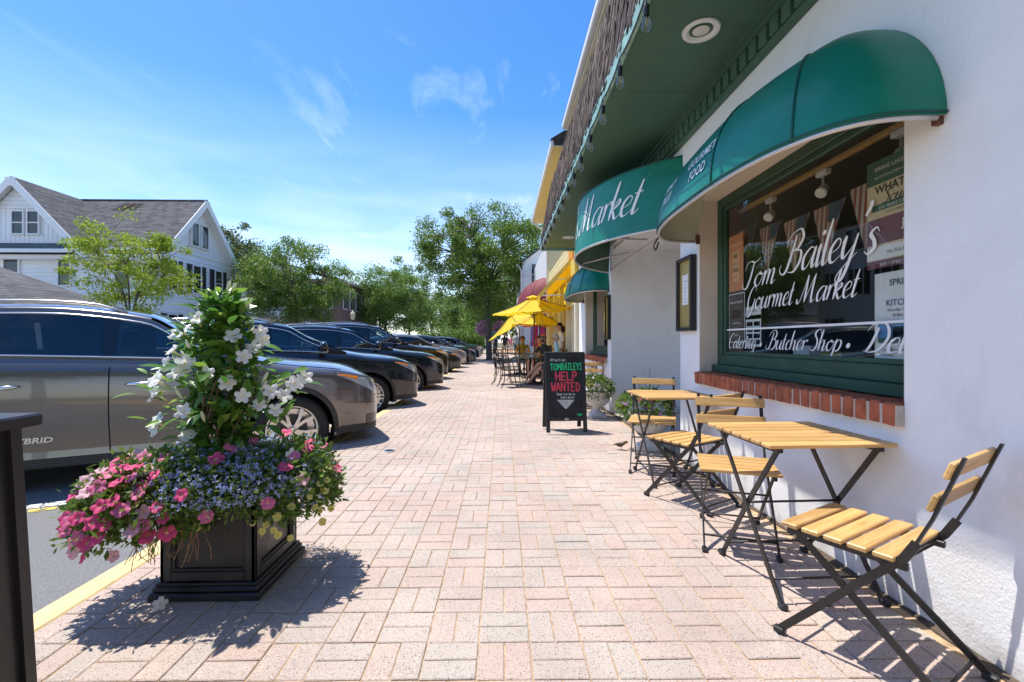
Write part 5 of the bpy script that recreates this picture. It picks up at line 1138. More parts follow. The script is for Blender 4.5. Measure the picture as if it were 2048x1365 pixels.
def scatter(n, ks, mind, cond, upper=-.5):
    out = []; tries = 0
    while len(out) < n and tries < 9000:
        tries += 1; p, nr = surf(pr.choice(ks), pr, upper)
        if not cond(p) or inside(p,.97) or any((p-q).length < mind for q,_ in out): continue
        out.append((p,nr))
    return out
k_p1 = clothmat('petunia_pink',(.93,.10,.28),.6,.45,.15,40); k_p2 = clothmat('petunia_rose',(.94,.22,.40),.6,.45,.15,40); k_p3 = clothmat('petunia_light',(.95,.55,.62),.6,.45,.12,40); k_th = mat('petunia_throat',(.75,.45,.2),.6)
pm_ = [petal_flower('flower',.032,5,.010,0,m,k_th,.2,s) for s,m in enumerate((k_p1,k_p2,k_p3,k_p1,k_p2))]
sp_ = scatter(64,[1,1,1,3,3],.036,lambda p: p.x < -1.42 and p.y < 2.36) + scatter(24,[0,2,4],.075,lambda p: p.z > .45 and p.y < 2.62)
petunias('pink_petunia','pink petunias tumbling over the left and top of the planter',sp_,pm_,1.0,[1,1,3],3800,(-1.7,2.2,.3),K['bed_leaf'])
k_y1 = clothmat('calibrachoa_yellow',(.84,.78,.24),.6,.45,.1,40); k_y2 = mat('calibrachoa_throat',(.70,.45,.03),.6)
ym = [petal_flower('flower',.019,5,.006,0,k_y1,k_y2,.12,s) for s in range(3)]
sp_ = scatter(26,[2],.03,lambda p: p.y < 2.36 and p.z < .52,-.8)+scatter(4,[3],.06,lambda p: p.y < 2.1)
petunias('yellow_calibrachoa','small pale yellow flowers trailing over the right side of the planter',sp_,ym,1.0,[2,2,2],2600,(-1.03,2.38,.3),leafmat('calibrachoa_leaf',[(.10,.18,.03),(.14,.24,.04),(.08,.15,.03)],.5,.35,.3))
b = MB()
for k in range(26):
    x0 = pr.uniform(-1.62,-1.35); P = [(x0,2.11+pr.uniform(-.05,.0),.36)]
    for j in range(4): P.append((P[-1][0]+pr.gauss(0,.02),P[-1][1]-pr.uniform(-.01,.02),P[-1][2]-pr.uniform(.02,.055)))
    b.tube(P,.0016,4)
b.build('dry_stems', mat('dry_stem',(.30,.17,.09),.9), pl)
# ================================================================ URNS
def urn(label, x, y, s, plab, seed, pinks):
    t = thing('stone_urn', label, 'urn', (x,y,0), group='cast stone urns at the entrance')
    MB().bbox((x-.125*s,y-.125*s,0),(x+.125*s,y+.125*s,.05*s),.006).build('base', K['terracotta_white'], t)
    P = []; n = 48
    for (r_,h) in ((.115,.05),(.10,.075),(.06,.10),(.052,.14),(.075,.165),(.14,.20),(.19,.27),(.205,.34),(.20,.37),(.225,.385),(.228,.40),(.20,.405),(.19,.36)):
        P.append([(x+s*r_*(1+(.035*math.cos(16*2*PI*j/n) if .16 < h < .36 else 0))*math.cos(2*PI*j/n), y+s*r_*(1+(.035*math.cos(16*2*PI*j/n) if .16 < h < .36 else 0))*math.sin(2*PI*j/n), s*h) for j in range(n+1)])
    MB().quadgrid(P).build('bowl', K['terracotta_white'], t, 50); MB().lathe([(.0005,.375),(.192,.375)],20,(x,y,0)).build('soil', K['soil'], t)
    f = thing('urn_flowers', plab, 'flowers', (x,y,.38*s), group='flowers in the stone urns'); rn = random.Random(seed); c = Vector((x-.05,y-.03,.46*s)); V = []; fl = []
    def sp():
        d = Vector((rn.gauss(0,1),rn.gauss(0,1),rn.gauss(0,1)+.5)).normalized(); q = Vector((d.x*.30*s,d.y*.27*s,d.z*.19*s)); return c+q*rn.uniform(.75,1.05), d
    for k in range(1500):
        p,d = sp(); dd = (d+Vector((rn.gauss(0,.6),rn.gauss(0,.6),rn.gauss(0,.6)))).normalized(); s_ = dd.cross(Vector((rn.gauss(0,1),rn.gauss(0,1),1))).normalized()*.012; V.append([p,p+dd*.025+s_,p+dd*.05,p+dd*.025-s_])
    link('foliage', fast_mesh('foliage', np.array(V)-np.array(ORG[f.name]), 4, [K['bed_leaf']]), f, kind='stuff')
    for k in range(34):
        p,d = sp(); o = link('flower', pinks[rn.randrange(len(pinks))], f); o.matrix_local = Matrix.Translation(p+d*.02-Vector(ORG[f.name])) @ rot_to((d+Vector((0,-.5,.2))).normalized(),rn.random()*6)
    b = MB()
    for k in range(14):
        a = rn.uniform(0,6.28); b.tube([(x,y,.4*s),(x+.06*math.cos(a),y+.06*math.sin(a),.62*s),(x+.16*math.cos(a),y+.16*math.sin(a),.80*s+rn.uniform(-.05,.1))],[.004,.003,.001],4)
    b.build('grass_blades', mat('spike_grass',(.10,.13,.06),.6), f)
k_l1 = mat('petunia_lilac',(.42,.20,.42),.6,var=.25,vscale=50); k_l2 = mat('petunia_white_edge',(.70,.62,.68),.6)
lil = [petal_flower('flower',.024,5,.007,0,m,k_p1,.2,s) for s,m in enumerate((k_l1,k_l2,k_l2))]; mixp = [petal_flower('flower',.024,5,.007,0,m,k_th,.2,s) for s,m in enumerate((k_p1,k_l1,k_p3,k_l1))]
urn('fluted white stone urn beside the far bistro chair',1.60,4.98,.98,'green foliage with pink and lilac flowers in the urn by the bistro table',4,mixp)
urn('fluted white stone urn right behind the chalkboard sign',1.47,7.1,.98,'white and lilac flowers in the urn behind the chalkboard sign',5,lil)
# ================================================================ BIN at the left edge, sparrow
bn = thing('litter_bin', 'black metal bin with flat lid at left edge of the picture', 'bin', (-1.65,1.08,0))
b = MB(); P = [[(-1.65+sx_*h_,1.08+sy_*h_,z_) for sx_,sy_ in ((-1,-1),(1,-1),(1,1),(-1,1),(-1,-1))] for h_,z_ in ((.285,.02),(.255,.925))]; b.quadgrid(P); b.build('body', K['black_paint'], bn)
b = MB()
for sx_,sy_ in ((-1,-1),(1,-1),(1,1),(-1,1)): MB().tube([(-1.65+sx_*.285,1.08+sy_*.285,.0),(-1.65+sx_*.257,1.08+sy_*.257,.93)],1,flat=(.03,.03)).build('corner_post', K['black_paint'], bn)
MB().bbox((-1.65-.305,1.08-.305,.93),(-1.65+.305,1.08+.305,.965),.006).build('lid', K['black_paint'], bn)
MB().bbox((-1.65-.24,1.08-.24,.966),(-1.65+.24,1.08+.24,.985),.005).build('lid_cap', K['black_paint'], bn)
sw = thing('sparrow', 'small brown sparrow standing on the bricks near the far bistro chair', 'bird', (1.29,4.95,0)); sw.rotation_euler = (0,0,R(-25))
k_sp = mat('sparrow_brown',(.16,.10,.055),.9,var=.5,vscale=60); b = MB()
P = []
for (x_,z_,r_) in ((-.085,.052,.004),(-.06,.055,.010),(-.035,.055,.022),(-.01,.055,.027),(.015,.065,.025),(.035,.08,.019),(.05,.088,.017),(.062,.088,.010),(.07,.086,.004),(.08,.084,.0005)):
    P.append([(x_, r_*.85*math.cos(a), z_+r_*math.sin(a)) for a in np.linspace(0,2*PI,11)])
b.quadgrid(P); b.build('body', k_sp, sw, True, True)
for s in (-1,1):
    MB().tube([(.0,s*.01,.035),(.004,s*.011,.012),(.0,s*.011,.002),(.016,s*.013,.002)],.0016,4).build('leg', k_th, sw, local=True)
    MB().ball((-.018,s*.020,.058),(.04,.007,.017),8,5).build('wing', mat('sparrow_wing',(.07,.045,.03),.9,var=.5,vscale=80), sw, True, True)
# ================================================================ THE YELLOW CAFE AND SHOPS BEYOND
K['cream'] = mat('cream_paint',(.72,.66,.50),.7,var=.06,vscale=3,coords='Position'); K['yellow_paint'] = mat('yellow_paint',(.78,.55,.10),.6,var=.08,vscale=4,coords='Position')
K['yellow_cloth'] = clothmat('yellow_canvas',(.86,.60,.02),.7,.42,.05); K['maroon_cloth'] = clothmat('maroon_canvas',(.22,.035,.045),.7,.15,.1)
K['siding_yellow'] = mat('pale_yellow_siding',(.74,.62,.33),.75,var=.06,vscale=2,coords='Position'); K['dark_glass'] = mat('dark_window',(.015,.02,.024),.05,spec=.8)
def shinglemat():
    m = mat('asphalt_shingle',(.09,.088,.09),.95); t = m.node_tree; b = t.nodes['Principled BSDF']; g_ = t.nodes.new('ShaderNodeNewGeometry'); s_ = t.nodes.new('ShaderNodeSeparateXYZ'); c = t.nodes.new('ShaderNodeCombineXYZ'); a_ = nn(t,'ShaderNodeMath',_operation='MULTIPLY_ADD'); a_.inputs[1].default_value = .35
    t.links.new(g_.outputs['Position'],s_.inputs[0]); t.links.new(s_.outputs[1],a_.inputs[0]); t.links.new(s_.outputs[0],a_.inputs[2]); t.links.new(a_.outputs[0],c.inputs[0]); t.links.new(s_.outputs[2],c.inputs[1])
    br = nn(t,'ShaderNodeTexBrick',Scale=1.0); br.inputs['Brick Width'].default_value = .36; br.inputs['Row Height'].default_value = .10; br.inputs['Mortar Size'].default_value = .010; br.inputs['Bias'].default_value = 0
    br.inputs['Color1'].default_value = (.065,.064,.068,1); br.inputs['Color2'].default_value = (.145,.14,.14,1); br.inputs['Mortar'].default_value = (.035,.034,.036,1); t.links.new(c.outputs[0],br.inputs['Vector'])
    n = nn(t,'ShaderNodeTexNoise',Scale=3.0,Detail=8,Roughness=.7); t.links.new(g_.outputs['Position'],n.inputs['Vector']); mr = t.nodes.new('ShaderNodeMapRange'); mr.inputs[1].default_value = .3; mr.inputs[2].default_value = .7; mr.inputs[3].default_value = .75; mr.inputs[4].default_value = 1.25; t.links.new(n.outputs[0],mr.inputs[0])
    vm = nn(t,'ShaderNodeVectorMath',_operation='SCALE'); t.links.new(br.outputs[0],vm.inputs[0]); t.links.new(mr.outputs[0],vm.inputs['Scale']); t.links.new(vm.outputs[0],b.inputs['Base Color']); return m
K['roof_grey'] = shinglemat()
def bands(name, col, step, m_rough=.75, axis=2):
    return MB()
# upper storey of the market
um = thing('upper_storey', 'cream clapboard upper storey with gutter rising behind the shake roof', 'building', (2,4,4.5))
MB().box((2.3,-9,4.55),(8,10.45,6.1)).build('wall', K['cream'], um)
MB().bbox((1.45,-9,5.95),(2.31,10.45,6.0),.01).build('soffit', K['cream'], um); MB().bbox((1.36,-9,5.98),(1.452,10.45,6.12),.02).build('gutter', K['white_paint'], um)
MB().quadgrid([[(1.36,-9,6.12),(5,-9,8.4)],[(1.36,10.45,6.12),(5,10.45,8.4)]]).build('roof', K['roof_grey'], um)
yb = thing('yellow_cafe', 'pale yellow two storey cafe building with glass shopfront', 'building', (1.75,14,0))
w = MB()
w.box((1.78,10.62,2.75),(7,17.6,5.7)); w.box((2.6,10.62,-.1),(7,17.6,2.75)); w.box((1.78,10.62,-.1),(2.6,10.72,2.75)); w.box((1.78,17.5,-.1),(2.6,17.6,2.75)); w.build('wall', K['siding_yellow'], yb)
for k in range(13): MB().bbox((1.755,10.63,3.2+.19*k),(1.779,17.59,3.385+.19*k),.008).build('clapboard', K['siding_yellow'], yb)
MB().bbox((1.20,10.62,5.66),(1.78,17.6,5.70),.01).build('soffit', K['siding_yellow'], yb); MB().bbox((1.12,10.62,5.66),(1.20,17.6,5.82),.02).build('gutter', K['white_paint'], yb)
MB().quadgrid([[(1.12,10.55,5.82),(5,10.55,8.2)],[(1.12,17.7,5.82),(5,17.7,8.2)]]).build('roof', K['roof_grey'], yb)
MB().tube([(1.16,17.4,5.66),(1.5,17.4,5.4),(1.72,17.4,5.2),(1.72,17.4,.1)],.04,8).build('downpipe', K['white_paint'], yb, True)
for y_ in (10.75,12.2,13.7,15.2,16.7,17.45): MB().bbox((1.70,y_-.09,0),(1.82,y_+.09,2.75),.012).build('pilaster', K['cream'], yb)
MB().bbox((1.69,10.66,2.75),(1.777,17.55,3.15),.01).build('sign_band', K['yellow_paint'], yb)
for i,y_ in enumerate((10.75,12.2,13.7,15.2,16.7)):
    y1 = (12.2,13.7,15.2,16.7,17.45)[i]
    fr = MB().bbox((1.74,y_+.09,.45),(1.80,y1-.09,.55),.006).bbox((1.74,y_+.09,2.05),(1.80,y1-.09,2.1),.006).bbox((1.745,(y_+y1)/2-.02,.55),(1.795,(y_+y1)/2+.02,2.05),.005).build('window_frame', K['yellow_paint'] if i%2 else K['cream'], yb)
    MB().quadgrid([[(1.77,y1-.09,.5),(1.77,y1-.09,2.75)],[(1.77,y_+.09,.5),(1.77,y_+.09,2.75)]]).build('pane', K['glass'], fr); MB().box((1.75,y_+.09,0),(1.79,y1-.09,.45)).build('stall_riser', K['cream'], yb)
MB().bbox((1.72,11.2,3.18),(1.753,11.9,4.1),.01).build('orange_panel', mat('orange_panel',(.80,.32,.03),.6), yb)
# sloping yellow awning with its open frame
ya_ = thing('shopfront_awning', 'sloping yellow canvas awning with open yellow frame over the cafe', 'awning', (1.75,14,2.4))
MB().quadgrid([[(1.74-.80*u,y_,3.18-.88*u-.03*math.sin(PI*u)) for u in np.linspace(0,1,8)] for y_ in (11.4,13.2,15,17.2)]).build('canopy', K['yellow_cloth'], ya_, True)
MB().quadgrid([[(.94,y_,2.30-.22*u) for u in (0,1)] for y_ in (11.4,14,17.2)]).build('valance', K['yellow_cloth'], ya_)
for y_ in (11.38,12.1,17.22): MB().tube([(1.74,y_,3.2),(.93,y_,2.29)],1,flat=(.09,.05)).build('rafter', K['yellow_paint'], ya_)
for y_ in (11.38,17.22): MB().tube([(1.74,y_,2.32),(.94,y_,2.30)],.018,6).tube([(1.74,y_,2.75),(1.3,y_,2.68)],.014,6).build('frame_bar', K['cream'], ya_, True)
# next shop: maroon dome awning, white gabled house beyond
ns_ = thing('white_shop', 'white clapboard shop with maroon dome awning beyond the cafe', 'building', (1.8,21,0)); MB().box((1.8,17.7,-.1),(7,25.9,5.2)).build('wall', K['white_paint'], ns_)
for y_ in (18.2,20.2,22.4,24.2): MB().bbox((1.76,y_,.5),(1.797,y_+1.4,2.5),.01).build('shop_window', K['dark_glass'], ns_)
ma = thing('dome_awning', 'ribbed maroon dome awning over the shop beyond the cafe', 'awning', (1.8,19.6,2.6))
def mpt(th,ph): return (1.79-1.15*math.sin(th)**.8*math.cos(ph), 19.5-1.6*math.cos(th)*(.5+.5*math.cos(ph)), 2.6+1.15*math.sin(ph))
T_ = np.linspace(0.001,PI-.001,19)
for i in range(6):
    q = T_[i*3:i*3+4]; MB().quadgrid([[mpt(a,p) for p in np.linspace(0,PI/2,9)] for a in q]).build('gore', K['maroon_cloth'], ma, True); MB().tube([mpt(q[0],p) for p in np.linspace(0,PI/2,9)],.012,5).build('rib', K['maroon_cloth'], ma, True)
gh = thing('gabled_house', 'white gabled house end with sash window down the street on the right', 'house', (4,27,0))
b = MB(); b.box((1.15,26,-.1),(9,36,5.6)); b.poly([(1.15,26,5.6),(9,26,5.6),(5.07,26,8.6)]); b.build('wall', K['white_paint'], gh)
MB().quadgrid([[(.85,25.8,5.42),(5.07,25.8,8.72)],[(.85,36,5.42),(5.07,36,8.72)]]).quadgrid([[(9.3,25.8,5.42),(5.07,25.8,8.72)],[(9.3,36,5.42),(5.07,36,8.72)]]).build('roof', K['roof_grey'], gh)
fr = MB().bbox((1.62,25.93,4.4),(2.28,25.998,5.55),.01).build('window', K['white_paint'], gh); MB().box((1.68,25.92,4.95),(2.22,25.929,5.5)).box((1.68,25.92,4.45),(2.22,25.929,4.91)).build('pane', K['dark_glass'], fr)
MB().tube([(.9,25.75,5.4),(1.1,25.9,5.1),(1.1,25.9,.1)],.05,8).build('downpipe', K['white_paint'], gh, True)
MB().bbox((.8,25.75,5.36),(.9,36,5.48),.02).build('gutter', K['white_paint'], gh)
fb = thing('far_shop_row', 'low pale shop row at far end of the pavement', 'building', (2,45,0)); MB().box((1.6,36.2,-.1),(10,62,4.6)).build('wall', K['cream'], fb)
for k in range(7): MB().bbox((1.56,37+3.5*k,.4),(1.597,39.4+3.5*k,2.5),.01).build('shop_window', K['dark_glass'], fb)
# ---------------------------------------------------------------- cafe furniture
def umbrella(label, x, y, h, r_, tilt, az, sag=.22):
    t = thing('market_umbrella', label, 'umbrella', (x,y,0), group='yellow market umbrellas over the cafe tables'); top = Vector((x,y,h)); zj = h-.62
    MB().tube([(x,y,.03),(x,y,zj)],.021,8).build('pole', K['pole_wood'], t, True)
    Mx = Matrix.Translation((x,y,zj)) @ Matrix.Rotation(az,4,'Z') @ Matrix.Rotation(tilt,4,'Y'); L = h-zj
    MB().tube([Mx @ Vector((0,0,0)),Mx @ Vector((0,0,L))],.019,8).build('upper_pole', K['pole_wood'], t, True)
    n = 8
    def cp_(a,u): rr = r_*u; return Mx @ Vector((rr*math.cos(a),rr*math.sin(a),L-.42*u-.05*math.sin(PI*u)))
    for k in range(n):
        a0 = 2*PI*k/n; a1 = 2*PI*(k+1)/n; G_ = []
        for u in np.linspace(.05,1,7):
            row = []
            for v in np.linspace(0,1,5): p = cp_(a0,u)*(1-v)+cp_(a1,u)*v; row.append(p-Vector((0,0,.025*math.sin(PI*v)*u)))
            G_.append(row)
        G_.append([p-Vector((0,0,.06)) for p in G_[-1]]) if False else None
        MB().quadgrid(G_).build('canopy_panel', K['yellow_cloth'], t, True)
        MB().tube([cp_(a0,.04)-Vector((0,0,.015)),cp_(a0,.99)-Vector((0,0,.015))],.007,4).tube([Mx @ Vector((0,0,L-.5)),cp_(a0,.55)-Vector((0,0,.015))],.006,4).build('rib', K['pole_wood'], t)
    G_ = [[Mx @ Vector((r_*.17*u*math.cos(a),r_*.17*u*math.sin(a),L+.045-.06*u)) for a in np.linspace(0,2*PI,9)] for u in (0.02,.5,1)]
    MB().quadgrid(G_).build('vent_cap', K['yellow_cloth'], t); MB().lathe([(.24,0),(.24,.05),(.05,.08),(.04,.2)],14,(x,y,.0)).build('base', K['black_paint'], t, 40)
K['pole_wood'] = mat('dark_pole',(.06,.04,.025),.5)
umbrella('large yellow umbrella nearest, over the first cafe table', .88,12.55,2.38,1.2,R(4),R(200))
umbrella('yellow umbrella tilted steeply toward the street behind the nearest one', .62,16.2,2.2,1.15,R(30),PI)
umbrella('yellow umbrella close to the cafe windows behind the nearest one', 1.25,15.2,2.12,1.0,R(3),0)
def cafe_table(label,x,y,things_):
    t = thing('cafe_table', label, 'table', (x,y,0), group='round cafe tables'); MB().lathe([(.0005,.74),(.43,.74),(.45,.73),(.45,.715),(.42,.71)],32,(x,y,0)).build('tabletop', K['table_top'], t, 40)
    MB().tube([(x+.05,y,.71),(x+.05,y,.08)],.03,8).build('pedestal', K['black_metal'], t, True)
    for k in range(4):
        a = PI/4+PI/2*k; MB().tube(catmull([(x+.05,y,.3),(x+.05+.12*math.cos(a),y+.12*math.sin(a),.12),(x+.05+.3*math.cos(a),y+.3*math.sin(a),.015)],5),.014,6).build('foot', K['black_metal'], t, True)
K['table_top'] = mat('cafe_table_top',(.05,.045,.042),.35,var=.3,vscale=10)
cafe_table('round dark cafe table under the nearest yellow umbrella', .72,12.55,None); cafe_table('round dark cafe table under the tilted umbrella', .72,16.0,None)
k_drink = glassmat('drinking_glass',(.9,.92,.9),1.45,1.2)
for i,(x_,y_,h_,lab) in enumerate(((.6,12.4,.13,'clear glass at left of the nearest cafe table'),(.72,12.35,.15,'clear glass in the middle of the nearest cafe table'),(.86,12.45,.12,'clear glass at right of the nearest cafe table'))):
    o = MB().lathe([(.0005,.003),(.03,.003),(.036,h_),(.033,h_),(.028,.01)],14,(x_,y_,.742)).build('drinking_glass', k_drink, None, True, label=lab, cat='glass', group='glasses on the cafe table')
pt_ = thing('food_plate','pale plate with food on the nearest cafe table','plate',(.55,12.6,.742)); MB().lathe([(.0005,.004),(.09,.004),(.13,.018),(.12,.008)],24,(.55,12.6,.742)).build('plate', K['white_paint'], pt_, True); MB().ball((.55,12.6,.76),(.06,.05,.03),10,6).build('food', mat('food',(.5,.3,.08),.8,var=.5,vscale=40), pt_, True)
def cafe_chair(label, x, y, rz):
    t = thing('cafe_chair', label, 'chair', group='black metal cafe chairs'); BK = K['black_metal']
    MB().bbox((-.21,-.20,.43),(.21,.22,.45),.008).build('seat', BK, t)
    for s in (-1,1):
        MB().tube(catmull([(s*.19,.19,.43),(s*.21,.20,.25),(s*.20,.22,.1),(s*.23,.27,.0)],5),.012,6).build('leg', BK, t, True)
        MB().tube(catmull([(s*.19,-.25,.92),(s*.20,-.23,.7),(s*.19,-.19,.44),(s*.19,-.19,.25),(s*.20,-.22,.1),(s*.22,-.29,.0)],5),.012,6).build('back_leg', BK, t, True)
        MB().tube(catmull([(s*.20,-.22,.66),(s*.25,-.05,.67),(s*.25,.12,.66),(s*.21,.17,.45)],5),.011,6).build('armrest', BK, t, True)
    MB().tube(catmull([(-.19,-.25,.92),(-.1,-.27,.95),(0,-.275,.96),(.1,-.27,.95),(.19,-.25,.92)],4),.012,6).build('top_rail', BK, t, True)
    b = MB(); b.tube([(-.19,-.215,.6),(.19,-.215,.6)],.009,5).tube([(-.19,-.235,.8),(.19,-.235,.8)],.009,5)
    for k in range(3): b.lathe([(.045,-.008),(.058,0),(.045,.008)],12,(-.11+.11*k,-.23,.70),'y')
    for k in range(5): b.tube([(-.14+.07*k,-.2,.45),(-.14+.07*k,-.215,.6)],.006,4)
    b.build('back_scroll', BK, t); t.location = (x,y,0); t.rotation_euler = (0,0,rz); return t
ch0 = cafe_chair('black metal cafe chair nearest the viewer at left of the first cafe table', .20,11.75,R(-75))
for (x_,y_,rz,lab) in ((.02,12.6,R(-95),'black metal cafe chair on street side of the first cafe table'),(.28,13.3,R(-120),'black metal cafe chair behind the first cafe table'),(1.42,11.95,R(85),'black metal cafe chair under the man in the pale blue shirt'),(1.22,13.0,R(150),'black metal cafe chair under the bearded man in sunglasses'),(.75,16.75,R(180),'black metal cafe chair under the man in the olive shirt'),(1.3,15.2,R(120),'black metal cafe chair under the woman holding a phone'),(.05,15.7,R(-80),'empty black metal cafe chair at the second cafe table')): dup(ch0,(x_,y_,0),rz,lab)
# ---------------------------------------------------------------- people
K['skin'] = mat('skin',(.50,.27,.17),.55,var=.08,vscale=12)
def stick(J, bones, rad, subd=2):
    names = list(J); me = bpy.data.meshes.new('b'); me.from_pydata([J[n] for n in names],[(names.index(a),names.index(b)) for a,b,_ in bones],[])
    o = bpy.data.objects.new('b',me); COL.objects.link(o); md = o.modifiers.new('s','SKIN'); md.use_smooth_shade = True; md.branch_smoothing = .6
    for i,n in enumerate(names): me.skin_vertices[0].data[i].radius = rad[n] if hasattr(rad[n],'__len__') else (rad[n],rad[n]); me.skin_vertices[0].data[i].use_root = (n == 'pelvis')
    sb = o.modifiers.new('d','SUBSURF'); sb.levels = subd; sb.render_levels = subd
    dg = bpy.context.evaluated_depsgraph_get(); dg.update(); r_ = bpy.data.meshes.new_from_object(o.evaluated_get(dg)); bpy.data.objects.remove(o); bpy.data.meshes.remove(me); return r_
def seg_d(p,a,b):
    ab_ = b-a; t = max(0,min(1,(p-a).dot(ab_)/max(1e-9,ab_.length_squared))); return (p-(a+ab_*t)).length
def person(label, loc, rz, pose, cols, hairc, hairk='short', fingers=False, glasses=False, beard=False, scale=1.0, group='people at the cafe and on the pavement', cap=None):
    """faces +y locally; pose overrides joints; cols: shirt, legs, shoes, sleeve(bool), longlegs(bool)"""
    J = dict(pelvis=(0,0,.94),spine=(0,.0,1.12),chest=(0,.0,1.32),neck=(0,-.01,1.475),jaw=(0,.03,1.56),head=(0,.02,1.645),crown=(0,.0,1.73))
    for s,n in ((-1,'l'),(1,'r')):
        J.update({n+'sh':(s*.175,-.01,1.41),n+'el':(s*.225,-.02,1.13),n+'wr':(s*.22,.06,.89),n+'ha':(s*.215,.08,.81),n+'hi':(s*.095,0,.88),n+'kn':(s*.10,.03,.49),n+'an':(s*.10,-.02,.09),n+'to':(s*.115,.16,.04)})
    J.update(pose)
    rad = dict(pelvis=(.15,.115),spine=(.145,.105),chest=(.165,.115),neck=.056,jaw=.068,head=(.083,.095),crown=.052)
    bones = [('pelvis','spine',0),('spine','chest',0),('chest','neck',0),('neck','jaw',2),('jaw','head',2),('head','crown',2)]
    for n in 'lr':
        rad.update({n+'sh':.064,n+'el':.043,n+'wr':.029,n+'ha':(.036,.02),n+'hi':.088,n+'kn':.057,n+'an':.039,n+'to':(.045,.03)})
        bones += [('chest',n+'sh',0),(n+'sh',n+'el',0),(n+'el',n+'wr',2),(n+'wr',n+'ha',2),('pelvis',n+'hi',1),(n+'hi',n+'kn',1),(n+'kn',n+'an',1 if cols.get('long') else 2),(n+'an',n+'to',3)]
        if fingers:
            h = Vector(J[n+'ha']); w_ = Vector(J[n+'wr']); d = (h-w_).normalized(); sd = d.cross(Vector((0,0,1))).normalized()
            for k,(off,L) in enumerate(((-.03,.062),(-.01,.075),(.01,.07),(.03,.055))):
                J[n+'f%d'%k] = tuple(h+d*L*.55+sd*off-Vector((0,0,.006))); J[n+'g%d'%k] = tuple(h+d*L+sd*off*1.1-Vector((0,0,.022))); rad[n+'f%d'%k] = .0095; rad[n+'g%d'%k] = .008; bones += [(n+'ha',n+'f%d'%k,2),(n+'f%d'%k,n+'g%d'%k,2)]
            J[n+'th'] = tuple(w_+d*.05+sd*(-.05)); rad[n+'th'] = .011; bones.append((n+'wr',n+'th',2))
    me = stick(J,bones,rad,1); t = thing('person',label,'person',loc,rz,group); t.scale = (scale,)*3
    for m in (cols['shirt'],cols['legs'],cols.get('skin',K['skin']),cols['shoes']): me.materials.append(m)
    Jv = {k:Vector(v) for k,v in J.items()}; rr = {k:(max(v) if hasattr(v,'__len__') else v) for k,v in rad.items()}
    mi = []
    for p in me.polygons:
        c = p.center; best = min(bones,key=lambda b_: seg_d(c,Jv[b_[0]],Jv[b_[1]])-.5*(rr[b_[0]]+rr[b_[1]])); m = best[2]
        if best[0][1:] == 'sh' and (c-Jv[best[1]]).length < .09 and not cols.get('sleeves'): m = 2
        if best[0][1:] == 'hi' and not cols.get('long') and (c-Jv[best[1]]).length < .10: m = 2
        if cols.get('sleeves') and best[0][1:] == 'el': m = 0
        mi.append(m)
    me.polygons.foreach_set('material_index',mi); link('body',me,t)
    H = Jv['head']; up = (Jv['crown']-Jv['jaw']).normalized(); fw = Vector((0,1,0)); fw = (fw-up*fw.dot(up)).normalized()
    yaw = pose.get('_look',0) if False else cols.get('look',0); fw = Matrix.Rotation(yaw,3,up) @ fw; rt = fw.cross(up)
    F = lambda a,b_,c: tuple(H+rt*a+fw*b_+up*c)
    hm = MB(); P = []
    for i in range(7):
        ph = PI*.5*i/6; row = []
        for j in range(17):
            a = 2*PI*j/16; drop = -.05 if hairk == 'short' else -.14; back = max(0,-math.sin(a)); lo = .045+(drop-.045)*min(1,back+.35*(1-abs(math.sin(a))))
            z_ = lo+(.12-lo)*math.sin(ph); q = math.cos(ph)**.8; row.append(F(.089*q*math.cos(a),.104*q*math.sin(a)-.008,z_))
        P.append(row)
    hm.quadgrid(P)
    if hairk == 'long': hm.tube([F(0,-.08,.02),F(0,-.1,-.1),F(0,-.09,-.22)],[.075,.08,.03],8)
    hm.build('hair', hairc, t, True, True)
    MB().tube([F(0,.088,.02),F(0,.112,-.02),F(0,.09,-.03)],[.008,.015,.008],6).ball(F(-.086,0,-.01),(.012,.02,.03),6,5).ball(F(.086,0,-.01),(.012,.02,.03),6,5).build('nose_and_ears', cols.get('skin',K['skin']), t, True, True)
    MB().ball(F(-.032,.082,.012),.011,6,5).ball(F(.032,.082,.012),.011,6,5).tube([F(-.022,.086,-.058),F(0,.093,-.056),F(.022,.086,-.058)],.005,5).build('eyes_and_mouth', mat('dark_feature',(.10,.03,.025),.5), t, True, True)
    if glasses:
        g_ = MB()
        for s in (-1,1): g_.ball(F(s*.036,.094,.012),(.032,.014,.022),8,6); g_.tube([F(s*.066,.085,.018),F(s*.09,.0,.018)],.004,4)
        g_.build('sunglasses', mat('mirror_lens',(.03,.12,.35),.08,.6), t, True, True)
    if beard: MB().ball(F(0,.055,-.075),(.055,.048,.045),10,7).build('beard', hairc, t, True, True)
    if cap: MB().quadgrid([[F(.093*math.cos(ph)*math.cos(a),.108*math.cos(ph)*math.sin(a),.04+.085*math.sin(ph)) for a in np.linspace(0,2*PI,17)] for ph in np.linspace(0,PI/2,6)]).quadgrid([[F(x_*.075,.09+d_*(1-.3*x_*x_),.045-.015*d_*8*.1) for x_ in np.linspace(-1,1,7)] for d_ in (0,.04,.08)]).build('cap', cap, t, True, True)
    return t
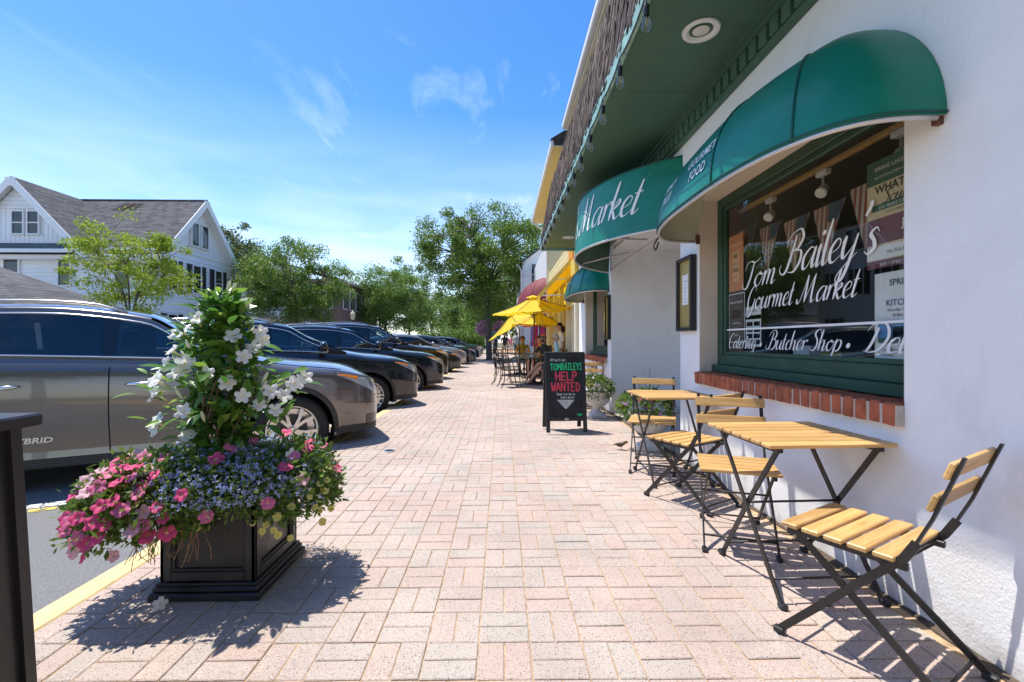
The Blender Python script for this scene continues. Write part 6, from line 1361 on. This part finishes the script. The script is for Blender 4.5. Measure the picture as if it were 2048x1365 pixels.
def sitpose(lean=0, legs=.44, foot=.0, arms='table', cross=False):
    z0 = .53; P = dict(pelvis=(0,-.02,z0),spine=(0,-.03+lean*.3,z0+.19),chest=(0,-.02+lean*.7,z0+.39),neck=(0,lean,z0+.545),jaw=(0,.04+lean*1.05,z0+.63),head=(0,.03+lean*1.1,z0+.715),crown=(0,.01+lean*1.1,z0+.80))
    for s,n in ((-1,'l'),(1,'r')):
        P.update({n+'sh':(s*.175,-.02+lean*.8,z0+.47),n+'hi':(s*.10,.03,z0-.02),n+'kn':(s*.13,legs,z0-.0),n+'an':(s*.13,legs+foot,.09),n+'to':(s*.14,legs+foot+.17,.045)})
        if arms == 'table': P.update({n+'el':(s*.25,.10+lean,z0+.25),n+'wr':(s*.12,.33+lean,z0+.265),n+'ha':(s*.03,.37+lean,z0+.265)})
        else: P.update({n+'el':(s*.23,.02,z0+.22),n+'wr':(s*.16,.24,z0+.12),n+'ha':(s*.12,.31,z0+.10)})
    if cross: P.update(rkn=(.05,legs,z0+.06),ran=(-.05,legs+.36,.20),rto=(-.06,legs+.50,.28),lkn=(-.10,legs,z0-.05),lan=(-.1,legs+.28,.10),lto=(-.1,legs+.42,.13))
    return P
c_ = lambda n,c: mat(n,c,.85,var=.12,vscale=20)
sh_grey=c_('shirt_charcoal',(.045,.045,.04)); sh_blue=c_('shirt_pale_blue',(.32,.56,.62)); sh_olive=c_('shirt_olive',(.30,.24,.05)); sh_white=c_('shirt_white',(.75,.73,.70)); sh_black=c_('shirt_black',(.02,.02,.025)); sh_pink=c_('shirt_pink',(.6,.2,.25)); st_k=c_('shorts_khaki',(.38,.29,.19)); st_d=c_('shorts_dark',(.05,.055,.07)); st_l=c_('shorts_light',(.55,.52,.55)); shoe_b=c_('shoes_beige',(.5,.42,.32)); shoe_w=c_('shoes_white',(.7,.7,.68)); shoe_d=c_('shoes_dark',(.03,.03,.03)); hair_g=c_('hair_grey',(.38,.36,.33)); hair_b=c_('hair_brown',(.09,.05,.03)); hair_d=c_('hair_dark',(.02,.015,.012)); hair_l=c_('hair_blond',(.4,.26,.1))
person('seated man with grey hair in pale blue shirt, legs stretched out in beige shoes',(1.42,11.95,0),R(85),sitpose(.0,.45,.0,'lap',True),dict(shirt=sh_blue,legs=st_d,shoes=shoe_b,look=R(-20)),hair_g,fingers=True)
person('seated bearded man in charcoal shirt wearing blue mirrored sunglasses',(1.22,13.0,0),R(150),sitpose(.08,.42,.06,'table'),dict(shirt=sh_grey,legs=st_l,shoes=shoe_d,look=R(10)),hair_b,glasses=True,beard=True,fingers=True,cap=c_('cap_orange',(.45,.14,.03)))
person('seated man in olive yellow shirt behind the umbrella poles',(.75,16.75,0),R(180),sitpose(.06,.42,.02,'table'),dict(shirt=sh_olive,legs=st_d,shoes=shoe_d),hair_d,fingers=False)
pw_ = sitpose(.04,.42,.0,'table'); pw_.update(rel=(.24,.10,.80),rwr=(.16,.14,1.10),rha=(.13,.12,1.20))
person('seated woman in orange top holding a phone to her ear',(1.3,15.2,0),R(120),pw_,dict(shirt=c_('top_orange',(.6,.25,.05)),legs=st_d,shoes=shoe_d),hair_d,'long')
def walk(st=.2): return dict(lkn=(-.1,st*.6+.04,.5),lan=(-.1,st,.10),lto=(-.115,st+.17,.06),rkn=(.1,-st*.2,.49),ran=(.1,-st-.08,.13),rto=(.115,-st+.09,.05),lel=(-.23,-.08,1.13),lwr=(-.22,-.08,.9),lha=(-.22,-.06,.82),rel=(.23,.06,1.13),rwr=(.22,.2,.93),rha=(.21,.24,.86))
person('standing person in white shirt by the cafe windows',(1.62,12.75,0),R(100),{},dict(shirt=sh_white,legs=st_d,shoes=shoe_d,long=True),hair_d,'long',scale=.96)
person('walker in black shirt and khaki shorts far along the pavement',(.18,33.0,0),R(175),walk(.18),dict(shirt=sh_black,legs=st_k,shoes=shoe_w),hair_b)
person('walker in pink top far along the pavement',(.75,37.5,0),R(170),walk(.15),dict(shirt=sh_pink,legs=st_l,shoes=shoe_w),hair_l,'long',scale=.95)
person('walker in white shirt and dark shorts near the far clothes rack',(1.0,31.0,0),R(5),walk(.15),dict(shirt=sh_white,legs=st_d,shoes=shoe_w),hair_b)
person('walker in navy top farthest along the pavement',(.45,42,0),R(180),walk(.15),dict(shirt=c_('shirt_navy',(.05,.07,.16)),legs=st_k,shoes=shoe_w),hair_d)
# clothes rail and flag outside the far shop
rk = thing('clothes_rail','rail of bright clothes outside the shop beyond the cafe','clothes rail',(1.45,19.4,0)); MB().tube([(1.45,18.2,0),(1.45,18.2,2.0),(1.45,21.2,2.0),(1.45,21.2,0)],.02,6).build('rail', K['chrome'], rk, True)
for i,(y_,c,lab) in enumerate(((18.35,(.6,.06,.25),'magenta dress hanging nearest on the shop clothes rail'),(18.75,(.05,.2,.5),'blue towel hanging second on the shop clothes rail'),(19.2,(.03,.4,.42),'teal garment hanging in the middle of the clothes rail'),(19.7,(.55,.04,.04),'red garment hanging fourth on the shop clothes rail'),(20.3,(.75,.35,.4),'pale pink garment hanging farthest on the shop clothes rail'))):
    G_ = [[(1.45+(.20+.05*u)*v+.02*math.sin(9*v+i), y_+.06*math.sin(4*v+2*u), 1.96-1.0*u) for v in np.linspace(-1,1,9)] for u in np.linspace(0,1,5)]
    o = MB().quadgrid(G_).build('hanging_garment', clothmat('cloth%d'%i,c,.9,.3), None, True, label=lab, cat='garment', group='clothes on the shop rail'); md = o.modifiers.new('t','SOLIDIFY'); md.thickness = .02
fg = thing('shop_flag','striped flag hanging from a pole outside the far shop','flag',(1.2,23,1.4)); MB().tube([(1.78,23,2.6),(.95,22.8,3.0)],.015,6).build('pole', K['white_paint'], fg, True)
MB().quadgrid([[(.98+.5*v,22.85+.05*math.sin(7*v),2.9-.12*v-1.0*u) for v in np.linspace(0,1,8)] for u in np.linspace(0,1,4)]).build('cloth', banded('flag_cloth',((.5,.05,.06),(.75,.73,.7)),2,.15), fg, True)
# ================================================================ TREES
K['leaf_a'] = leafmat('street_leaf', [(.07,.145,.03),(.12,.215,.036),(.21,.32,.045),(.09,.18,.033),(.33,.41,.055)], .45, .40, .35)
K['leaf_b'] = leafmat('yellow_green_leaf', [(.18,.29,.025),(.28,.38,.035),(.36,.43,.04),(.24,.34,.03)], .5, .45, .3)
K['leaf_c'] = leafmat('far_leaf', [(.09,.175,.036),(.15,.25,.045),(.24,.34,.06),(.11,.20,.04)], .5, .40, .3)
K['leaf_d'] = leafmat('back_leaf', [(.075,.12,.032),(.11,.16,.042),(.15,.19,.055)], .5, .36, .3)
def tree(label, base, h, cw, cb, ncl, nl, ls, m, seed, fork=.35, lean=(0,0), trunk_r=.14, group='trees along the street', flat=.75, csz=.55, name='street_tree'):
    rn = np.random.default_rng(seed); r_ = random.Random(seed); bx,by,bz = base
    t = thing(name, label, 'tree', base, group=group); cz = (h+cb)/2; chh = (h-cb)/2; tr = MB(); fk = Vector((bx+lean[0]*.3,by+lean[1]*.3,bz+cb+(h-cb)*.0+.0)) ; fk.z = bz+h*fork
    cx,cy = bx+lean[0],by+lean[1]
    cl = []; tries = 0
    while len(cl) < ncl and tries < 5000:
        tries += 1; d = Vector((r_.gauss(0,1),r_.gauss(0,1),r_.gauss(0,1))).normalized(); u = r_.random()**.42
        zz = d.z*u; wid = 1.0+.18*zz - .25*max(0,-zz)     # wider toward the top, like a vase
        p = Vector((cx+d.x*u*cw/2*wid*r_.uniform(.82,1.1), cy+d.y*u*cw/2*wid*r_.uniform(.82,1.1), bz+cz+zz*chh*r_.uniform(.88,1.06)))
        if any((p-q).length < cw*.075 for q in cl): continue
        cl.append(p)
    P0 = Vector((bx,by,bz-.1))
    mainp = catmull([P0, P0.lerp(fk,.5)+Vector((r_.gauss(0,.06),r_.gauss(0,.06),0)), fk],6); tr.tube(mainp,[trunk_r*(1.35 if i == 0 else 1.0-.35*i/(len(mainp)-1)) for i in range(len(mainp))],9)
    limbs = []
    for k in range(6):
        a = 2*PI*k/6+r_.uniform(-.4,.4); e = Vector((cx+math.cos(a)*cw*.24,cy+math.sin(a)*cw*.24,bz+cz+chh*r_.uniform(-.05,.45))); md = fk.lerp(e,.5)+Vector((-math.cos(a)*cw*.05,-math.sin(a)*cw*.05,chh*.1))
        pth = catmull([fk-Vector((0,0,.15*r_.random()*h*.3)),md,e],6); limbs.append(pth); tr.tube(pth,[trunk_r*(.55-.38*i/(len(pth)-1)) for i in range(len(pth))],6)
    for p in cl:
        best = min((q for l in limbs for q in l[2:]), key=lambda q: (q-p).length+.6*max(0,q.z-p.z)); md = best.lerp(p,.5)+Vector((r_.gauss(0,.1),r_.gauss(0,.1),.12)); pth = catmull([best,md,p],3); tr.tube(pth,[trunk_r*.2*(1-.75*i/(len(pth)-1)) for i in range(len(pth))],4,False)
    tr.build('trunk', K['bark'], t, True)
    C_ = np.array([tuple(p) for p in cl]); wts = rn.uniform(.35,1.5,len(cl)); wts /= wts.sum(); idx = rn.choice(len(cl),nl,p=wts); sz = rn.uniform(.6,1.35,len(cl))*csz
    off = rn.normal(0,1,(nl,3)); off /= np.linalg.norm(off,axis=1,keepdims=True); off *= (rn.random((nl,1))**.5)*1.25; off[:,2] *= flat; p = C_[idx]+off*sz[idx][:,None]
    d = rn.normal(0,1,(nl,3)); d[:,2] -= .25; d /= np.linalg.norm(d,axis=1,keepdims=True); nrm = rn.normal(0,.75,(nl,3)); nrm[:,2] += 1.0; s_ = np.cross(d,nrm); s_ /= np.linalg.norm(s_,axis=1,keepdims=True)
    L = ls*rn.uniform(.6,1.3,(nl,1)); V = np.stack([p, p+d*L*.5+s_*L*.27, p+d*L, p+d*L*.5-s_*L*.27],1)-np.array(base)
    link('crown', fast_mesh('crown', V, 4, [m]), t); return t
tree('broad vase-shaped street tree rising from the brick pavement with flower baskets behind', (-.78,28.6,0), 9.5, 8.0, 3.0, 130, 46000, .145, K['leaf_a'], 1, .36, (-.35,0), .21, csz=.58)
tree('second street tree on the pavement, farther along behind the basket tree', (-.75,45,0), 8.6, 8.5, 2.6, 95, 24000, .2, K['leaf_a'], 2, .33, (.6,0), .18, csz=.7)
tree('third street tree on the pavement, far down the street', (-.8,63,0), 9.5, 10, 2.0, 70, 12000, .28, K['leaf_c'], 3, .3, (0,0), .18, csz=.85)
tree('young yellow-green tree standing in front of the white house', (-15.1,19.0,-.05), 6.2, 4.5, 1.6, 80, 15000, .11, K['leaf_b'], 14, .30, (.1,0), .075, csz=.40, flat=.55)
tree('dense round street tree across the road between white house and brick building', (-15.2,34.5,0), 8.7, 8.2, 1.6, 120, 42000, .15, K['leaf_a'], 5, .3, (0,0), .17, csz=.60)
tree('bright green tree across the road in front of the brick building', (-13.6,54,0), 9.6, 9.5, 1.5, 120, 28000, .21, K['leaf_c'], 6, .3, (0,0), .18, csz=.78)
tree('tall darker tree far across the road behind the bright green tree', (-14.5,72,0), 14.0, 12, 2.0, 100, 24000, .28, K['leaf_a'], 7, .3, (0,0), .2, csz=1.0)
tree('tall olive-green tree rising behind the white house', (-29.5,46,0), 14.2, 9.5, 4.5, 100, 26000, .24, K['leaf_d'], 8, .4, (0,0), .25, csz=.75)
tree('large olive-green tree left of the white house roof behind it', (-26.5,50,0), 11.5, 9, 3, 90, 22000, .24, K['leaf_d'], 18, .4, (0,0), .25, csz=.8)
for i,(x_,y_,h_,w_,sd,lab) in enumerate(((-8,92,10,13,9,'green tree closing off the far end of the road'),(-15,98,13,13,10,'tall green tree at far end of the road on the left'),(-2.5,86,9,11,11,'green tree at far end of the pavement'),(3.0,104,13,13,12,'tall tree behind the far end of the pavement'),(-11,112,12,14,13,'hazy green tree farthest away beyond the parked cars'),(-5,118,11,16,15,'wide green tree beyond the end of the street'))):
    tree(lab, (x_,y_,0), h_, w_, .6, 55, 8000, .42, K['leaf_c'], 20+sd, .25, (0,0), .2, csz=1.15)
tree('street tree standing on the pavement behind the viewpoint, reflected in the car windows', (-.8,-13,0), 9.5, 9, 2.8, 70, 9000, .24, K['leaf_a'], 31, .34, (0,0), .2, csz=.75)
# low hedge mass at the end of the street
hv = np.random.default_rng(5); n = 9000; p = np.stack([hv.uniform(-14,-3,n), hv.uniform(76,80,n), np.abs(hv.normal(0,1.3,n))],1); d = hv.normal(0,1,(n,3)); d /= np.linalg.norm(d,axis=1,keepdims=True); s_ = np.cross(d,hv.normal(0,1,(n,3))); s_ /= np.linalg.norm(s_,axis=1,keepdims=True); L = .42
link('hedge', fast_mesh('hedge', np.stack([p,p+d*L*.5+s_*L*.3,p+d*L,p+d*L*.5-s_*L*.3],1), 4, [K['leaf_c']]), None, label='low green hedge mass closing the far end of the road', cat='hedge', kind='stuff')
# flower baskets on a post behind the street tree
bp_ = thing('basket_post', 'dark post carrying two pink flower baskets behind the street tree', 'post', (-.72,29.8,0)); MB().tube([(-.72,29.8,0),(-.72,29.8,2.6)],.04,8).tube([(-1.35,29.8,2.55),(.0,29.8,2.55)],.02,6).build('post', K['black_metal'], bp_, True)
k_bk = leafmat('basket_bloom', [(.85,.40,.56),(.90,.56,.68),(.75,.30,.46),(.20,.28,.08),(.88,.48,.62)], .6, .3, .3)
for i,(x_,lab) in enumerate(((-1.25,'round hanging basket of pink flowers left of the street tree trunk'),(-.18,'round hanging basket of pink flowers right of the street tree trunk'))):
    t = thing('flower_basket', lab, 'hanging basket', (x_,29.8,2.0), group='hanging flower baskets'); rn = np.random.default_rng(40+i); n = 1600; d = rn.normal(0,1,(n,3)); d /= np.linalg.norm(d,axis=1,keepdims=True)
    p = d*np.array([.42,.42,.46])*rn.uniform(.75,1.08,(n,1))+np.array([0,0,0]); e = rn.normal(0,1,(n,3)); e /= np.linalg.norm(e,axis=1,keepdims=True); s_ = np.cross(e,rn.normal(0,1,(n,3))); s_ /= np.linalg.norm(s_,axis=1,keepdims=True); L = .085
    link('blossoms', fast_mesh('blossoms', np.stack([p,p+e*L*.5+s_*L*.4,p+e*L,p+e*L*.5-s_*L*.4],1), 4, [k_bk]), t, kind='stuff')
    MB().lathe([(.02,-.3),(.2,-.25),(.3,-.05),(.3,.0)],14,(0,0,0)).build('bowl', K['soil'], t, True, True); MB().tube([(0,0,0),(0,0,.55)],.01,5).build('chain', K['black_metal'], t, local=True)
sg = thing('street_sign', 'small green street sign on a slim post by the street tree', 'sign', (-.35,27.5,0)); MB().tube([(-.35,27.5,0),(-.35,27.5,1.85)],.03,8).build('post', K['black_metal'], sg, True); MB().bbox((-.62,27.46,1.25),(-.08,27.5,1.75),.02).build('panel', mat('sign_green',(.02,.12,.07),.5), sg); MB().box((-.58,27.455,1.29),(-.12,27.459,1.31)).box((-.58,27.455,1.69),(-.12,27.459,1.71)).build('border', K['white_letter'], sg)
# ================================================================ WHITE HOUSE ACROSS THE ROAD
K['clap'] = mat('white_clapboard',(.80,.81,.82),.6,var=.03,vscale=1.5,coords='Position')
hs_ = thing('white_house','white clapboard house with grey shingle roof and two gables across the road','house',(-19.2,26,0)); X0,X1,Y0,Y1 = -34.0,-19.2,26.0,33.2; EZ = 6.25; RX = 10.05; YM = (Y0+Y1)/2
b = MB(); b.box((X0,Y0,-.1),(X1,Y1,EZ)); b.poly([(X1,Y0,EZ),(X1,Y1,EZ),(X1,YM,RX-.1)]); wall = b.build('wall', K['clap'], hs_); ogw = Vector(ORG[wall.name])
pb = MB(); pb.quadgrid([[(X0,-.012,-.115),(X1+.02,-.012,-.115)],[(X0,-.06,-.105),(X1+.02,-.06,-.105)],[(X0,-.008,.125),(X1+.02,-.008,.125)]]); pmesh = pb.mesh('clapboard', K['clap'])
for k in range(27):
    o = link('clapboard', pmesh, wall); o.location = Vector((0,Y0,.13+.235*k))-ogw
pb = MB(); pb.quadgrid([[(.012,Y0-.02,-.115),(.012,Y1,-.115)],[(.06,Y0-.02,-.105),(.06,Y1,-.105)],[(.008,Y0-.02,.125),(.008,Y1,.125)]]); pm2 = pb.mesh('clapboard', K['clap'])
for k in range(27):
    o = link('clapboard', pm2, wall); o.location = Vector((X1,0,.13+.235*k))-ogw
# boards of the street-side gable, clipped to the slope
for k in range(30):
    y_ = Y0+.12+.24*k; zt = EZ+(RX-.25-EZ)*(1-abs(y_-YM)/(YM-Y0)); 
    if zt > EZ+.35 and zt-.05 > 6.75: MB().box((X1+.002,y_-.1,6.7),(X1+.022,y_+.1,min(zt-.1,9.0))).build('gable_board', K['clap'], wall)
for k in range(4): hw_ = (YM-Y0)*(1-(9.05+.24*k-EZ)/(RX-EZ)); MB().box((X1+.004,YM-hw_+.12,9.02+.24*k),(X1+.03,YM+hw_-.12,9.24+.24*k)).build('clapboard', K['clap'], wall) if hw_ > .25 else None
MB().bbox((X1+.03,Y0+.1,6.5),(X1+.07,Y1-.1,6.68),.01).build('gable_band', K['clap'], wall)
# main roof
rf = MB(); ov = .45
for sg_ in (-1,1):
    ye = YM+sg_*((Y1-Y0)/2+ov); ze = EZ-ov*(RX-EZ)/((Y1-Y0)/2); rf.quadgrid([[(X0,ye,ze),(X0,YM,RX)],[(X1+.55,ye,ze),(X1+.55,YM,RX)]]); rf.quadgrid([[(X0,ye,ze-.14),(X0,YM,RX-.14)],[(X1+.55,ye,ze-.14),(X1+.55,YM,RX-.14)]])
rfo = rf.build('roof', K['roof_grey'], hs_)
MB().box((X0,YM-.06,RX-.02),(X1+.55,YM+.06,RX+.05)).build('ridge', K['roof_grey'], rfo)
def rake(x, ya, za, yb_, zb_, dx=.05): return MB().tube([(x,ya,za),(x,yb_,zb_)],1,flat=(.30,dx) if False else (dx,.34),up=(1,0,0))
for sg_ in (-1,1):
    ye = YM+sg_*((Y1-Y0)/2+ov); ze = EZ-ov*(RX-EZ)/((Y1-Y0)/2); rake(X1+.55,ye,ze-.16,YM,RX-.17).build('rake_board', K['white_paint'], hs_); MB().quadgrid([[(X1,ye,ze-.16),(X1,YM,RX-.16)],[(X1+.53,ye,ze-.16),(X1+.53,YM,RX-.16)]]).build('rake_soffit', K['white_paint'], hs_)
MB().bbox((X0,Y0-.58,5.62),(X1+.5,Y0-.44,5.86),.02).build('gutter', K['white_paint'], hs_)
MB().box((X0,Y0-.44,5.64),(X1+.5,Y0-.001,5.70)).build('eave_soffit', K['white_paint'], hs_)
MB().box((X1+.50,YM-.22,RX-.42),(X1+.585,YM+.22,RX-.04)).build('peak_block', K['white_paint'], hs_)
# near-black sheet on the roof, painted as the shade in a hole, with a rafter
def roofp(x, u, lift=0): return (x, Y0-ov+(YM-Y0+ov)*u, EZ-ov*(RX-EZ)/3.6+(RX-(EZ-ov*(RX-EZ)/3.6))*u+lift)
MB().poly([roofp(-23.9,.80,.03),roofp(-22.6,.80,.03),roofp(-22.4,.93,.03),roofp(-23.6,.93,.03)]).build('roof_hole_shade', mat('painted_hole_shade',(.01,.008,.007),.9), rfo); MB().tube([roofp(-23.3,.80,.05),roofp(-22.95,.93,.05)],1,flat=(.05,.12)).build('rafter', mat('raw_wood',(.4,.25,.14),.8), rfo)
# cross gable facing the viewer
GX, GW, GP = -26.4, 3.55, 9.95; gy = Y0-.15
b = MB(); b.poly([(GX-GW,gy,6.2),(GX+GW,gy,6.2),(GX,gy,GP-.05)]); cg = b.build('cross_gable', K['clap'], hs_)
for k in range(28):
    x_ = GX-GW+.13+.253*k; zt = 6.2+(GP-.3-6.2)*(1-abs(x_-GX)/GW)
    if zt > 6.75: MB().box((x_-.11,gy-.022,6.6),(x_+.11,gy-.002,min(zt,8.55))).build('gable_board', K['clap'], cg)
for k in range(5):
    z_ = 8.62+.24*k; hw_ = GW*(1-(z_+.24-6.2)/(GP-6.2))
    if hw_ > .1: MB().box((GX-hw_,gy-.035,z_),(GX+hw_,gy-.004,z_+.225)).build('clapboard', K['clap'], cg)
MB().bbox((GX-1.45,gy-.08,8.42),(GX+1.45,gy-.03,8.6),.01).build('gable_band', K['white_paint'], cg)
r2 = MB()
for sg_ in (-1,1):
    xe = GX+sg_*(GW+.4); zl = 6.2-.4*(GP-6.2)/GW; r2.quadgrid([[(xe,gy-.5,zl+.1),(GX,gy-.5,GP+.1)],[(xe,YM,zl+.1),(GX,YM,GP+.1)]])
    MB().quadgrid([[(xe,gy-.5,zl+.02),(GX,gy-.5,GP+.02)],[(xe,gy-.002,zl+.02),(GX,gy-.002,GP+.02)]]).build('rake_soffit', K['white_paint'], cg)
    MB().tube([(xe,gy-.52,zl-.08),(GX,gy-.52,GP-.08)],1,flat=(.05,.34),up=(0,1,0)).build('rake_board', K['white_paint'], cg)
MB().box((GX-.25,gy-.555,GP-.42),(GX+.25,gy-.48,GP+.03)).build('peak_block', K['white_paint'], cg)
r2.build('cross_roof', K['roof_grey'], hs_)
MB().quadgrid([[(GX-GW-.3,gy-.75,6.1),(GX-GW-.3,gy-.01,6.55)],[(GX+GW-.3,gy-.75,6.1),(GX+GW-.3,gy-.01,6.55)]]).build('pent_roof', mat('slate',(.10,.12,.12),.8,var=.3,vscale=3,coords='Position'), hs_); MB().bbox((GX-GW-.4,gy-.8,5.9),(GX+GW-.1,gy-.7,6.1),.02).build('pent_gutter', K['white_paint'], hs_)
def win(x,y,z0,z1,wd,face,shut=False,tr=.07,mid=True):
    """sash window: face 'y' looks to -y, 'x' looks to +x"""
    Mx = Matrix.Translation((x,y,0)) if face == 'y' else Matrix.Translation((x,y,0)) @ Matrix.Rotation(PI/2,4,'Z'); f = MB()
    f.box((-wd/2-tr,-.14,z0-tr),(-wd/2,-.03,z1+tr),Mx).box((wd/2,-.14,z0-tr),(wd/2+tr,-.03,z1+tr),Mx).box((-wd/2,-.14,z1),(wd/2,-.03,z1+tr),Mx).box((-wd/2-.09,-.16,z0-tr-.001),(wd/2+.09,-.03,z0),Mx)
    if mid: f.box((-wd/2,-.125,(z0+z1)/2-.03),(wd/2,-.08,(z0+z1)/2+.03),Mx)
    fr = f.build('window', K['white_paint'], hs_); MB().box((-wd/2,-.09,z0),(wd/2,-.07,z1),Mx).build('pane', K['dark_glass'], fr)
    if shut:
        for s in (-1,1):
            sh_ = MB(); a = s*(wd/2+tr+.24); sh_.bbox((a-.2,-.12,z0-.05),(a+.2,-.062,z1+.05),.008,Mx); sh_.build('shutter', mat('shutter_black',(.02,.022,.028),.6), fr)
win(-26.45,gy,7.05,8.25,.56,'y'); win(-25.62,gy,7.05,8.25,.56,'y'); win(-24.1,Y0,4.25,5.75,.6,'y',mid=False); win(-26.95,Y0,4.25,5.75,.75,'y',mid=False); win(-21.0,Y0,4.25,5.75,.65,'y'); win(-23.0,Y0,1.0,2.6,.8,'y')
win(X1+.02,29.1,7.1,8.5,.62,'x',mid=False); win(X1+.02,30.05,7.1,8.5,.62,'x',mid=False)
for y_ in (27.15,29.3,31.5): win(X1,y_,4.2,5.85,.72,'x',True)
for y_ in (27.15,31.5): win(X1,y_,1.0,2.7,.72,'x',True)
# low grey roofed garage at the left
ga = thing('garage','low garage with grey hipped shingle roof at the far left across the road','building',(-19,19,0)); MB().box((-27,17.0,-.1),(-16.6,22.5,1.95)).build('wall', K['clap'], ga)
e0,e1,e2,e3 = (-27.5,16.5,1.95),(-16.1,16.5,1.95),(-16.1,23,1.95),(-27.5,23,1.95); h0,h1 = (-24,19.75,4.35),(-21.2,19.75,4.35)
MB().poly([e0,e1,h1,h0]).poly([e1,e2,h1]).poly([e2,e3,h0,h1]).poly([e3,e0,h0]).build('roof', K['roof_grey'], ga)
fbx = thing('flat_roofed_shop','low white flat-roofed shop beside the white house','building',(-19,35,0)); MB().box((-30,34.6,-.1),(-19.0,41,5.2)).build('wall', K['clap'], fbx); MB().bbox((-30.2,34.4,5.2),(-18.8,41.2,5.4),.03).build('parapet', K['white_paint'], fbx); MB().bbox((-30,33.6,3.0),(-17.6,41,3.25),.03).build('canopy', mat('canopy_grey',(.5,.5,.5),.7), fbx)
for k in range(3): MB().bbox((-18.998,35.2+1.9*k,.5),(-18.95,36.7+1.9*k,2.6),.01).build('shop_window', K['dark_glass'], fbx)
# brick building
def brickmat():
    m = mat('red_brick',(.2,.1,.07),.9); t = m.node_tree; b = t.nodes['Principled BSDF']; g_ = t.nodes.new('ShaderNodeNewGeometry'); s_ = t.nodes.new('ShaderNodeSeparateXYZ'); c = t.nodes.new('ShaderNodeCombineXYZ'); ad_ = nn(t,'ShaderNodeMath',_operation='ADD'); t.links.new(g_.outputs['Position'],s_.inputs[0]); t.links.new(s_.outputs[0],ad_.inputs[0]); t.links.new(s_.outputs[1],ad_.inputs[1]); t.links.new(ad_.outputs[0],c.inputs[0]); t.links.new(s_.outputs[2],c.inputs[1])
    br = nn(t,'ShaderNodeTexBrick',Scale=4.2); br.inputs['Color1'].default_value = (.16,.07,.05,1); br.inputs['Color2'].default_value = (.22,.10,.07,1); br.inputs['Mortar'].default_value = (.3,.27,.25,1); t.links.new(c.outputs[0],br.inputs['Vector']); t.links.new(br.outputs[0],b.inputs['Base Color']); return m
bb = thing('brick_building','dark red brick building with tall white windows across the road','building',(-16.2,46,0)); MB().box((-30,46.5,-.1),(-16.2,60,7.4)).build('wall', brickmat(), bb); MB().quadgrid([[(-15.7,46,7.3),(-22,46,9.0)],[(-15.7,60.5,7.3),(-22,60.5,9.0)]]).build('roof', K['roof_grey'], bb); MB().bbox((-16.3,46.3,7.15),(-15.8,60.2,7.38),.03).build('cornice', K['white_paint'], bb)
for k in range(6):
    for z_ in (1.0,4.4):
        y_ = 47.3+2.0*k; f = MB().bbox((-16.199,y_,z_),(-16.12,y_+1.3,z_+2.1),.02).build('window', K['white_paint'], bb); MB().box((-16.118,y_+.1,z_+.1),(-16.112,y_+.6,z_+2.0)).box((-16.118,y_+.7,z_+.1),(-16.112,y_+1.2,z_+2.0)).build('pane', K['dark_glass'], f)
for k in range(4):
    for z_ in (1.0,4.4):
        x_ = -18.2-2.2*k; f = MB().bbox((x_,46.42,z_),(x_+1.3,46.499,z_+2.1),.02).build('window', K['white_paint'], bb); MB().box((x_+.1,46.41,z_+.1),(x_+.6,46.418,z_+2.0)).box((x_+.7,46.41,z_+.1),(x_+1.2,46.418,z_+2.0)).build('pane', K['dark_glass'], f)
lp = thing('street_lamp','cream lantern street lamp in front of the brick building','street lamp',(-14.3,44.5,0)); MB().tube([(-14.3,44.5,-.1),(-14.3,44.5,3.2)],[.07,.045],8).build('post', K['black_metal'], lp, True); MB().lathe([(.08,3.2),(.2,3.35),(.24,3.8),(.1,4.0),(.03,4.15)],8,(-14.3,44.5,0)).build('lantern', mat('lantern_cream',(.7,.62,.42),.4), lp, 30)
MB().tube([(-16.1,46.6,5.9),(-13,55,5.75),(-9,68,5.8),(-3,88,5.9)],.025,5).build('overhead_cable', K['black_metal'], None, label='thin overhead cable running from the brick building down the street', cat='cable')
